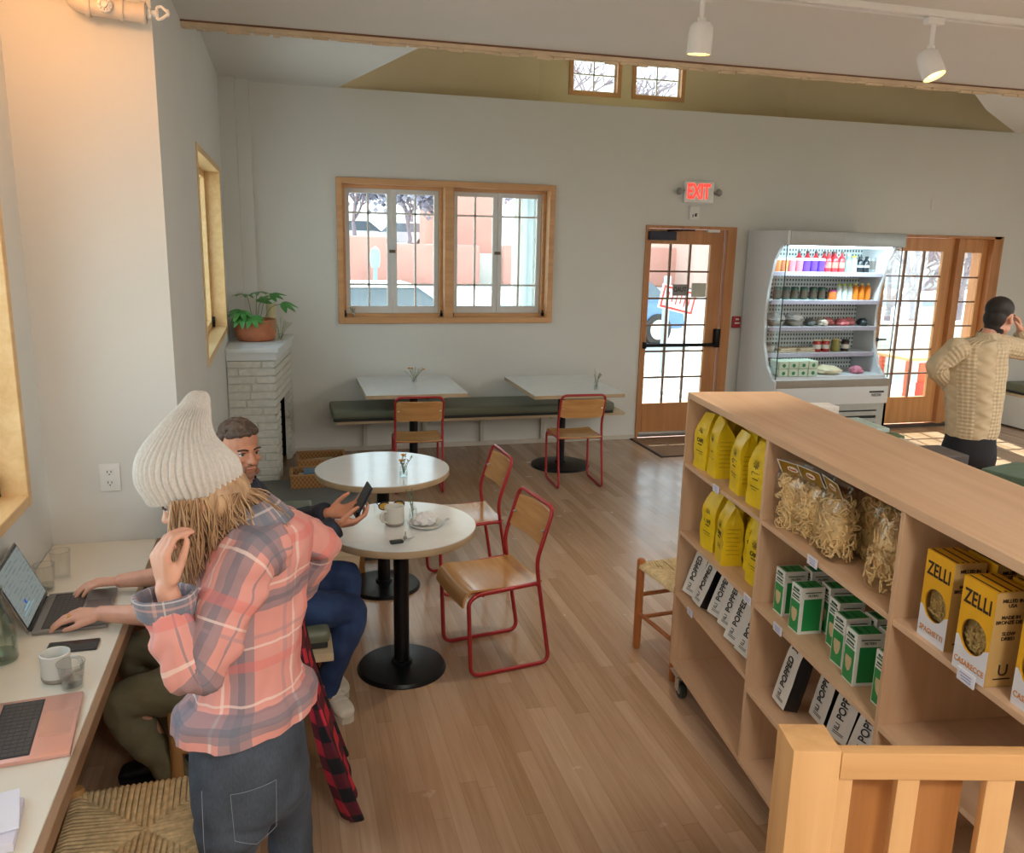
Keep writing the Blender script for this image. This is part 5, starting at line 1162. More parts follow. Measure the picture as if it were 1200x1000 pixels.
# ---- potted plant on the mantel
t = thing('potted_plant', 'leafy green plant in a wide terracotta pot on the fireplace ledge', 'plant', (-.225, 7.84, 1.166)); bm = BM()
lathe(bm, [(0, 0), (.145, 0), (.155, .008), (.178, .06), (.182, .13), (.176, .185), (.170, .187), (.166, .18), (.172, .13), (.165, .06), (0, .05)], 48); pot = obj('terracotta_pot', bm, mat('terracotta', '#c47a55', .6, var=.12, vscale=12), t, 50)
bm = BM(); lathe(bm, [(0, -.0), (.150, -.0), (.160, .006), (.150, .010), (0, .01)], 40); obj('saucer', bm, mat('terracotta_dark', '#a55f40', .6), pot, 50)
bm = BM(); lathe(bm, [(0, .10), (.168, .10), (.168, .155), (0, .162)], 32); obj('soil', bm, mat('dark_soil', '#3b2f27', .9, var=.3, vscale=60), t, 50)
GL = mat('fresh_leaf', '#4f8f47', .35, var=.25, vscale=9, Subsurface_Weight=.0); random.seed(21)
def leaflet(bm, c, d, nrm, L_, w):
    side = d.cross(nrm).normalized(); N = 7; rows = []
    for i in range(N+1):
        s = i/N; ww = w*math.sin(PI*min(1, s*.92+.08))**.8*(1.0 if s < .95 else .3); bend = -.28*L_*s*s; p = c+d*L_*s+nrm*bend
        rows.append([bm.verts.new(p-side*ww+nrm*ww*.25), bm.verts.new(p), bm.verts.new(p+side*ww+nrm*ww*.25)])
    for a, b in zip(rows, rows[1:]):
        for j in (0, 1): f = bm.faces.new((a[j], a[j+1], b[j+1], b[j])); f.smooth = True
leafspots = [((-.11, -.12, .27), (-.35, -.9, .0), 5, .16), ((-.08, -.04, .40), (-.1, -.6, .5), 4, .15), ((.03, -.03, .42), (.1, -.4, .3), 6, .14), ((.14, .02, .39), (.7, .0, .2), 5, .14), ((.23, -.02, .32), (.8, -.3, 0), 4, .16), ((-.02, -.16, .22), (0, -.9, -.2), 6, .15), ((.06, .05, .33), (.4, .5, .5), 5, .12), ((-.10, -.16, .22), (-.3, -.8, -.3), 4, .14)]
for k, (hub, dr, nl, L_) in enumerate(leafspots):
    hub = V3(hub); bm = BM(); tube(bm, [V3((hub.x*.25, hub.y*.25, .14)), V3((hub.x*.6, hub.y*.6, hub.z*.8+.03)), hub], .0035, 6, sm=4); obj('stem', bm, mat('leaf_stem', '#8a8a58', .5), t, 60)
    bm = BM(); ax = V3(dr).normalized(); nrm = (V3((0, 0, 1))-ax*ax.z); nrm = (nrm.normalized()*.8+V3((0, -.35, .2))).normalized(); u = ax-nrm*ax.dot(nrm); u.normalize(); v = nrm.cross(u)
    for i in range(nl):
        a = (i-(nl-1)/2)*.62; d = (u*math.cos(a)+v*math.sin(a)).normalized(); leaflet(bm, hub, d, nrm, L_*(1-.12*abs(i-(nl-1)/2)), L_*.17)
    obj('leaf', bm, GL, t, 180)
t = thing('candle_jar', 'cream candle in a tall glass behind the potted plant', 'candle', (-.09, 8.10, 1.166)); bm = BM(); lathe(bm, [(0, 0), (.042, 0), (.042, .30), (0, .30)], 24); obj('wax', bm, mat('cream_wax', '#d9cfa0', .4, var=.08, vscale=20), t, 40)
bm = BM(); lathe(bm, [(0, .30), (.043, .30), (.043, .36), (0, .36)], 24); obj('glass_top', bm, CGLASS, t, 40)
t = thing('dried_flowers', 'sprays of tiny dried flowers in a glass beside the terracotta pot', 'dried flowers', (-.015, 7.62, 1.166)); bm = BM(); lathe(bm, [(0, 0), (.022, 0), (.02, .08), (0, .08)], 16); obj('glass_wall', bm, CGLASS, t, 40)
sprig(t, (0, 0, .02), 9, 16, .19, .13, ('dried_bract', '#a59e84'), None)
# ---- baskets with magazines beside the hearth
WIC = NT('wicker'); _v = WIC.coord(scale=(60, 60, 45)); _c = WIC.n('ShaderNodeTexChecker', Vector=_v, Scale=1.0, Color1=srgb('#b98a55'), Color2=srgb('#94683a')); WIC.bsdf(_c.outputs[0], .6, bump=_c.outputs[1], bstr=.6, bdist=.004); WIC = WIC.m
def basket(label, x0, x1, y0, y1, h, loc):
    t = thing('wicker_basket', label, 'basket', loc, 0, None); bm = BM(); w = .014
    for a, b in (((x0, y0), (x1, y0+w)), ((x0, y1-w), (x1, y1)), ((x0, y0+w), (x0+w, y1-w)), ((x1-w, y0+w), (x1, y1-w))): box(bm, (a[0], a[1], 0), (b[0], b[1], h))
    box(bm, (x0, y0, 0), (x1, y1, .012)); obj('woven_side', bm, WIC, t, 0)
    bm = BM(); e = .006
    for a, b in (((x0-e, y0-e), (x1+e, y0+w+e)), ((x0-e, y1-w-e), (x1+e, y1+e)), ((x0-e, y0+w+e), (x0+w+e, y1-w-e)), ((x1-w-e, y0+w+e), (x1+e, y1-w-e))): box(bm, (a[0], a[1], h), (b[0], b[1], h+.016), bev=.003)
    obj('wood_rim', bm, wood('basket_rim', '#b98c5a', '#9a6f42', axis=0, rough=.5, scale=4), t, 0); return t
basket('rectangular wicker basket of magazines at the foot of the white fireplace', -.19, .19, -.13, .13, .13, (.215, 7.06, .031) if False else (.215, 7.08, .0))
basket('second wicker basket standing behind the magazine basket by the wall', -.21, .21, -.16, .16, .15, (.30, 7.52, 0))
for i, (c, dx, dz, rz) in enumerate((('#3c6f8c', .02, .013, .1), ('#b8433a', .03, .05, -.1), ('#d8d3c4', .0, .085, .2), ('#5a7f9b', .03, .118, .05))):
    bm = BM(); box(bm, (-.11, -.08, 0), (.11, .08, .028), bev=.002, seg=1); tag(obj('magazine', bm, mat('mag_%d' % i, c, .4, var=.15, vscale=15), None, 0), ['blue book at the bottom of the wicker basket', 'red covered book second from the bottom in the basket', 'pale book third in the basket stack', 'blue and white book topmost in the wicker basket'][i], 'book', 'books in the basket', (.215+dx, 7.08, dz), rz)
bm = BM(); box(bm, (-.12, -.09, 0), (.12, .09, .02), bev=.002, seg=1); tag(obj('magazine', bm, mat('mag_9', '#a7a985', .4, var=.3, vscale=12), None, 0), 'greenish magazine lying in the rear wicker basket', 'magazine', None, (.30, 7.5, .10), .2)
# ---- counter behind the shelf unit with packets on top
t = thing('display_counter', 'grey display counter behind the plywood shelf unit, mostly hidden', 'counter', (SA[0], SA[1], 0), -STH); bm = BM(); box(bm, (.47, -2.6, 0), (.95, .12, 1.2), bev=.003); obj('counter_body', bm, mat('counter_paint', '#b5aea2', .5), t, 0)
bm = BM(); box(bm, (.465, -2.62, 1.2), (.97, .14, 1.225), bev=.003); obj('counter_top', bm, SPLY, t, 0)
def pack(name, s, x, wx, ws, h, c, lab, cat='box', n=1, rz=0):
    h += .024
    for k in range(n):
        bm = BM(); box(bm, (-wx/2, -ws/2, 0), (wx/2, ws/2, h/n*.96), bev=.003, seg=1); box(bm, (-wx/2-.0005, -ws*.4, h/n*.3), (-wx/2, ws*.4, h/n*.7)); tag(obj(name, bm, mat('pk_'+c[1:], c, .5, var=.12, vscale=30), None, 0), lab if n == 1 else lab % WORDS[k], cat, None if n == 1 else name+' stack behind the shelf unit', shelf_pt(x, s, 1.226+h/n*k), -STH+rz+.03*k)
pack('white_packet', -.02, .66, .12, .10, .14, '#d9dad8', 'white packet at the far end of the counter behind the shelf unit')
pack('paper_stack', .33, .64, .14, .22, .125, '#b9cfc9', 'pale teal booklet, %s from the bottom, behind the shelf unit', 'booklet', 3)
pack('green_packet', .50, .66, .12, .07, .12, '#55704a', 'dark green packet standing beside the teal booklets behind the shelf')
pack('white_booklet', .66, .62, .12, .16, .12, '#e1e1dc', 'white booklet, %s from the bottom, behind the shelf unit', 'booklet', 2)
pack('grey_book', .86, .62, .16, .16, .14, '#5e5755', 'dark grey book, %s from the bottom, behind the shelf unit', 'book', 3)
pack('dark_packet', 1.08, .58, .12, .10, .13, '#3f4146', 'charcoal packet right of the grey books behind the shelf unit')
pack('green_book', 1.17, .72, .20, .16, .15, '#5f7a6a', 'grey green book, %s from the bottom, behind the shelf unit', 'book', 3, .3)
pack('maroon_book', 1.36, .64, .16, .12, .14, '#7d3f45', 'maroon book, %s from the bottom, at the right edge behind shelf', 'book', 2, .1)
# ================================================================ people
SKINM = {}
def skinmat(n, c):
    s = NT(n); nz = s.n('ShaderNodeTexNoise', Vector=s.coord(), Scale=18.0, Detail=3.0); b = srgb(c)
    s.bsdf(s.ramp(nz.outputs[0], [(.3, tuple(x*.9 for x in b[:3])+(1,)), (.7, tuple(min(1, x*1.07) for x in b[:3])+(1,))]), .5, Subsurface_Weight=.12, Subsurface_Scale=.01); return s.m
def plaid(name, base, bands, px, py, rough=.8):
    """bands: (position, width, colour, strength) of one repeat, on both uv axes"""
    s = NT(name); tc = s.t.nodes.new('ShaderNodeUVMap'); sep = s.n('ShaderNodeSeparateXYZ', Vector=tc.outputs[0]); col = srgb(base)
    nz = s.n('ShaderNodeTexNoise', Vector=s.coord(), Scale=14.0, Detail=3.0)
    col = s.mix(nz.outputs[0], tuple(x*.94 for x in srgb(base)[:3])+(1,), tuple(min(1, x*1.05) for x in srgb(base)[:3])+(1,))
    for ax, per in ((0, px), (1, py)):
        f = s.math('FRACT', s.math('DIVIDE', sep.outputs[ax], per))
        for (p, w, c, k) in bands:
            d = s.math('ABSOLUTE', s.math('SUBTRACT', f, p)); m = s.math('MULTIPLY', s.math('LESS_THAN', d, w/2), k); col = s.mix(m, col, srgb(c))
    wv = s.n('ShaderNodeTexNoise', Vector=s.coord(), Scale=400.0); s.bsdf(col, rough, bump=wv.outputs[0], bstr=.15, bdist=.001); return s.m
def orient(c, fwd, up=(0, 0, 1), sc=1.0):
    f = V3(fwd).normalized(); u = V3(up); x = f.cross(u).normalized(); u = x.cross(f)
    return Matrix(((x.x*sc, f.x*sc, u.x*sc, c[0]), (x.y*sc, f.y*sc, u.y*sc, c[1]), (x.z*sc, f.z*sc, u.z*sc, c[2]), (0, 0, 0, 1)))
def head_bm(bm, M, male=True):            # x right, y forward, z up, origin at the middle of the skull, face to +y
    S = lambda c, r, R=None, seg=18: sph(bm, (0, 0, 0), r, seg, M @ Matrix.Translation(c), R)
    S((0, -.012, .030), (.074, .094, .082)); S((0, .022, -.020), (.064, .070, .082)); S((0, .040, -.062), (.050, .050, .045))
    S((0, .066, -.094), (.026, .022, .018)); S((-.038, .018, -.070), (.022, .042, .024)); S((.038, .018, -.070), (.022, .042, .024))
    S((0, .080, .016), (.046, .014, .011)); S((-.036, .068, -.026), (.020, .018, .016)); S((.036, .068, -.026), (.020, .018, .016))
    cap_chain2(bm, M, [((0, .089, .006), .0085), ((0, .100, -.014), .0095), ((0, .110, -.030), .0115)]); S((-.011, .098, -.033), (.009, .010, .008)); S((.011, .098, -.033), (.009, .010, .008))
    S((0, .088, -.058), (.024, .010, .006)); S((0, .086, -.067), (.021, .010, .007)); S((0, .074, -.060), (.034, .024, .026))
    for s in (-1, 1): S((s*.074, -.008, -.012), (.009, .020, .032), Matrix.Rotation(s*.35, 4, 'Z')); S((s*.072, .000, -.034), (.008, .010, .012))
def cap_chain2(bm, M, pts):
    cap_chain(bm, [(M @ V3(p), r) for p, r in pts])
def eyes(parent, M, inv, iris='#5a4a38', brow='#4a3426'):
    for s in (-1, 1):
        bm = BM(); sph(bm, (0, 0, 0), .0125, 14, M @ Matrix.Translation((s*.031, .0725, .0))); e = obj('eye', bm, mat('eye_white', '#d9d4cd', .2, var=0), parent, 180, inv=inv)
        bm = BM(); sph(bm, (0, 0, 0), (.0058, .003, .0058), 12, M @ Matrix.Translation((s*.031+.001, .0835, -.0005))); obj('iris', bm, mat('iris_'+iris[1:], iris, .15, var=0), e, 180, inv=inv)
        bm = BM(); tube(bm, [M @ V3((s*.012, .093, .017)), M @ V3((s*.030, .091, .022)), M @ V3((s*.050, .076, .017))], .0036, 6, sm=4); obj('eyebrow', bm, mat('brow_'+brow[1:], brow, .7), parent, 180, inv=inv)
        bm = BM(); tube(bm, [M @ V3((s*.017, .082, .003)), M @ V3((s*.031, .0865, .0075)), M @ V3((s*.045, .076, .002))], .0024, 6, sm=4); obj('eyelid', bm, mat('lash_brown', '#6b4434', .6), parent, 180, inv=inv)
    bm = BM(); tube(bm, [M @ V3((-.022, .091, -.0625)), M @ V3((0, .0985, -.0615)), M @ V3((.022, .091, -.0625))], .0028, 6, sm=4); obj('lips', bm, mat('lip_rose', '#a8665a', .5), parent, 180, inv=inv)
def hand_bm(bm, w, d, pn, ts, curls=(.3, .35, .4, .45), thumb=(.5, .5, .3), sc=1.0, spread=.06):
    """w wrist, d towards the fingers, pn palm side, ts thumb side sign along d x pn"""
    w = V3(w); d = V3(d).normalized(); pn = (V3(pn)-d*V3(pn).dot(d)).normalized(); s = d.cross(pn)*ts
    ofs = (.029, .0098, -.0098, -.028); kn = (.083, .087, .083, .074); LN = ((.040, .025, .021), (.045, .028, .022), (.041, .026, .021), (.032, .020, .018))
    R = Matrix(((s.x, d.x, pn.x, 0), (s.y, d.y, pn.y, 0), (s.z, d.z, pn.z, 0), (0, 0, 0, 1)))
    sph(bm, w+d*.046*sc, (.035*sc, .046*sc, .0125*sc), 16, None, R); sph(bm, w+d*.040*sc+s*.022*sc+pn*.008*sc, (.016*sc, .028*sc, .014*sc), 12, None, R)
    sph(bm, w, (.026*sc, .022*sc, .018*sc), 14, None, R)
    for i in range(4):
        k = w+d*kn[i]*sc+s*ofs[i]*sc; cap_chain(bm, [(w+d*.012*sc+s*ofs[i]*.55*sc, .0135*sc), (k, .0108*sc)]); a = 0; p = k; pts = [(p, .0100*sc)]
        side = s*(1.5-i)*spread
        for j, L_ in enumerate(LN[i]):
            a += curls[i]*(1.0 if j == 0 else 1.15 if j == 1 else .7); dr = (d*math.cos(a)+pn*math.sin(a)+side*(1 if j == 0 else .5)).normalized(); p = p+dr*L_*sc; pts.append((p, (.0088, .0080, .0068)[j]*sc))
        cap_chain(bm, pts, 10)
    p = w+d*.022*sc+s*.026*sc+pn*.006*sc; a = (d*thumb[0]+s*thumb[1]+pn*thumb[2]).normalized(); q = p+a*.038*sc; b = (a*.75+d*.45+pn*.15).normalized(); r = q+b*.032*sc; e = r+(b+d*.3).normalized()*.022*sc
    cap_chain(bm, [(p, .0135*sc), (q, .0108*sc), (r, .0096*sc), (e, .0078*sc)], 10)
def body_obj(bm, m, parent, inv, vox=.0045, name='body', it=3, fac=.5):
    o = obj(name, bm, m, parent, 180, inv=inv); r = modif(o, 'REMESH', mode='VOXEL', voxel_size=vox, use_smooth_shade=True); modif(o, 'SMOOTH', iterations=it, factor=fac); return o
def blobs_hair(bm, M, dirs, r0=.018, rad=(.080, .100, .088), c=(0, -.012, .030)):
    for d in dirs:
        d = d.normalized(); p = V3((c[0]+d.x*rad[0], c[1]+d.y*rad[1], c[2]+d.z*rad[2])); sph(bm, (0, 0, 0), r0*random.uniform(.75, 1.25), 8, M @ Matrix.Translation(p))
def shoe_bm(bm, heel, toe, w=.045, h=.075):
    heel = V3(heel); toe = V3(toe); d = (toe-heel).normalized(); s = V3((-d.y, d.x, 0)).normalized(); L_ = (toe-heel).length
    rings = []
    for t, ww, hh in ((0, .6, .8), (.12, .85, 1.0), (.35, .86, 1.1), (.55, .95, .80), (.8, 1.0, .58), (.95, .8, .45), (1, .45, .3)):
        rings.append((heel+d*L_*t+V3((0, 0, .022+h*hh*.5)), s, V3((0, 0, 1)), w*ww, h*hh*.5))
    loft(bm, rings, 20, 3, True, power=2.6)
def sole_bm(bm, heel, toe, w=.047):
    heel = V3(heel); toe = V3(toe); d = (toe-heel).normalized(); s = V3((-d.y, d.x, 0)); L_ = (toe-heel).length; poly = []
    for t, ww in ((-.03, .5), (.05, .85), (.3, .82), (.6, 1), (.85, .95), (1.0, .6), (1.03, .2)): q = heel+d*L_*t+s*w*ww; poly.append((q.x, q.y))
    for t, ww in reversed(((-.03, .5), (.05, .85), (.3, .82), (.6, 1), (.85, .95), (1.0, .6), (1.03, .2))): q = heel+d*L_*t-s*w*ww; poly.append((q.x, q.y))
    prism(bm, poly, heel.z, heel.z+.024)
def folds(amp, fx_=22, seed=0): return lambda a, v, p: amp*(noise.noise(V3((p.x, p.y, p.z))*fx_+V3((seed, 0, 0))) + .6*noise.noise(V3((p.x*1.6, p.y*1.6, p.z*.8))*fx_*1.7+V3((seed+9, 0, 0))))

# ---------------------------------------------------------------- woman standing in pink plaid shirt
SK1 = skinmat('skin_fair', '#dba58c'); SK2 = skinmat('skin_warm', '#c98d6f'); SK3 = skinmat('skin_light', '#d6a088')
WO = V3((-.13, 2.08, 0)); t = thing('person', 'person in pink plaid shirt and ribbed cream beanie standing at the counter', 'person', WO); inv = Matrix.Translation(-WO)
f = V3((-.77, .64, 0)); l = V3((-.64, -.77, 0))
def A_(px, py, y): return at(px, py, y)
hip = A_(294, 905, 2.08); hem = A_(289, 818, 2.07); wai = A_(292, 790, 2.08); chs = A_(293, 705, 2.09); upb = A_(303, 648, 2.08); shd = A_(308, 618, 2.07); nck = A_(296, 604, 2.05)
HC = A_(234, 574, 2.03); hf = V3((-.90, .22, -.50)); HM = orient(HC, hf, (-.3, 0, 1), .98)
shL = A_(292, 652, 1.95); elL = A_(228, 788, 1.84); wrL = A_(195, 690, 1.88); shR = A_(330, 622, 2.20); elR = A_(374, 640, 2.28); wrR = A_(330, 716, 2.36)
kneeL = V3((-.19, 2.03, .46)); kneeR = V3((-.03, 2.19, .46)); anL = V3((-.17, 2.00, .09)); anR = V3((-.02, 2.17, .09))
bm = BM(); head_bm(bm, HM, False)
cap_chain(bm, [(nck+V3((0, 0, -.03)), .052), (HM @ V3((0, -.03, -.06)), .046)])
cap_chain(bm, [(hip, .105), (wai, .09), (chs, .095), (upb, .08)]); cap_chain(bm, [(shL, .045), (upb, .07), (shR, .045)]); cap_chain(bm, [(shL, .042), (elL, .034), (wrL, .025)]); cap_chain(bm, [(shR, .042), (elR, .034), (wrR, .025)])
for k, a, h_ in ((kneeL, anL, hip+l*.08), (kneeR, anR, hip-l*.08)): cap_chain(bm, [(h_, .085), (k, .052), (a, .035), (a+f*.10+V3((0, 0, -.05)), .028)])
hand_bm(bm, wrL, V3((-.12, .05, 1)), V3((.75, .55, .1)), -1, (.62, .70, .78, .85), (.75, .15, .5), .98)
hand_bm(bm, wrR, V3((-.55, .1, -.7)), V3((.3, -.9, 0)), 1, (.4, .4, .45, .5))
wbody = body_obj(bm, SK1, t, inv, .0042); eyes(wbody, HM, inv, '#5c6a70', '#8a6a48')
# jeans
DEN = NT('dark_denim'); _n = DEN.n('ShaderNodeTexNoise', Vector=DEN.coord(), Scale=9.0, Detail=4.0); _w = DEN.n('ShaderNodeTexNoise', Vector=DEN.coord(scale=(1, 1, .3)), Scale=260.0)
_c = DEN.ramp(DEN.math('MULTIPLY_ADD', _w.outputs[0], .35, DEN.math('MULTIPLY', _n.outputs[0], .65)), [(.3, srgb('#343a44')), (.7, srgb('#505b69'))]); DEN.bsdf(_c, .8, bump=_w.outputs[0], bstr=.2, bdist=.001); DEN = DEN.m
bm = BM(); hl = hip+l*.075; hr = hip-l*.075; fo = folds(.006, 14, 3)
loft(bm, [(hem+V3((0, 0, .00)), l, f, .135, .10), (hem+V3((0, 0, -.05)), l, f, .155, .118), (hip, l, f, .172, .135), (hip+V3((0, 0, -.06)), l, f, .17, .13), (hip+V3((0, 0, -.10)), l, f, .14, .10)], 40, 5, True, fo)
for h_, k, a in ((hl, kneeL, anL), (hr, kneeR, anR)): limb(bm, [(h_+V3((0, 0, .02)), .085), (h_+V3((0, 0, -.10))*1.0, .098), (h_.lerp(k, .55), .083), (k, .062), (k.lerp(a, .3), .060), (a+V3((0, 0, .02)), .044)], 28, 6, fo)
jn = obj('jeans', bm, DEN, t, 180, inv=inv); modif(jn, 'REMESH', mode='VOXEL', voxel_size=.006, use_smooth_shade=True); modif(jn, 'SMOOTH', iterations=4, factor=.5)
STI = mat('pale_stitch', '#7d8793', .8)
def on_hip(a, z, r=1.0): # point on the jeans around the hip, angle a from the left side towards the back
    return V3((hip.x, hip.y, z)) + (l*math.cos(a)*.176 - f*math.sin(a)*.139)*r
bm = BM(); zz = hip.z
for aa, bb in (((.55, .055), (1.25, .055)), ((1.25, .055), (1.22, -.075)), ((.55, .055), (.58, -.075)), ((.58, -.075), (.9, -.10)), ((.9, -.10), (1.22, -.075))):
    tube(bm, [on_hip(lerp(aa[0], bb[0], q/6), zz+lerp(aa[1], bb[1], q/6), 1.015) for q in range(7)], .0008, 5)
obj('pocket_stitching', bm, STI, jn, 60, inv=inv)
bm = BM(); k0 = on_hip(.05, zz+.06, 1.01); tube(bm, [k0, on_hip(.05, zz-.06, 1.03), hl.lerp(kneeL, .4)+l*.100-f*.012, kneeL+l*.066], .0010, 5, sm=6); obj('side_seam', bm, STI, jn, 60, inv=inv)
for h_, a in ((0, anL), (1, anR)):
    bm = BM(); hh = V3((a.x, a.y, .0))-f*.05; shoe_bm(bm, hh, hh+f*.24, .04, .07); sh = obj('boot', bm, mat('dark_leather', '#2b2624', .5), t, 60, inv=inv); bm = BM(); sole_bm(bm, hh, hh+f*.24, .042); obj('sole', bm, mat('black_sole', '#161514', .7), sh, 40, inv=inv)
# shirt
PLD = plaid('pink_plaid', '#e09c92', [(.16, .17, '#7d7b86', .66), (.16, .05, '#626b7a', .5), (.30, .022, '#efd6cb', .7), (.62, .085, '#e27672', .45), (.78, .02, '#f2ddd4', .6), (.86, .03, '#a98b92', .45)], .36, .30)
PLDC = plaid('grey_plaid', '#84818a', [(.25, .25, '#6d7383', .6), (.6, .10, '#d9a8a2', .5), (.85, .05, '#d8cfce', .6)], .07, .06)
bm = BM(); fo = folds(.014, 13, 5)
loft(bm, [(hem+V3((0, 0, -.035)), l, f, .198, .155), (hem+V3((0, 0, .01)), l, f, .196, .153), (hem.lerp(wai, .5), l, f, .168, .135), (wai, l, f, .150, .122), (chs, l, f, .160, .125), (upb, l, f, .166, .108), (shd+V3((0, 0, .0)), l, f, .14, .085), (nck+V3((.01, 0, .0)), l, f, .07, .062)], 72, 8, False, fo)
limb(bm, [(shL+V3((.05, .05, .01)), .075), (shL, .074), (shL.lerp(elL, .35), .066), (shL.lerp(elL, .75), .066), (elL, .058), (elL.lerp(wrL, .18)+V3((-.012, 0, 0)), .058), (elL.lerp(wrL, .55)+V3((-.012, 0, 0)), .054), (wrL+V3((0, -.0, -.030)), .048)], 40, 8, folds(.014, 19, 8), True, ref=(1, 0, .2))
limb(bm, [(shR+V3((-.05, -.04, -.01)), .075), (shR, .070), (shR.lerp(elR, .5), .062), (elR, .056), (elR.lerp(wrR, .4), .054), (wrR, .042)], 40, 8, folds(.010, 17, 2), True, ref=(1, 0, .2))
shirt = obj('plaid_shirt', bm, PLD, t, 180, inv=inv)
bm = BM(); ax = (V3((-.10, 0, 1))).normalized(); u_ = V3((1, 0, .05)).normalized(); v_ = ax.cross(u_)
c0 = wrL+V3((.0, 0, -.062)); loft(bm, [(c0, u_, v_, .056, .050), (c0+ax*.004, u_, v_, .0635, .056), (c0+ax*.045, u_, v_, .067, .058), (c0+ax*.052, u_, v_, .064, .055), (c0+ax*.048, u_, v_, .055, .048), (c0+ax*.010, u_, v_, .050, .044)], 40, 4, False, folds(.003, 30, 1)); obj('shirt_cuff', bm, PLDC, shirt, 180, inv=inv)
bm = BM(); q0 = nck; cu_ = V3((-.55, .0, .30)).normalized()
R = []; N = 40; uvl = bm.loops.layers.uv.verify()
cc = nck+V3((-.012, -.01, .0)); ca = (V3((1, -.35, .38))).normalized(); cb = V3((.25, 1, 0)).normalized(); cn = ca.cross(cb).normalized(); cn = cn if cn.z > 0 else -cn
for i in range(N+1):
    a = -2.5+5.0*i/N; o = ca*math.cos(a)*.076+cb*math.sin(a)*.066; up_ = cn*.032-o.normalized()*.004; out = o.normalized()*.028-cn*.030
    b = cc+o; R.append([bm.verts.new(b-cn*.015), bm.verts.new(b+up_), bm.verts.new(b+up_+o.normalized()*.005), bm.verts.new(b+out*.55+cn*.012+o.normalized()*.006), bm.verts.new(b+out*1.15)])
for i, (a, b) in enumerate(zip(R, R[1:])):
    for j in range(4):
        ff = bm.faces.new((a[j], b[j], b[j+1], a[j+1]))
        for lp, uv in zip(ff.loops, ((i*.012, j*.02), (i*.012+.012, j*.02), (i*.012+.012, j*.02+.02), (i*.012, j*.02+.02))): lp[uvl].uv = uv
co = obj('shirt_collar', bm, PLDC, shirt, 180, inv=inv); modif(co, 'SOLIDIFY', thickness=.004)
# beanie
KN = NT('cream_knit'); _n = KN.n('ShaderNodeTexNoise', Vector=KN.coord(), Scale=160.0, Detail=2.0); KN.bsdf(KN.ramp(_n.outputs[0], [(.3, srgb('#c9c3bb')), (.7, srgb('#d6d1ca'))]), .9, bump=_n.outputs[0], bstr=.2, bdist=.001); KN = KN.m
hy = 2.03; k_ = (at(300, 560, hy)-at(200, 560, hy)).length/100
def hr_(px, py, rx, tilt=0.0, dv=.82, dy=0): return (at(px, py, hy+dy), (_R*math.cos(tilt)+_U*math.sin(tilt)).normalized(), (_fw+_U*.12).normalized(), rx*k_, rx*k_*dv)
ribs = lambda a, v, p: .0085*(abs(math.cos(a*22))-.6)*(.35 if v < .05 else 1 if v < .85 else .4) + .003*noise.noise(p*9)*(v > .3)
bm = BM(); loft(bm, [hr_(228, 577, 47, .19), hr_(228, 582, 53, .18), hr_(227, 574, 57.5, .16), hr_(221.5, 558, 62.5, .08), hr_(219, 540, 60.0, .03), hr_(218, 524, 49.5, -.06, .80), hr_(217.5, 508, 35.5, -.12, .75), hr_(221, 492, 26.0, -.1, .72), hr_(227, 478, 19.5, -.1, .75), hr_(231.5, 466, 14.5, -.1, .8), hr_(233.5, 459.5, 9, -.1, .8), hr_(234, 458, 2, -.1, .8)], 264, 6, True, ribs)
obj('ribbed_beanie', bm, KN, t, 180, inv=inv)
# hair
HB = NT('blonde_hair'); _n = HB.n('ShaderNodeTexNoise', Vector=HB.coord(scale=(60, 60, 5)), Scale=1.0, Detail=3.0); HB.bsdf(HB.ramp(_n.outputs[0], [(.3, srgb('#96704f')), (.7, srgb('#d0ad86'))]), .5); HB = HB.m
random.seed(31); bm = BM()
for k in range(1100):
    q = random.random(); px = 200+82*q; st_ = at(px, 588-10*q, hy-.100+.14*random.random()+.02*q); dep = random.uniform(-.06, .05)
    if q < .45: ex, ey = 206+20*random.random()+q*46, 640+random.uniform(-20, 52)
    else: ex, ey = 232+70*random.random()*q+q*14, 622+random.uniform(0, 60)*(1.15-q)
    en = at(ex, ey, hy+dep-.01); m1 = st_.lerp(en, .35)+V3((.012*math.sin(k), -.012, .0)); m2 = st_.lerp(en, .7)+V3((.012*math.sin(k*1.7), -.014, .004*math.cos(k)))
    tube(bm, [st_, m1, m2, en], .004, 4, sm=4, radii=[.0021, .0021, .0018, .0006])
for k in range(650):      # back hair fanning over the collar
    q = random.random(); st_ = at(262+22*q, 578-6*random.random(), hy+random.uniform(-.05, .05)); en = at(283+58*random.random(), 598+44*random.random(), hy+random.uniform(-.05, .06)); md = st_.lerp(en, .5)+V3((.0, 0, .022))
    tube(bm, [st_, md, en], .004, 4, sm=4, radii=[.0022, .002, .0006])
sph(bm, (0, 0, 0), (.079, .070, .070), 20, HM @ Matrix.Translation((0, -.040, -.030))); sph(bm, (0, 0, 0), (.062, .05, .07), 16, HM @ Matrix.Translation((0, -.035, -.085)))
hair = obj('long_hair', bm, HB, t, 180, inv=inv)

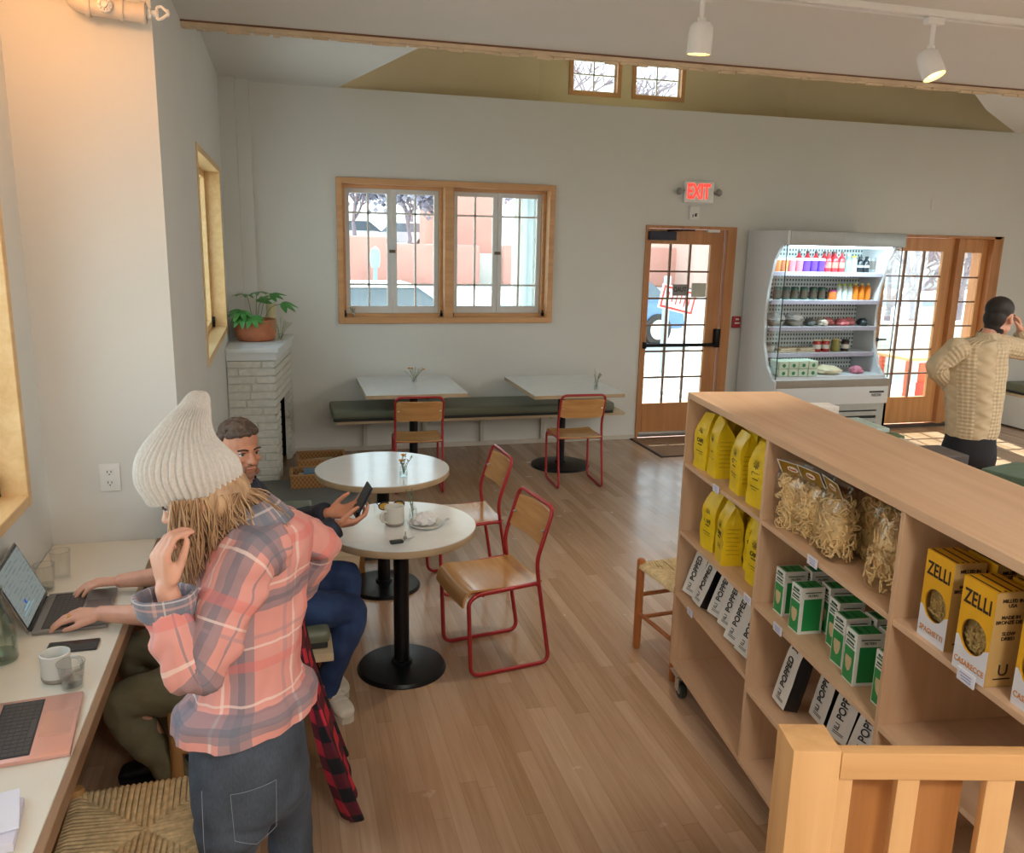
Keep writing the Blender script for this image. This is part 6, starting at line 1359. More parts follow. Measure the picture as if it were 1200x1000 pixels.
# ---------------------------------------------------------------- man typing, mostly behind her
P1 = V3((-.2, 3.06, 0)); t = thing('person', 'person in khaki trousers seated at the counter typing on the grey laptop', 'person', P1); inv = Matrix.Translation(-P1)
pel = V3((-.13, 3.06, .58)); c1 = V3((-.15, 3.05, .86)); n1 = V3((-.24, 3.05, 1.05)); H1 = orient((-.335, 3.05, 1.165), (-1, 0, -.35), (-.3, 0, 1), .95)
sN = V3((-.20, 2.87, 1.0)); sF = V3((-.20, 3.23, 1.0)); eN = V3((-.33, 2.86, .815)); eF = V3((-.33, 3.27, .815)); wN = V3((-.640, 2.985, .800)); wF = V3((-.625, 3.275, .800))
hN = V3((-.16, 2.95, .54)); hF = V3((-.16, 3.17, .54)); kN = V3((-.585, 2.90, .50)); kF = V3((-.60, 3.22, .53)); aN = V3((-.41, 2.93, .12)); aF = V3((-.45, 3.2, .12))
bm = BM(); head_bm(bm, H1); cap_chain(bm, [(n1, .055), (H1 @ V3((0, -.02, -.06)), .052)]); cap_chain(bm, [(pel, .13), (c1, .13), (n1+V3((.03, 0, -.08)), .1)]); cap_chain(bm, [(sN, .055), (n1+V3((0, 0, -.06)), .06), (sF, .055)])
for s_, e_, w_ in ((sN, eN, wN), (sF, eF, wF)): cap_chain(bm, [(s_, .05), (e_, .043), (e_.lerp(w_, .4), .041), (w_, .027)])
for h_, k, a in ((hN, kN, aN), (hF, kF, aF)): cap_chain(bm, [(h_, .06), (k+V3((.05, 0, -.01)), .034), (a, .030), (a+V3((-.12, 0, -.08)), .03)])
hand_bm(bm, wN, V3((-1, .03, .04)), V3((0, .12, -1)), 1, (.30, .34, .36, .38), (.8, .45, .15), 1.0, .05)
hand_bm(bm, wF, V3((-1, -.14, .06)), V3((0, -.10, -1)), -1, (.34, .34, .34, .36), (.75, .5, .25), 1.0, .04)
b1 = body_obj(bm, SK1, t, inv, .0042); eyes(b1, H1, inv)
bm = BM(); cyl(bm, wN+V3((-.098, -.012, .002)), wN+V3((-.104, -.012, .003)), .0102, seg=14); obj('ring', bm, mat('gold_ring', '#c9a24a', .3, .9), b1, 60, inv=inv)
random.seed(5); bm = BM(); blobs_hair(bm, H1, [V3((random.gauss(0, 1), random.gauss(-.5, 1), abs(random.gauss(.4, 1)))) for _ in range(90)]); body_obj(bm, mat('brown_hair', '#4d3a2c', .7, var=.2, vscale=60), t, inv, .006, 'hair')
KH = mat('olive_khaki', '#77735a', .85, var=.06, vscale=30, bump=.15, bscale=300); bm = BM(); fo = folds(.010, 15, 6)
limb(bm, [(pel+V3((.02, -.11, -.02)), .09), (hN+V3((-.04, 0, 0)), .094), (hN.lerp(kN, .6), .086), (kN+V3((.01, 0, .0)), .074), (kN.lerp(aN, .25)+V3((-.0, 0, -.02)), .070), (kN.lerp(aN, .6), .062), (aN, .054)], 32, 7, fo)
limb(bm, [(pel+V3((.02, .11, -.02)), .09), (hF+V3((-.04, 0, 0)), .094), (hF.lerp(kF, .6), .084), (kF+V3((.01, 0, .0)), .072), (kF.lerp(aF, .25), .068), (kF.lerp(aF, .6), .060), (aF, .052)], 32, 7, fo)
sph(bm, pel, (.13, .17, .12), 20); o = obj('khaki_trousers', bm, KH, t, 180, inv=inv); modif(o, 'REMESH', mode='VOXEL', voxel_size=.007, use_smooth_shade=True); modif(o, 'SMOOTH', iterations=3, factor=.5)
bm = BM(); X = V3((1, 0, 0)); Yv = V3((0, 1, 0)); loft(bm, [(pel+V3((.01, 0, -.02)), Yv, X, .175, .14), (pel+V3((.02, 0, .08)), Yv, X, .17, .135), (c1, Yv, X, .175, .13), (c1.lerp(n1, .6), Yv, X, .17, .115), (n1+V3((0, 0, -.02)), Yv, X, .11, .09), (n1, Yv, X, .065, .062)], 40, 6, False, folds(.008, 14, 4))
for s_, e_ in ((sN, eN), (sF, eF)): limb(bm, [(s_+V3((.03, 0, 0)), .07), (s_, .068), (s_.lerp(e_, .6), .062), (s_.lerp(e_, .85), .060)], 28, 5, folds(.006, 16, 3))
obj('blue_shirt', bm, mat('denim_blue_cotton', '#56789f', .8, var=.06, bump=.1, bscale=300), t, 180, inv=inv)
for a in (aN, aF):
    bm = BM(); hh = V3((a.x+.05, a.y, .0)); shoe_bm(bm, hh, hh+V3((-.27, 0, 0)), .046, .08); sh = obj('shoe', bm, mat('black_shoe', '#17181c', .5), t, 60, inv=inv); bm = BM(); sole_bm(bm, hh, hh+V3((-.27, 0, 0))); obj('sole', bm, mat('black_sole', '#161514', .7), sh, 40, inv=inv)
# buffalo plaid jacket hanging over his seat
BUF = NT('buffalo_plaid'); tc = BUF.t.nodes.new('ShaderNodeUVMap'); sep = BUF.n('ShaderNodeSeparateXYZ', Vector=tc.outputs[0]); fs_ = [BUF.math('GREATER_THAN', BUF.math('FRACT', BUF.math('MULTIPLY', sep.outputs[i], 8.5)), .5) for i in (0, 1)]
_s = BUF.math('ADD', fs_[0], fs_[1]); _c = BUF.ramp(BUF.math('MULTIPLY', _s, .5), [(0, srgb('#c4283a')), (.34, srgb('#5e1826')), (.8, srgb('#17141a'))], 'CONSTANT'); BUF.bsdf(_c, .9, bump=BUF.n('ShaderNodeTexNoise', Vector=BUF.coord(), Scale=250.0).outputs[0], bstr=.3, bdist=.002); BUF = BUF.m
bm = BM(); uvl = bm.loops.layers.uv.verify(); NU, NV = 44, 40; G = []
for i in range(NU+1):
    u = i/NU; row = []
    for j in range(NV+1):
        v = j/NV; y = 2.70+.46*u-.10*v*(1-u); drop = .80-(.72+.06*math.sin(u*9))*v; flare = .02+.15*v**.8*(1-.35*u); fold = .030*math.sin(u*17+v*2.2)*v+.014*math.sin(u*41+3*v)*v
        if v < .06: x = -.01+v*.6; z = .785+.03*math.sin(v/.06*PI/2)
        else: x = .026+flare*v+fold; z = drop+.04
        row.append(bm.verts.new((x, y+.02*math.sin(v*6+u*5), max(z, .015+.01*math.sin(u*30)**2))))
    G.append(row)
for i in range(NU):
    for j in range(NV):
        ff = bm.faces.new((G[i][j], G[i+1][j], G[i+1][j+1], G[i][j+1]))
        for lp, (a, b) in zip(ff.loops, ((i, j), (i+1, j), (i+1, j+1), (i, j+1))): lp[uvl].uv = (.52*a/NU+.1*b/NV, .80*b/NV)
JO = V3((.03, 2.95, 0)); o = obj('plaid_jacket', bm, BUF, None, 180, inv=Matrix.Translation(-JO)); tag(o, 'red and black buffalo plaid jacket hanging over the seat down to the floor', 'jacket', None, JO); modif(o, 'SOLIDIFY', thickness=.012); modif(o, 'SUBSURF', levels=1, render_levels=1)

# ---------------------------------------------------------------- man with the phone
P2 = V3((-.15, 3.52, 0)); t = thing('person', 'person in navy jacket and blue jeans seated on the side bench holding a phone', 'person', P2); inv = Matrix.Translation(-P2)
pel = V3((-.17, 3.55, .60)); c2 = V3((-.20, 3.53, .86)); n2 = V3((-.185, 3.50, 1.09)); H2 = orient(at(281, 526, 3.45), (.50, -.86, -.06), (0, .0, 1), .98)
sN = V3((-.15, 3.34, 1.03)); sF = V3((-.21, 3.70, 1.03)); eN = V3((.00, 3.33, .80)); eF = V3((-.02, 3.74, .82)); wN = at(394, 616, 3.44); wF = at(385, 602, 3.56)
hN = V3((-.12, 3.45, .56)); hF = V3((-.12, 3.66, .56)); kN = at(414, 716, 3.50); kF = at(408, 677, 3.72); aN = V3((.135, 3.50, .15)); aF = V3((.13, 3.70, .15))
bm = BM(); head_bm(bm, H2); cap_chain(bm, [(n2+V3((0, 0, -.02)), .058), (H2 @ V3((0, -.02, -.06)), .055)]); cap_chain(bm, [(pel, .13), (c2, .13), (n2+V3((0, 0, -.1)), .1)]); cap_chain(bm, [(sN, .055), (n2+V3((0, 0, -.07)), .06), (sF, .055)])
for s_, e_, w_ in ((sN, eN, wN), (sF, eF, wF)): cap_chain(bm, [(s_, .05), (e_, .043), (w_, .026)])
for h_, k, a in ((hN, kN, aN), (hF, kF, aF)): cap_chain(bm, [(h_, .08), (k, .05), (a, .030), (a+V3((.02, .02, -.08)), .03)])
pc = at(424, 590, 3.47); dN = (pc-wN).normalized()
hand_bm(bm, wN, V3((.95, .05, .10)), V3((-.1, .5, .85)), 1, (.42, .50, .55, .60), (.7, .45, .5), 1.0)
dF = (pc-wF).normalized(); hand_bm(bm, wF, V3((.95, -.12, .12)), V3((.1, -.55, .8)), -1, (.42, .50, .55, .60), (.7, .45, .5), 1.0)
b2 = body_obj(bm, SK2, t, inv, .0042); eyes(b2, H2, inv, '#4a443a', '#3e2c20')
random.seed(8); bm = BM(); dirs = []
while len(dirs) < 330:
    d = V3((random.gauss(0, 1), random.gauss(0, 1), random.gauss(.3, 1))).normalized()
    if d.z > .34+.22*max(0, d.y) or (d.y < .05 and d.z > -.05) or (d.y < -.2 and d.z > -.5): dirs.append(d)
blobs_hair(bm, H2, dirs, .0125, (.075, .093, .088)); body_obj(bm, mat('greying_brown_hair', '#54463c', .75, var=.35, vscale=110), t, inv, .0045, 'hair', 1)
bm = BM(); M = H2
for c, r in (((0, .083, -.092), (.020, .016, .016)), ((-.030, .056, -.082), (.022, .032, .018)), ((.030, .056, -.082), (.022, .032, .018)), ((-.052, .020, -.060), (.012, .030, .028)), ((.052, .020, -.060), (.012, .030, .028)), ((0, .094, -.048), (.022, .007, .006)), ((-.024, .083, -.060), (.007, .012, .018)), ((.024, .083, -.060), (.007, .012, .018))): sph(bm, (0, 0, 0), r, 14, M @ Matrix.Translation(c))
body_obj(bm, mat('short_beard', '#916853', .85, var=.2, vscale=200), t, inv, .004, 'beard', 2)
NAV = mat('navy_cloth', '#28303f', .75, var=.08, bump=.1, bscale=200); bm = BM(); Tx = V3((.35, .0, 0)).normalized(); sh_ax = (sF-sN).normalized(); fx2 = V3((-sh_ax.y, sh_ax.x, 0)); fx2 = V3((sh_ax.y, -sh_ax.x, 0))
loft(bm, [(pel+V3((.01, 0, -.05)), sh_ax, fx2, .19, .145), (pel+V3((0, 0, .06)), sh_ax, fx2, .185, .14), (c2, sh_ax, fx2, .19, .14), (c2.lerp(n2, .55), sh_ax, fx2, .195, .13), (n2+V3((-.005, 0, -.055)), sh_ax, fx2, .15, .10), (n2+V3((0, 0, .005)), sh_ax, fx2, .072, .068), (n2+V3((0, 0, .03)), sh_ax, fx2, .066, .062)], 44, 6, False, folds(.009, 13, 2))
for s_, e_, w_ in ((sN, eN, wN), (sF, eF, wF)): limb(bm, [(s_+V3((-.03, 0, 0)), .078), (s_, .075), (s_.lerp(e_, .5), .068), (e_, .060), (e_.lerp(w_, .5), .054), (w_-(w_-e_).normalized()*.012, .046)], 32, 7, folds(.009, 18, 5))
jk = obj('navy_jacket', bm, NAV, t, 180, inv=inv)
for e_, w_ in ((eN, wN), (eF, wF)): d = (w_-e_).normalized(); bm = BM(); limb(bm, [(w_-d*.055, .047), (w_-d*.05, .051), (w_-d*.012, .051), (w_-d*.006, .046)], 28, 4, folds(.003, 30, 4)); obj('turned_cuff', bm, mat('dark_navy_cuff', '#212634', .75), jk, 180, inv=inv)
JB = NT('blue_denim'); _n = JB.n('ShaderNodeTexNoise', Vector=JB.coord(), Scale=8.0, Detail=4.0); JB.bsdf(JB.ramp(_n.outputs[0], [(.3, srgb('#1c2d52')), (.7, srgb('#304a78'))]), .85, bump=_n.outputs[0], bstr=.2, bdist=.004); JB = JB.m
bm = BM(); fo = folds(.009, 15, 1)
for h_, k, a in ((hN, kN, aN), (hF, kF, aF)): limb(bm, [(h_+V3((-.08, 0, -.02)), .09), (h_, .094), (h_.lerp(k, .6), .083), (k+V3((-.015, 0, .005)), .073), (k.lerp(a, .22)+V3((.006, 0, 0)), .070), (k.lerp(a, .6), .060), (a+V3((0, .03, -.06)), .050)], 32, 7, fo)
sph(bm, pel+V3((0, 0, -.03)), (.13, .18, .10), 20); o = obj('jeans', bm, JB, t, 180, inv=inv); modif(o, 'REMESH', mode='VOXEL', voxel_size=.007, use_smooth_shade=True); modif(o, 'SMOOTH', iterations=3, factor=.5)
WSH = mat('white_leather', '#d3cbbd', .45, var=.03)
for a in (aN, aF):
    bm = BM(); hh = V3((a.x-.0, a.y+.13, .0)); te = hh+V3((.085, -.225, 0)); shoe_bm(bm, hh, te, .046, .082); sh = obj('sneaker', bm, WSH, t, 60, inv=inv); bm = BM(); sole_bm(bm, hh, te); obj('sole', bm, mat('offwhite_sole', '#c9c0b0', .6), sh, 40, inv=inv)
    bm = BM(); d = (te-hh).normalized(); s_ = V3((-d.y, d.x, 0))
    for q in range(4): c = hh+d*(.10+.022*q)+V3((0, 0, .116-.012*q)); tube(bm, [c-s_*.03-V3((0, 0, .006)), c, c+s_*.03-V3((0, 0, .006))], .0028, 6)
    obj('laces', bm, mat('lace_white', '#e3ded3', .7), sh, 60, inv=inv)
t = thing('phone', 'dark phone held up in both hands by the seated person in navy', 'phone', pc); bm = BM(); M = orient((.0, 0, .012), V3((.30, -.05, .60)), V3((-.85, -.22, .45))); box(bm, (-.037, -.072, -.0045), (.037, .078, .0045), M=M, bev=.004); obj('phone_body', bm, mat('blue_black_phone', '#2b3040', .25, .3), t, 40)
bm = BM(); box(bm, (-.034, -.069, .0045), (.034, .075, .005), M=M); obj('phone_screen', bm, mat('phone_glass', '#22242a', .08), t, 0)

# ---------------------------------------------------------------- man in the cable knit sweater
y3 = 4.3; P3 = at(1137, 512, y3); P3.z = 0; t = thing('person', 'person with dark hair in cream cable knit sweater standing beyond the shelf', 'person', P3); inv = Matrix.Translation(-P3)
f = V3((.42, .91, 0)).normalized(); r_ = V3((f.y, -f.x, 0))
hip = at(1136, 520, y3); hem = at(1138, 506, y3); wai = at(1141, 470, y3); chs = at(1143, 432, y3); upb = at(1146, 408, y3); nck = at(1158, 392, y3)
HC = at(1172, 371, y3+.02); H3 = orient(HC, (.93, .30, -.12), (0, 0, 1), 1.0)
sL = at(1120, 410, y3-.02); eL = at(1097, 431, y3+.02); wL = at(1118, 458, y3+.16); sR = at(1170, 405, y3+.02); eR = at(1210, 412, y3+.02); wR = at(1196, 388, y3+.06)
kL = V3((hip.x-.08, hip.y+.05, .50)); kR = V3((hip.x+.10, hip.y+.02, .50)); aL = V3((kL.x, kL.y-.02, .09)); aR = V3((kR.x+.03, kR.y, .09))
bm = BM(); head_bm(bm, H3); cap_chain(bm, [(nck+V3((0, 0, -.03)), .058), (H3 @ V3((0, -.02, -.06)), .055)]); cap_chain(bm, [(hip, .09), (wai, .09), (chs, .10), (upb, .07)]); cap_chain(bm, [(sL, .04), (upb, .05), (sR, .04)])
cap_chain(bm, [(sL, .05), (eL, .042), (wL, .028)]); cap_chain(bm, [(sR, .05), (eR, .042), (wR, .028)])
for k, a, h_ in ((kL, aL, hip-r_*.06), (kR, aR, hip+r_*.06)): cap_chain(bm, [(h_, .07), (k, .046), (a, .038), (a+f*.12+V3((0, 0, -.06)), .03)])
hand_bm(bm, wR, V3((-.35, .1, .8)), V3((-.8, .3, .2)), 1, (.5, .55, .6, .65)); hand_bm(bm, wL, V3((.6, .6, -.3)), V3((.4, -.5, 0)), -1)
b3 = body_obj(bm, SK3, t, inv, .006); eyes(b3, H3, inv, '#3a2a20', '#221a16')
bm = BM(); sph(bm, (0, 0, 0), (.079, .098, .080), 22, H3 @ Matrix.Translation((0, -.024, .044))); sph(bm, (0, 0, 0), (.068, .055, .07), 18, H3 @ Matrix.Translation((0, -.062, -.015))); sph(bm, (0, 0, 0), (.048, .035, .035), 14, H3 @ Matrix.Translation((0, -.070, -.070))); random.seed(3)
for k in range(16): a = random.uniform(-.06, .06); sph(bm, (0, 0, 0), (.014, .016, .018), 8, H3 @ Matrix.Translation((a, -.085+abs(a)*.4, -.085-random.random()*.02)))
body_obj(bm, mat('black_hair', '#1f1613', .6, var=.2, vscale=60), t, inv, .005, 'hair')
def knit():
    s = NT('cable_knit'); tc = s.t.nodes.new('ShaderNodeUVMap'); sep = s.n('ShaderNodeSeparateXYZ', Vector=tc.outputs[0])
    u = s.math('MULTIPLY', sep.outputs[0], 62.0); v = s.math('MULTIPLY', sep.outputs[1], 75.0); su = s.math('SINE', s.math('ADD', u, s.math('MULTIPLY', s.math('SINE', v), 1.2))); sv = s.math('SINE', s.math('ADD', s.math('MULTIPLY', sep.outputs[0], 130.0), s.math('MULTIPLY', sep.outputs[1], 130.0))); sw = s.math('SINE', s.math('SUBTRACT', s.math('MULTIPLY', sep.outputs[0], 130.0), s.math('MULTIPLY', sep.outputs[1], 130.0)))
    sel = s.math('GREATER_THAN', s.math('SINE', s.math('MULTIPLY', sep.outputs[0], 38.0)), -.1); d = s.math('MULTIPLY', sv, sw); h = s.math('ADD', s.math('MULTIPLY', sel, d), s.math('MULTIPLY', s.math('SUBTRACT', 1.0, sel), su))
    s.bsdf(s.mix(s.math('MULTIPLY_ADD', h, .12, .5), srgb('#bda988'), srgb('#d6c6a6')), .9, bump=h, bstr=.7, bdist=.006); return s.m
KNM = knit(); bm = BM(); fo = folds(.008, 10, 6)
loft(bm, [(hem+V3((0, 0, -.03)), r_, f, .148, .118), (hem+V3((0, 0, .03)), r_, f, .158, .13), (wai, r_, f, .17, .135), (chs, r_, f, .185, .135), (upb, r_, f, .178, .118), (upb.lerp(nck, .55)+V3((-.01, 0, 0)), r_, f, .135, .098), (nck+V3((0, 0, -.02)), r_, f, .085, .078), (nck+V3((0, 0, .0)), r_, f, .068, .066)], 60, 8, False, fo)
limb(bm, [(sL+V3((.04, 0, 0)), .075), (sL, .074), (sL.lerp(eL, .5), .066), (eL, .060), (eL.lerp(wL, .5), .055), (wL, .045)], 32, 7, folds(.007, 16, 3)); limb(bm, [(sR+V3((-.04, 0, 0)), .075), (sR, .074), (sR.lerp(eR, .5), .068), (eR, .062), (eR.lerp(wR, .5), .056), (wR, .046)], 32, 7, folds(.007, 16, 4))
sw = obj('cable_sweater', bm, KNM, t, 180, inv=inv)
bm = BM(); loft(bm, [(nck+V3((0, 0, -.012)), r_, f, .070, .066), (nck+V3((0, 0, .012)), r_, f, .068, .064), (nck+V3((0, 0, .012)), r_, f, .060, .056)], 30, 3, False); obj('sweater_neckband', bm, KNM, sw, 180, inv=inv)
BT = mat('black_trousers', '#15181f', .8, var=.06); bm = BM(); loft(bm, [(hem+V3((0, 0, .04)), r_, f, .14, .11), (hip, r_, f, .155, .125), (hip+V3((0, 0, -.08)), r_, f, .158, .125), (hip+V3((0, 0, -.13)), r_, f, .13, .10)], 36, 5, True)
for h_, k, a in ((hip-r_*.075, kL, aL), (hip+r_*.075, kR, aR)): limb(bm, [(h_, .085), (h_+V3((0, 0, -.1)), .095), (h_.lerp(k, .6), .08), (k, .064), (a, .052)], 26, 6, folds(.006, 14, 2))
o = obj('black_trousers', bm, BT, t, 180, inv=inv); modif(o, 'REMESH', mode='VOXEL', voxel_size=.009, use_smooth_shade=True)
for a in (aL, aR): bm = BM(); hh = V3((a.x, a.y, 0))-f*.06; shoe_bm(bm, hh, hh+f*.26); sole_bm(bm, hh, hh+f*.26); obj('shoe', bm, mat('black_shoe', '#17181c', .5), t, 60, inv=inv)
ADO = simple_ado = mat('adobe', '#c98f80', .9, var=.08, vscale=.6); ADOP = mat('adobe_pale', '#d7b3a4', .9, var=.06, vscale=.6)
GROUT = mat('gravel_ground', '#c9c4bb', .9, var=.05, vscale=1)
bm = BM(); box(bm, (-60, 8.58, -.2), (80, 95, -.06)); struct('ground_outside', bm, GROUT)
bm = BM(); box(bm, (-60, 17, -.06), (80, 33, -.05)); struct('road_outside', bm, mat('asphalt', '#a8a6a6', .9, var=.05, vscale=1))
bm = BM(); box(bm, (-60, 38.6, -.06), (80, 90, 1.35)); struct('terrace_outside', bm, GROUT)
def awall(x0, x1, y, h, label, m=None, d=.5, cap=True):
    bm = BM(); box(bm, (x0, y, -.06), (x1, y+d, h), bev=.12, seg=3); tag(obj('adobe_wall', bm, m or ADO, None, 40), label, 'wall')
awall(-6, 4.62, 38, 2.05, 'low pink adobe wall seen through the left half of the back window')
awall(4.9, 8.8, 38.0, 1.75, 'lower pink adobe wall behind the window mullion, right of the first')
awall(9.9, 24, 38.0, 1.8, 'long low pink adobe wall beyond the white porch column')
def bld(name, x0, x1, y, d, h, m, label, wins=()):
    t = thing(name, label, 'building', ((x0+x1)/2, y, -.06)); I4 = Matrix.Translation((-(x0+x1)/2, -y, .06)); bm = BM(); box(bm, (x0, y, -.06), (x1, y+d, h), bev=.15, seg=3); obj('walls', bm, m, t, 40, inv=I4)
    for (wx, wz, ww, wh) in wins:
        bm = BM(); box(bm, (wx, y-.04, wz), (wx+ww, y+.02, wz+wh)); f = obj('window', bm, WHITEP, t, 0, inv=I4); bm = BM(); box(bm, (wx+.12, y-.06, wz+.12), (wx+ww-.12, y-.04, wz+wh-.12)); obj('window_glass', bm, mat('far_glass', '#7f8d97', .2), f, 0, inv=I4)
    return t
bld('adobe_building', 7.6, 10.2, 40, 8, 4.6, ADO, 'pink adobe building with tall wall seen in the right half of the back window')
bld('adobe_building', 18.5, 27.5, 36, 8, 9, ADOP, 'pale pink building across the street seen through the exit door', [(19.6, 5.6, 1.4, 1.6), (22.6, 5.6, 1.4, 1.6), (20.4, 1.2, 1.6, 2.4)])
bld('adobe_building', 29, 52, 46, 8, 7, ADOP, 'long pale building far behind the glass door at the right', [(33, 3, 1.6, 1.8), (38, 3, 1.6, 1.8), (43, 3, 1.6, 1.8)])
# wing of the house and the porch in front of the windows
bm = BM(); box(bm, (3.06, 10.3, -.06), (3.62, 10.9, 3.0)); 
for k in range(18): box(bm, (3.05, 10.285, .02+k*.16), (3.63, 10.30, .15+k*.16))
tag(obj('porch_pier', bm, mat('blue_grey_siding', '#9fb0b8', .6), None, 0), 'blue grey clapboard pier at the right edge of the back window view', 'pier')
t = thing('porch_column', 'white porch column seen through the right window sash', 'column', (2.92, 10.55, -.06)); bm = BM(); box(bm, (-.055, -.055, 0), (.055, .055, 3.0), bev=.008); obj('shaft', bm, WHITEP, t, 0); bm = BM(); box(bm, (-.08, -.08, 0), (.08, .08, .18), bev=.01); obj('column_base', bm, WHITEP, t, 0)
bm = BM(); box(bm, (-3, 8.58, 3.0), (6.3, 10.95, 3.12)); box(bm, (-3, 10.75, 2.86), (6.3, 10.95, 3.0)); tag(obj('porch_roof', bm, WHITEP, None, 0), 'flat white porch roof shading the windows outside the back wall', 'roof')
# parking meter, road sign
t = thing('parking_meter', 'grey parking meter standing outside the left window', 'parking meter', (2.14, 20, -.06)); bm = BM(); cyl(bm, (0, 0, 0), (0, 0, 1.45), .05, seg=12); obj('post', bm, mat('meter_grey', '#8fa3a8', .5), t, 40)
bm = BM(); lathe(bm, [(0, 1.42), (.09, 1.42), (.12, 1.55), (.12, 1.72), (.09, 1.85), (0, 1.90)], 20); obj('meter_head', bm, mat('meter_teal', '#93a3a3', .4), t, 40)
t = thing('street_sign', 'grey post carrying a white sign outlined in red outside the exit door', 'sign', (6.20, 13.0, -.06)); bm = BM(); cyl(bm, (0, 0, 0), (0, 0, 1.6), .06, seg=12); obj('post', bm, mat('post_grey', '#a9b0b3', .5), t, 40)
M = T(.17, -.08, 1.22, .15) @ Matrix.Rotation(.22, 4, 'Y'); bm = BM(); box(bm, (-.36, -.012, -.20), (.36, .012, .20), M=M, bev=.01); obj('sign_board', bm, mat('sign_white', '#e6e2df', .5), t, 0)
RD = mat('sign_red', '#d6222b', .5); bm = BM()
for a, b in (((-.33, -.18), (.33, -.145)), ((-.33, .145), (.33, .18)), ((-.33, -.145), (-.295, .145)), ((.295, -.145), (.33, .145))): box(bm, (a[0], -.018, a[1]), (b[0], -.012, b[1]), M=M)
for k in range(6): box(bm, (-.22+k*.085, -.018, -.09+(.03 if k % 2 else 0)), (-.195+k*.085, -.012, .09), M=M)
obj('sign_marks', bm, RD, t, 0)
# cars
def car(label, loc, rz, col, h=1.45, L_=4.4):
    t = thing('car', label, 'car', loc, rz); paint = mat('car_'+col[1:], col, .25, .2, var=.01); gl = mat('car_glass', '#5d6a75', .1)
    pr = [(-.5, .35), (-.5, .62), (-.46, .80), (-.30, .90), (-.17, 1.0), (.34, 1.0), (.47, .88), (.5, .55), (.5, .35)]; bm = BM(); a = []; b = []
    for y, k in ((-.85, 1), (.85, 1)):
        row = [bm.verts.new((x*L_, y, z*.95)) for x, z in pr]; (a if y < 0 else b).extend(row)
    bm.faces.new(a); bm.faces.new(list(reversed(b)))
    for i in range(len(pr)): j = (i+1) % len(pr); bm.faces.new((a[i], b[i], b[j], a[j]))
    bmesh.ops.bevel(bm, geom=bm.edges[:], offset=.05, segments=2, affect='EDGES'); obj('car_body', bm, paint, t, 40)
    bm = BM(); pr2 = [(-.24, .90), (-.10, h), (.28, h), (.43, .90)]; A = [bm.verts.new((x*L_, s*(.78 if z < 1 else .62), z)) for s in (-1, 1) for x, z in pr2]
    bm.faces.new(A[:4]); bm.faces.new(A[4:][::-1])
    for i in range(4): j = (i+1) % 4; bm.faces.new((A[i], A[4+i], A[4+j], A[j]))
    bmesh.ops.bevel(bm, geom=bm.edges[:], offset=.04, segments=2, affect='EDGES'); obj('cabin_glass', bm, gl, t, 40)
    bm = BM(); box(bm, (-.10*L_, -.63, h-.03), (.28*L_, .63, h+.03), bev=.03); obj('car_roof', bm, paint, t, 40)
    for x in (-.31, .31):
        for s in (-1, 1): 
            bm = BM(); cyl(bm, (x*L_, s*.72, .33), (x*L_, s*.90, .33), .33, seg=24); w = obj('wheel', bm, mat('tyre_black', '#1c1c1e', .7), t, 40); bm = BM(); cyl(bm, (x*L_, s*.885, .33), (x*L_, s*.905, .33), .21, seg=20); obj('hubcap', bm, STEEL, w, 40)
car('white car parked above the pink wall, upper left of the back window', (3.3, 46, 1.35), .1, '#e6e8ea')
car('silver car parked behind the white one, partly hidden by trees', (6.6, 50, 1.35), .05, '#bfc7cf')
car('pale car in the street below the left window sash', (.9, 14.5, -.06), .05, '#d9dcda', 1.35)
car('blue car at the kerb seen through the exit door', (6.3, 17.0, -.05), .2, '#5f86b8', 1.35, 3.9)
# trees beyond the walls
TWG = mat('winter_bark', '#8f7f86', .9, var=.1)
def tree(label, loc, h, seed, name='bare_tree', leafm=None):
    random.seed(seed); t = thing(name, label, 'tree', loc, 0, 'bare trees outside'); bm = BM(); tips = []
    def grow(p, d, L_, r, k):
        q = p+d*L_; tube(bm, [p, (p+q)/2+V3((random.gauss(0, .04), random.gauss(0, .04), 0))*L_, q], r, 5, radii=[r, r*.85, r*.65])
        if k == 0: tips.append(q); return
        for i in range(3 if k > 1 else 4):
            nd = (d+V3((random.gauss(0, .55), random.gauss(0, .55), random.gauss(.12, .3)))).normalized(); grow(q, nd, L_*random.uniform(.62, .82), r*.6, k-1)
    grow(V3((0, 0, 0)), V3((0, 0, 1)), h*.2, h*.02, 5); obj('branches', bm, TWG, t, 0)
    if leafm:
        bm = BM()
        for q in tips:
            for i in range(5):
                c = q+V3((random.gauss(0, .3), random.gauss(0, .3), random.gauss(0, .3))); d = V3((random.gauss(0, 1), random.gauss(0, 1), random.gauss(0, 1))).normalized(); u, v = frame(d); s = .16
                bm.faces.new([bm.verts.new(c-u*s), bm.verts.new(c+v*s), bm.verts.new(c+u*s), bm.verts.new(c-v*s)])
        obj('foliage', bm, leafm, t, 0)
    return t
EVG = mat('evergreen', '#8d93a6', .9, var=.3, vscale=.8); ICE = mat('pale_twigs', '#a3a2b3', .9, var=.2)
tree('bare tree behind the pink wall at the top left of the back window', (3.6, 43.5, 1.35), 7, 1, leafm=EVG)
tree('bare tree right of the white car behind the pink wall', (6.1, 42, 1.35), 6, 2, leafm=ICE)
tree('bare tree in the gap between wall and pink building', (8.4, 56, 1.35), 9, 3, leafm=EVG)
tree('bare tree beyond the white porch column', (13.5, 44, 1.35), 7, 4, leafm=ICE)
tree('pale bare tree close behind the glass door, left', (12.2, 15.0, -.06), 4.6, 5)
tree('pale bare tree close behind the glass door, middle', (13.6, 16, -.06), 5, 6)
tree('pale bare tree seen through the sidelight of the glass door', (15.3, 16.4, -.06), 5, 7)
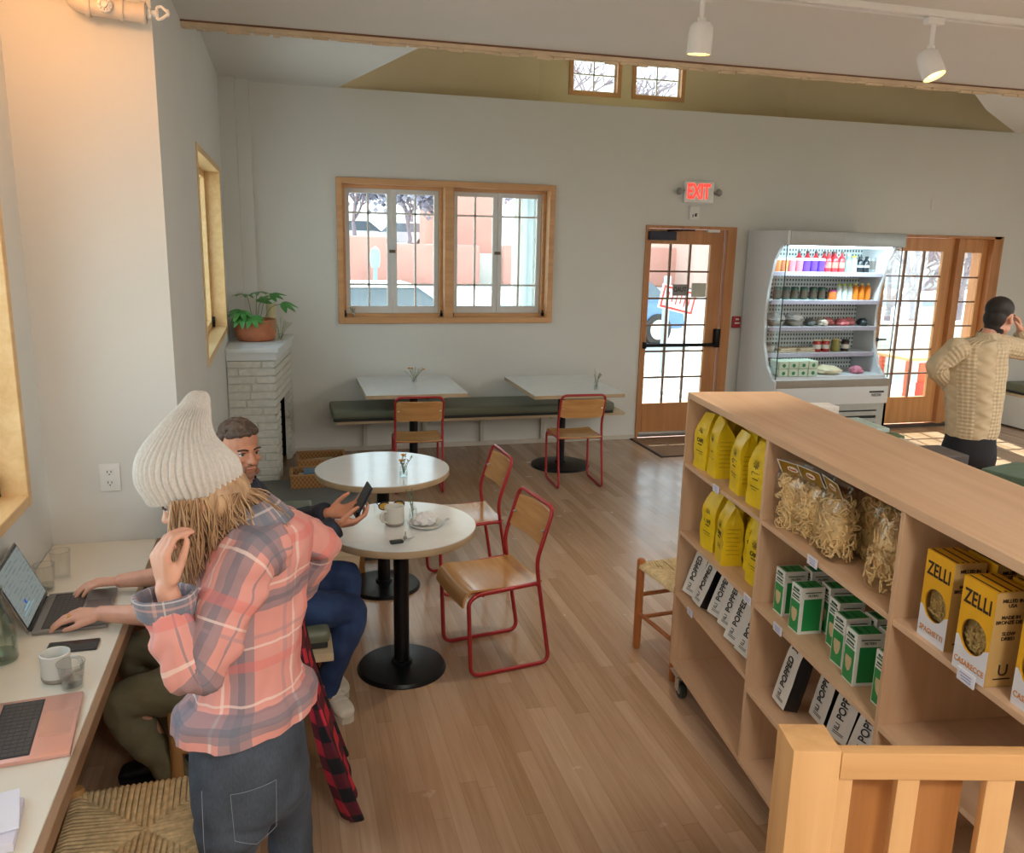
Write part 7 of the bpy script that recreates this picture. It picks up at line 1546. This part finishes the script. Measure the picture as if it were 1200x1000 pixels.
tree('bare tree outside the dormer windows, above the porch roof', (5.2, 16, -.06), 9, 8, leafm=None)
# newspaper stand on the patio behind door 2
t = thing('patio_table', 'wooden patio table with orange side outside the glass door', 'table', (9.0, 10.2, -.06)); bm = BM(); box(bm, (-.55, -.35, .60), (.55, .35, .64), bev=.004); obj('tabletop', bm, OAKX, t, 0)
for sx in (-1, 1):
    for sy in (-1, 1): bm = BM(); box(bm, (sx*.48-.03, sy*.28-.03, 0), (sx*.48+.03, sy*.28+.03, .6)); obj('leg', bm, mat('orange_paint', '#c8512c', .5), t, 0)
bm = BM(); box(bm, (-.3, -.3, .2), (.35, -.27, .56)); obj('orange_panel', bm, mat('orange_paint', '#c8512c', .5), t, 0)
for k, (c, lb) in enumerate((('#c94a3a', 'red crate under the patio table outside the glass door'), ('#d9c64a', 'yellow crate under the patio table outside the glass door'), ('#c99a55', 'tan crate under the patio table outside the glass door'))):
    bm = BM(); box(bm, (-.11, -.1, 0), (.11, .1, .30), bev=.01); tag(obj('crate', bm, mat('crate_%d' % k, c, .5), None, 0), lb, 'crate', 'crates on the patio', (8.72+k*.27, 9.75, -.06))
bm = BM(); box(bm, (7.2, 12.2, -.06), (18, 12.4, .85), bev=.04); tag(obj('garden_wall', bm, mat('grey_white_stucco', '#cfcac4', .9), None, 40), 'low pale garden wall outside the glass door', 'wall')
# ---------------------------------------------------------------- light
w = bpy.data.worlds.new('World'); bpy.context.scene.world = w; w.use_nodes = True; nt = w.node_tree; nt.nodes.clear()
tc = nt.nodes.new('ShaderNodeTexCoord'); sx = nt.nodes.new('ShaderNodeSeparateXYZ'); nt.links.new(tc.outputs['Generated'], sx.inputs[0])
rp = nt.nodes.new('ShaderNodeValToRGB'); nt.links.new(sx.outputs[2], rp.inputs[0])
rp.color_ramp.elements[0].position = 0; rp.color_ramp.elements[0].color = (.88, .93, 1, 1); rp.color_ramp.elements[1].position = .8; rp.color_ramp.elements[1].color = (.58, .76, 1, 1)
bg = nt.nodes.new('ShaderNodeBackground'); nt.links.new(rp.outputs[0], bg.inputs[0]); bg.inputs[1].default_value = 2.2
wo = nt.nodes.new('ShaderNodeOutputWorld'); nt.links.new(bg.outputs[0], wo.inputs[0])
sun = light('sun', 'SUN', (6, 20, 20), 11, (1, .96, .9), angle=.01)
sd = V3((-.22, -1, -.93)); sun.rotation_euler = sd.to_track_quat('-Z', 'Y').to_euler()
def portal(name, loc, sx_, sy_, d):
    o = light(name, 'AREA', loc, 1, shape='RECTANGLE', size=sx_, size_y=sy_); o.data.cycles.is_portal = True
    o.rotation_euler = V3(d).to_track_quat('-Z', 'Z' if abs(d[2]) < .5 else 'Y').to_euler()
portal('portal_back_windows', (1.6, 8.53, 1.94), 2.1, 1.3, (0, -1, 0))
portal('portal_exit_door', (4.1, 8.53, 1.2), .8, 1.8, (0, -1, 0))
portal('portal_glass_door', (7.35, 8.53, 1.2), 1.5, 1.9, (0, -1, 0))
portal('portal_dormer', (4.2, 9.4, 3.75), 2.2, .5, (0, -1, 0))
portal('portal_left', (-.66, 6.58, 1.95), 2.0, 1.3, (1, 0, 0))
portal('portal_alcove', (-1.2, 2.6, 1.72), 2.0, 1.3, (1, 0, 0))
portal('portal_right', (10.75, 2.8, 1.65), 3.5, 1.6, (-1, 0, 0))
# added fill: unseen glowing ceiling panels, most of them behind the camera
PANELGLOW = emis('fill_panel_glow', '#ffe3bd', 2)
for i, (x, y) in enumerate(((.6, -1.0), (3.2, -1.0), (5.8, -1.0), (5.8, 2.0), (8.6, 1.2))):
    t = thing('added_fill_panel', 'unseen square panel in white frame added behind the viewer as fill light', 'fill light', (x, y, 3.18), 0, 'added fill panels')
    bm = BM(); frame_bm(bm, -.32, .32, -.32, .32, .03, -.04, 0, 'x'); bm.transform(Matrix.Rotation(PI/2, 4, 'X')); bm.transform(Matrix.Translation((0, 0, -.02)))
    obj('light_frame', bm, WPLAS, t, 0)
    bm = BM(); box(bm, (-.29, -.29, -.03), (.29, .29, -.02)); obj('glow_sheet', bm, PANELGLOW, t, 0)
    light('panel_fill_light', 'AREA', (x, y, 3.11), 36, (1, .975, .93), shape='SQUARE', size=.6)
light('alcove_fill_glow', 'POINT', (-.80, 3.25, 3.0), 5, (1, .45, .16), shadow_soft_size=.08)  # added orange fill, stands in for sunlight bouncing off the window wood
# ---------------------------------------------------------------- camera and view
cd = bpy.data.cameras.new('camera'); cam = bpy.data.objects.new('camera', cd); C.objects.link(cam); cam.location = CAMP
cd.sensor_fit = 'HORIZONTAL'; cd.sensor_width = 36; cd.lens = CAMF*36/1200; cd.clip_start = .05; cd.clip_end = 300
cam.matrix_world = Matrix(((_R.x, _U.x, -_fw.x, 0), (_R.y, _U.y, -_fw.y, 0), (_R.z, _U.z, -_fw.z, ZC), (0, 0, 0, 1)))
sc = bpy.context.scene; sc.camera = cam
sc.view_settings.view_transform = 'Standard'; sc.view_settings.look = 'None'; sc.view_settings.gamma = 1; sc.view_settings.use_curve_mapping = False
sc.view_settings.exposure = 0.84

t = thing('alcove_fill_fixture', 'unseen round fixture added above the counter for a warm fill glow', 'fill light', (-.80, 3.25, 3.18)); bm = BM(); lathe(bm, [(0, -.03), (.07, -.03), (.075, 0), (0, 0)], 24); obj('fill_base', bm, WPLAS, t, 40)  # invented fixture dressing the added alcove fill
bm = BM(); sph(bm, (0, 0, -.05), (.045, .045, .035), 14); obj('fill_bulb', bm, emis('fill_bulb_glow', '#ffb060', 3), t, 180)
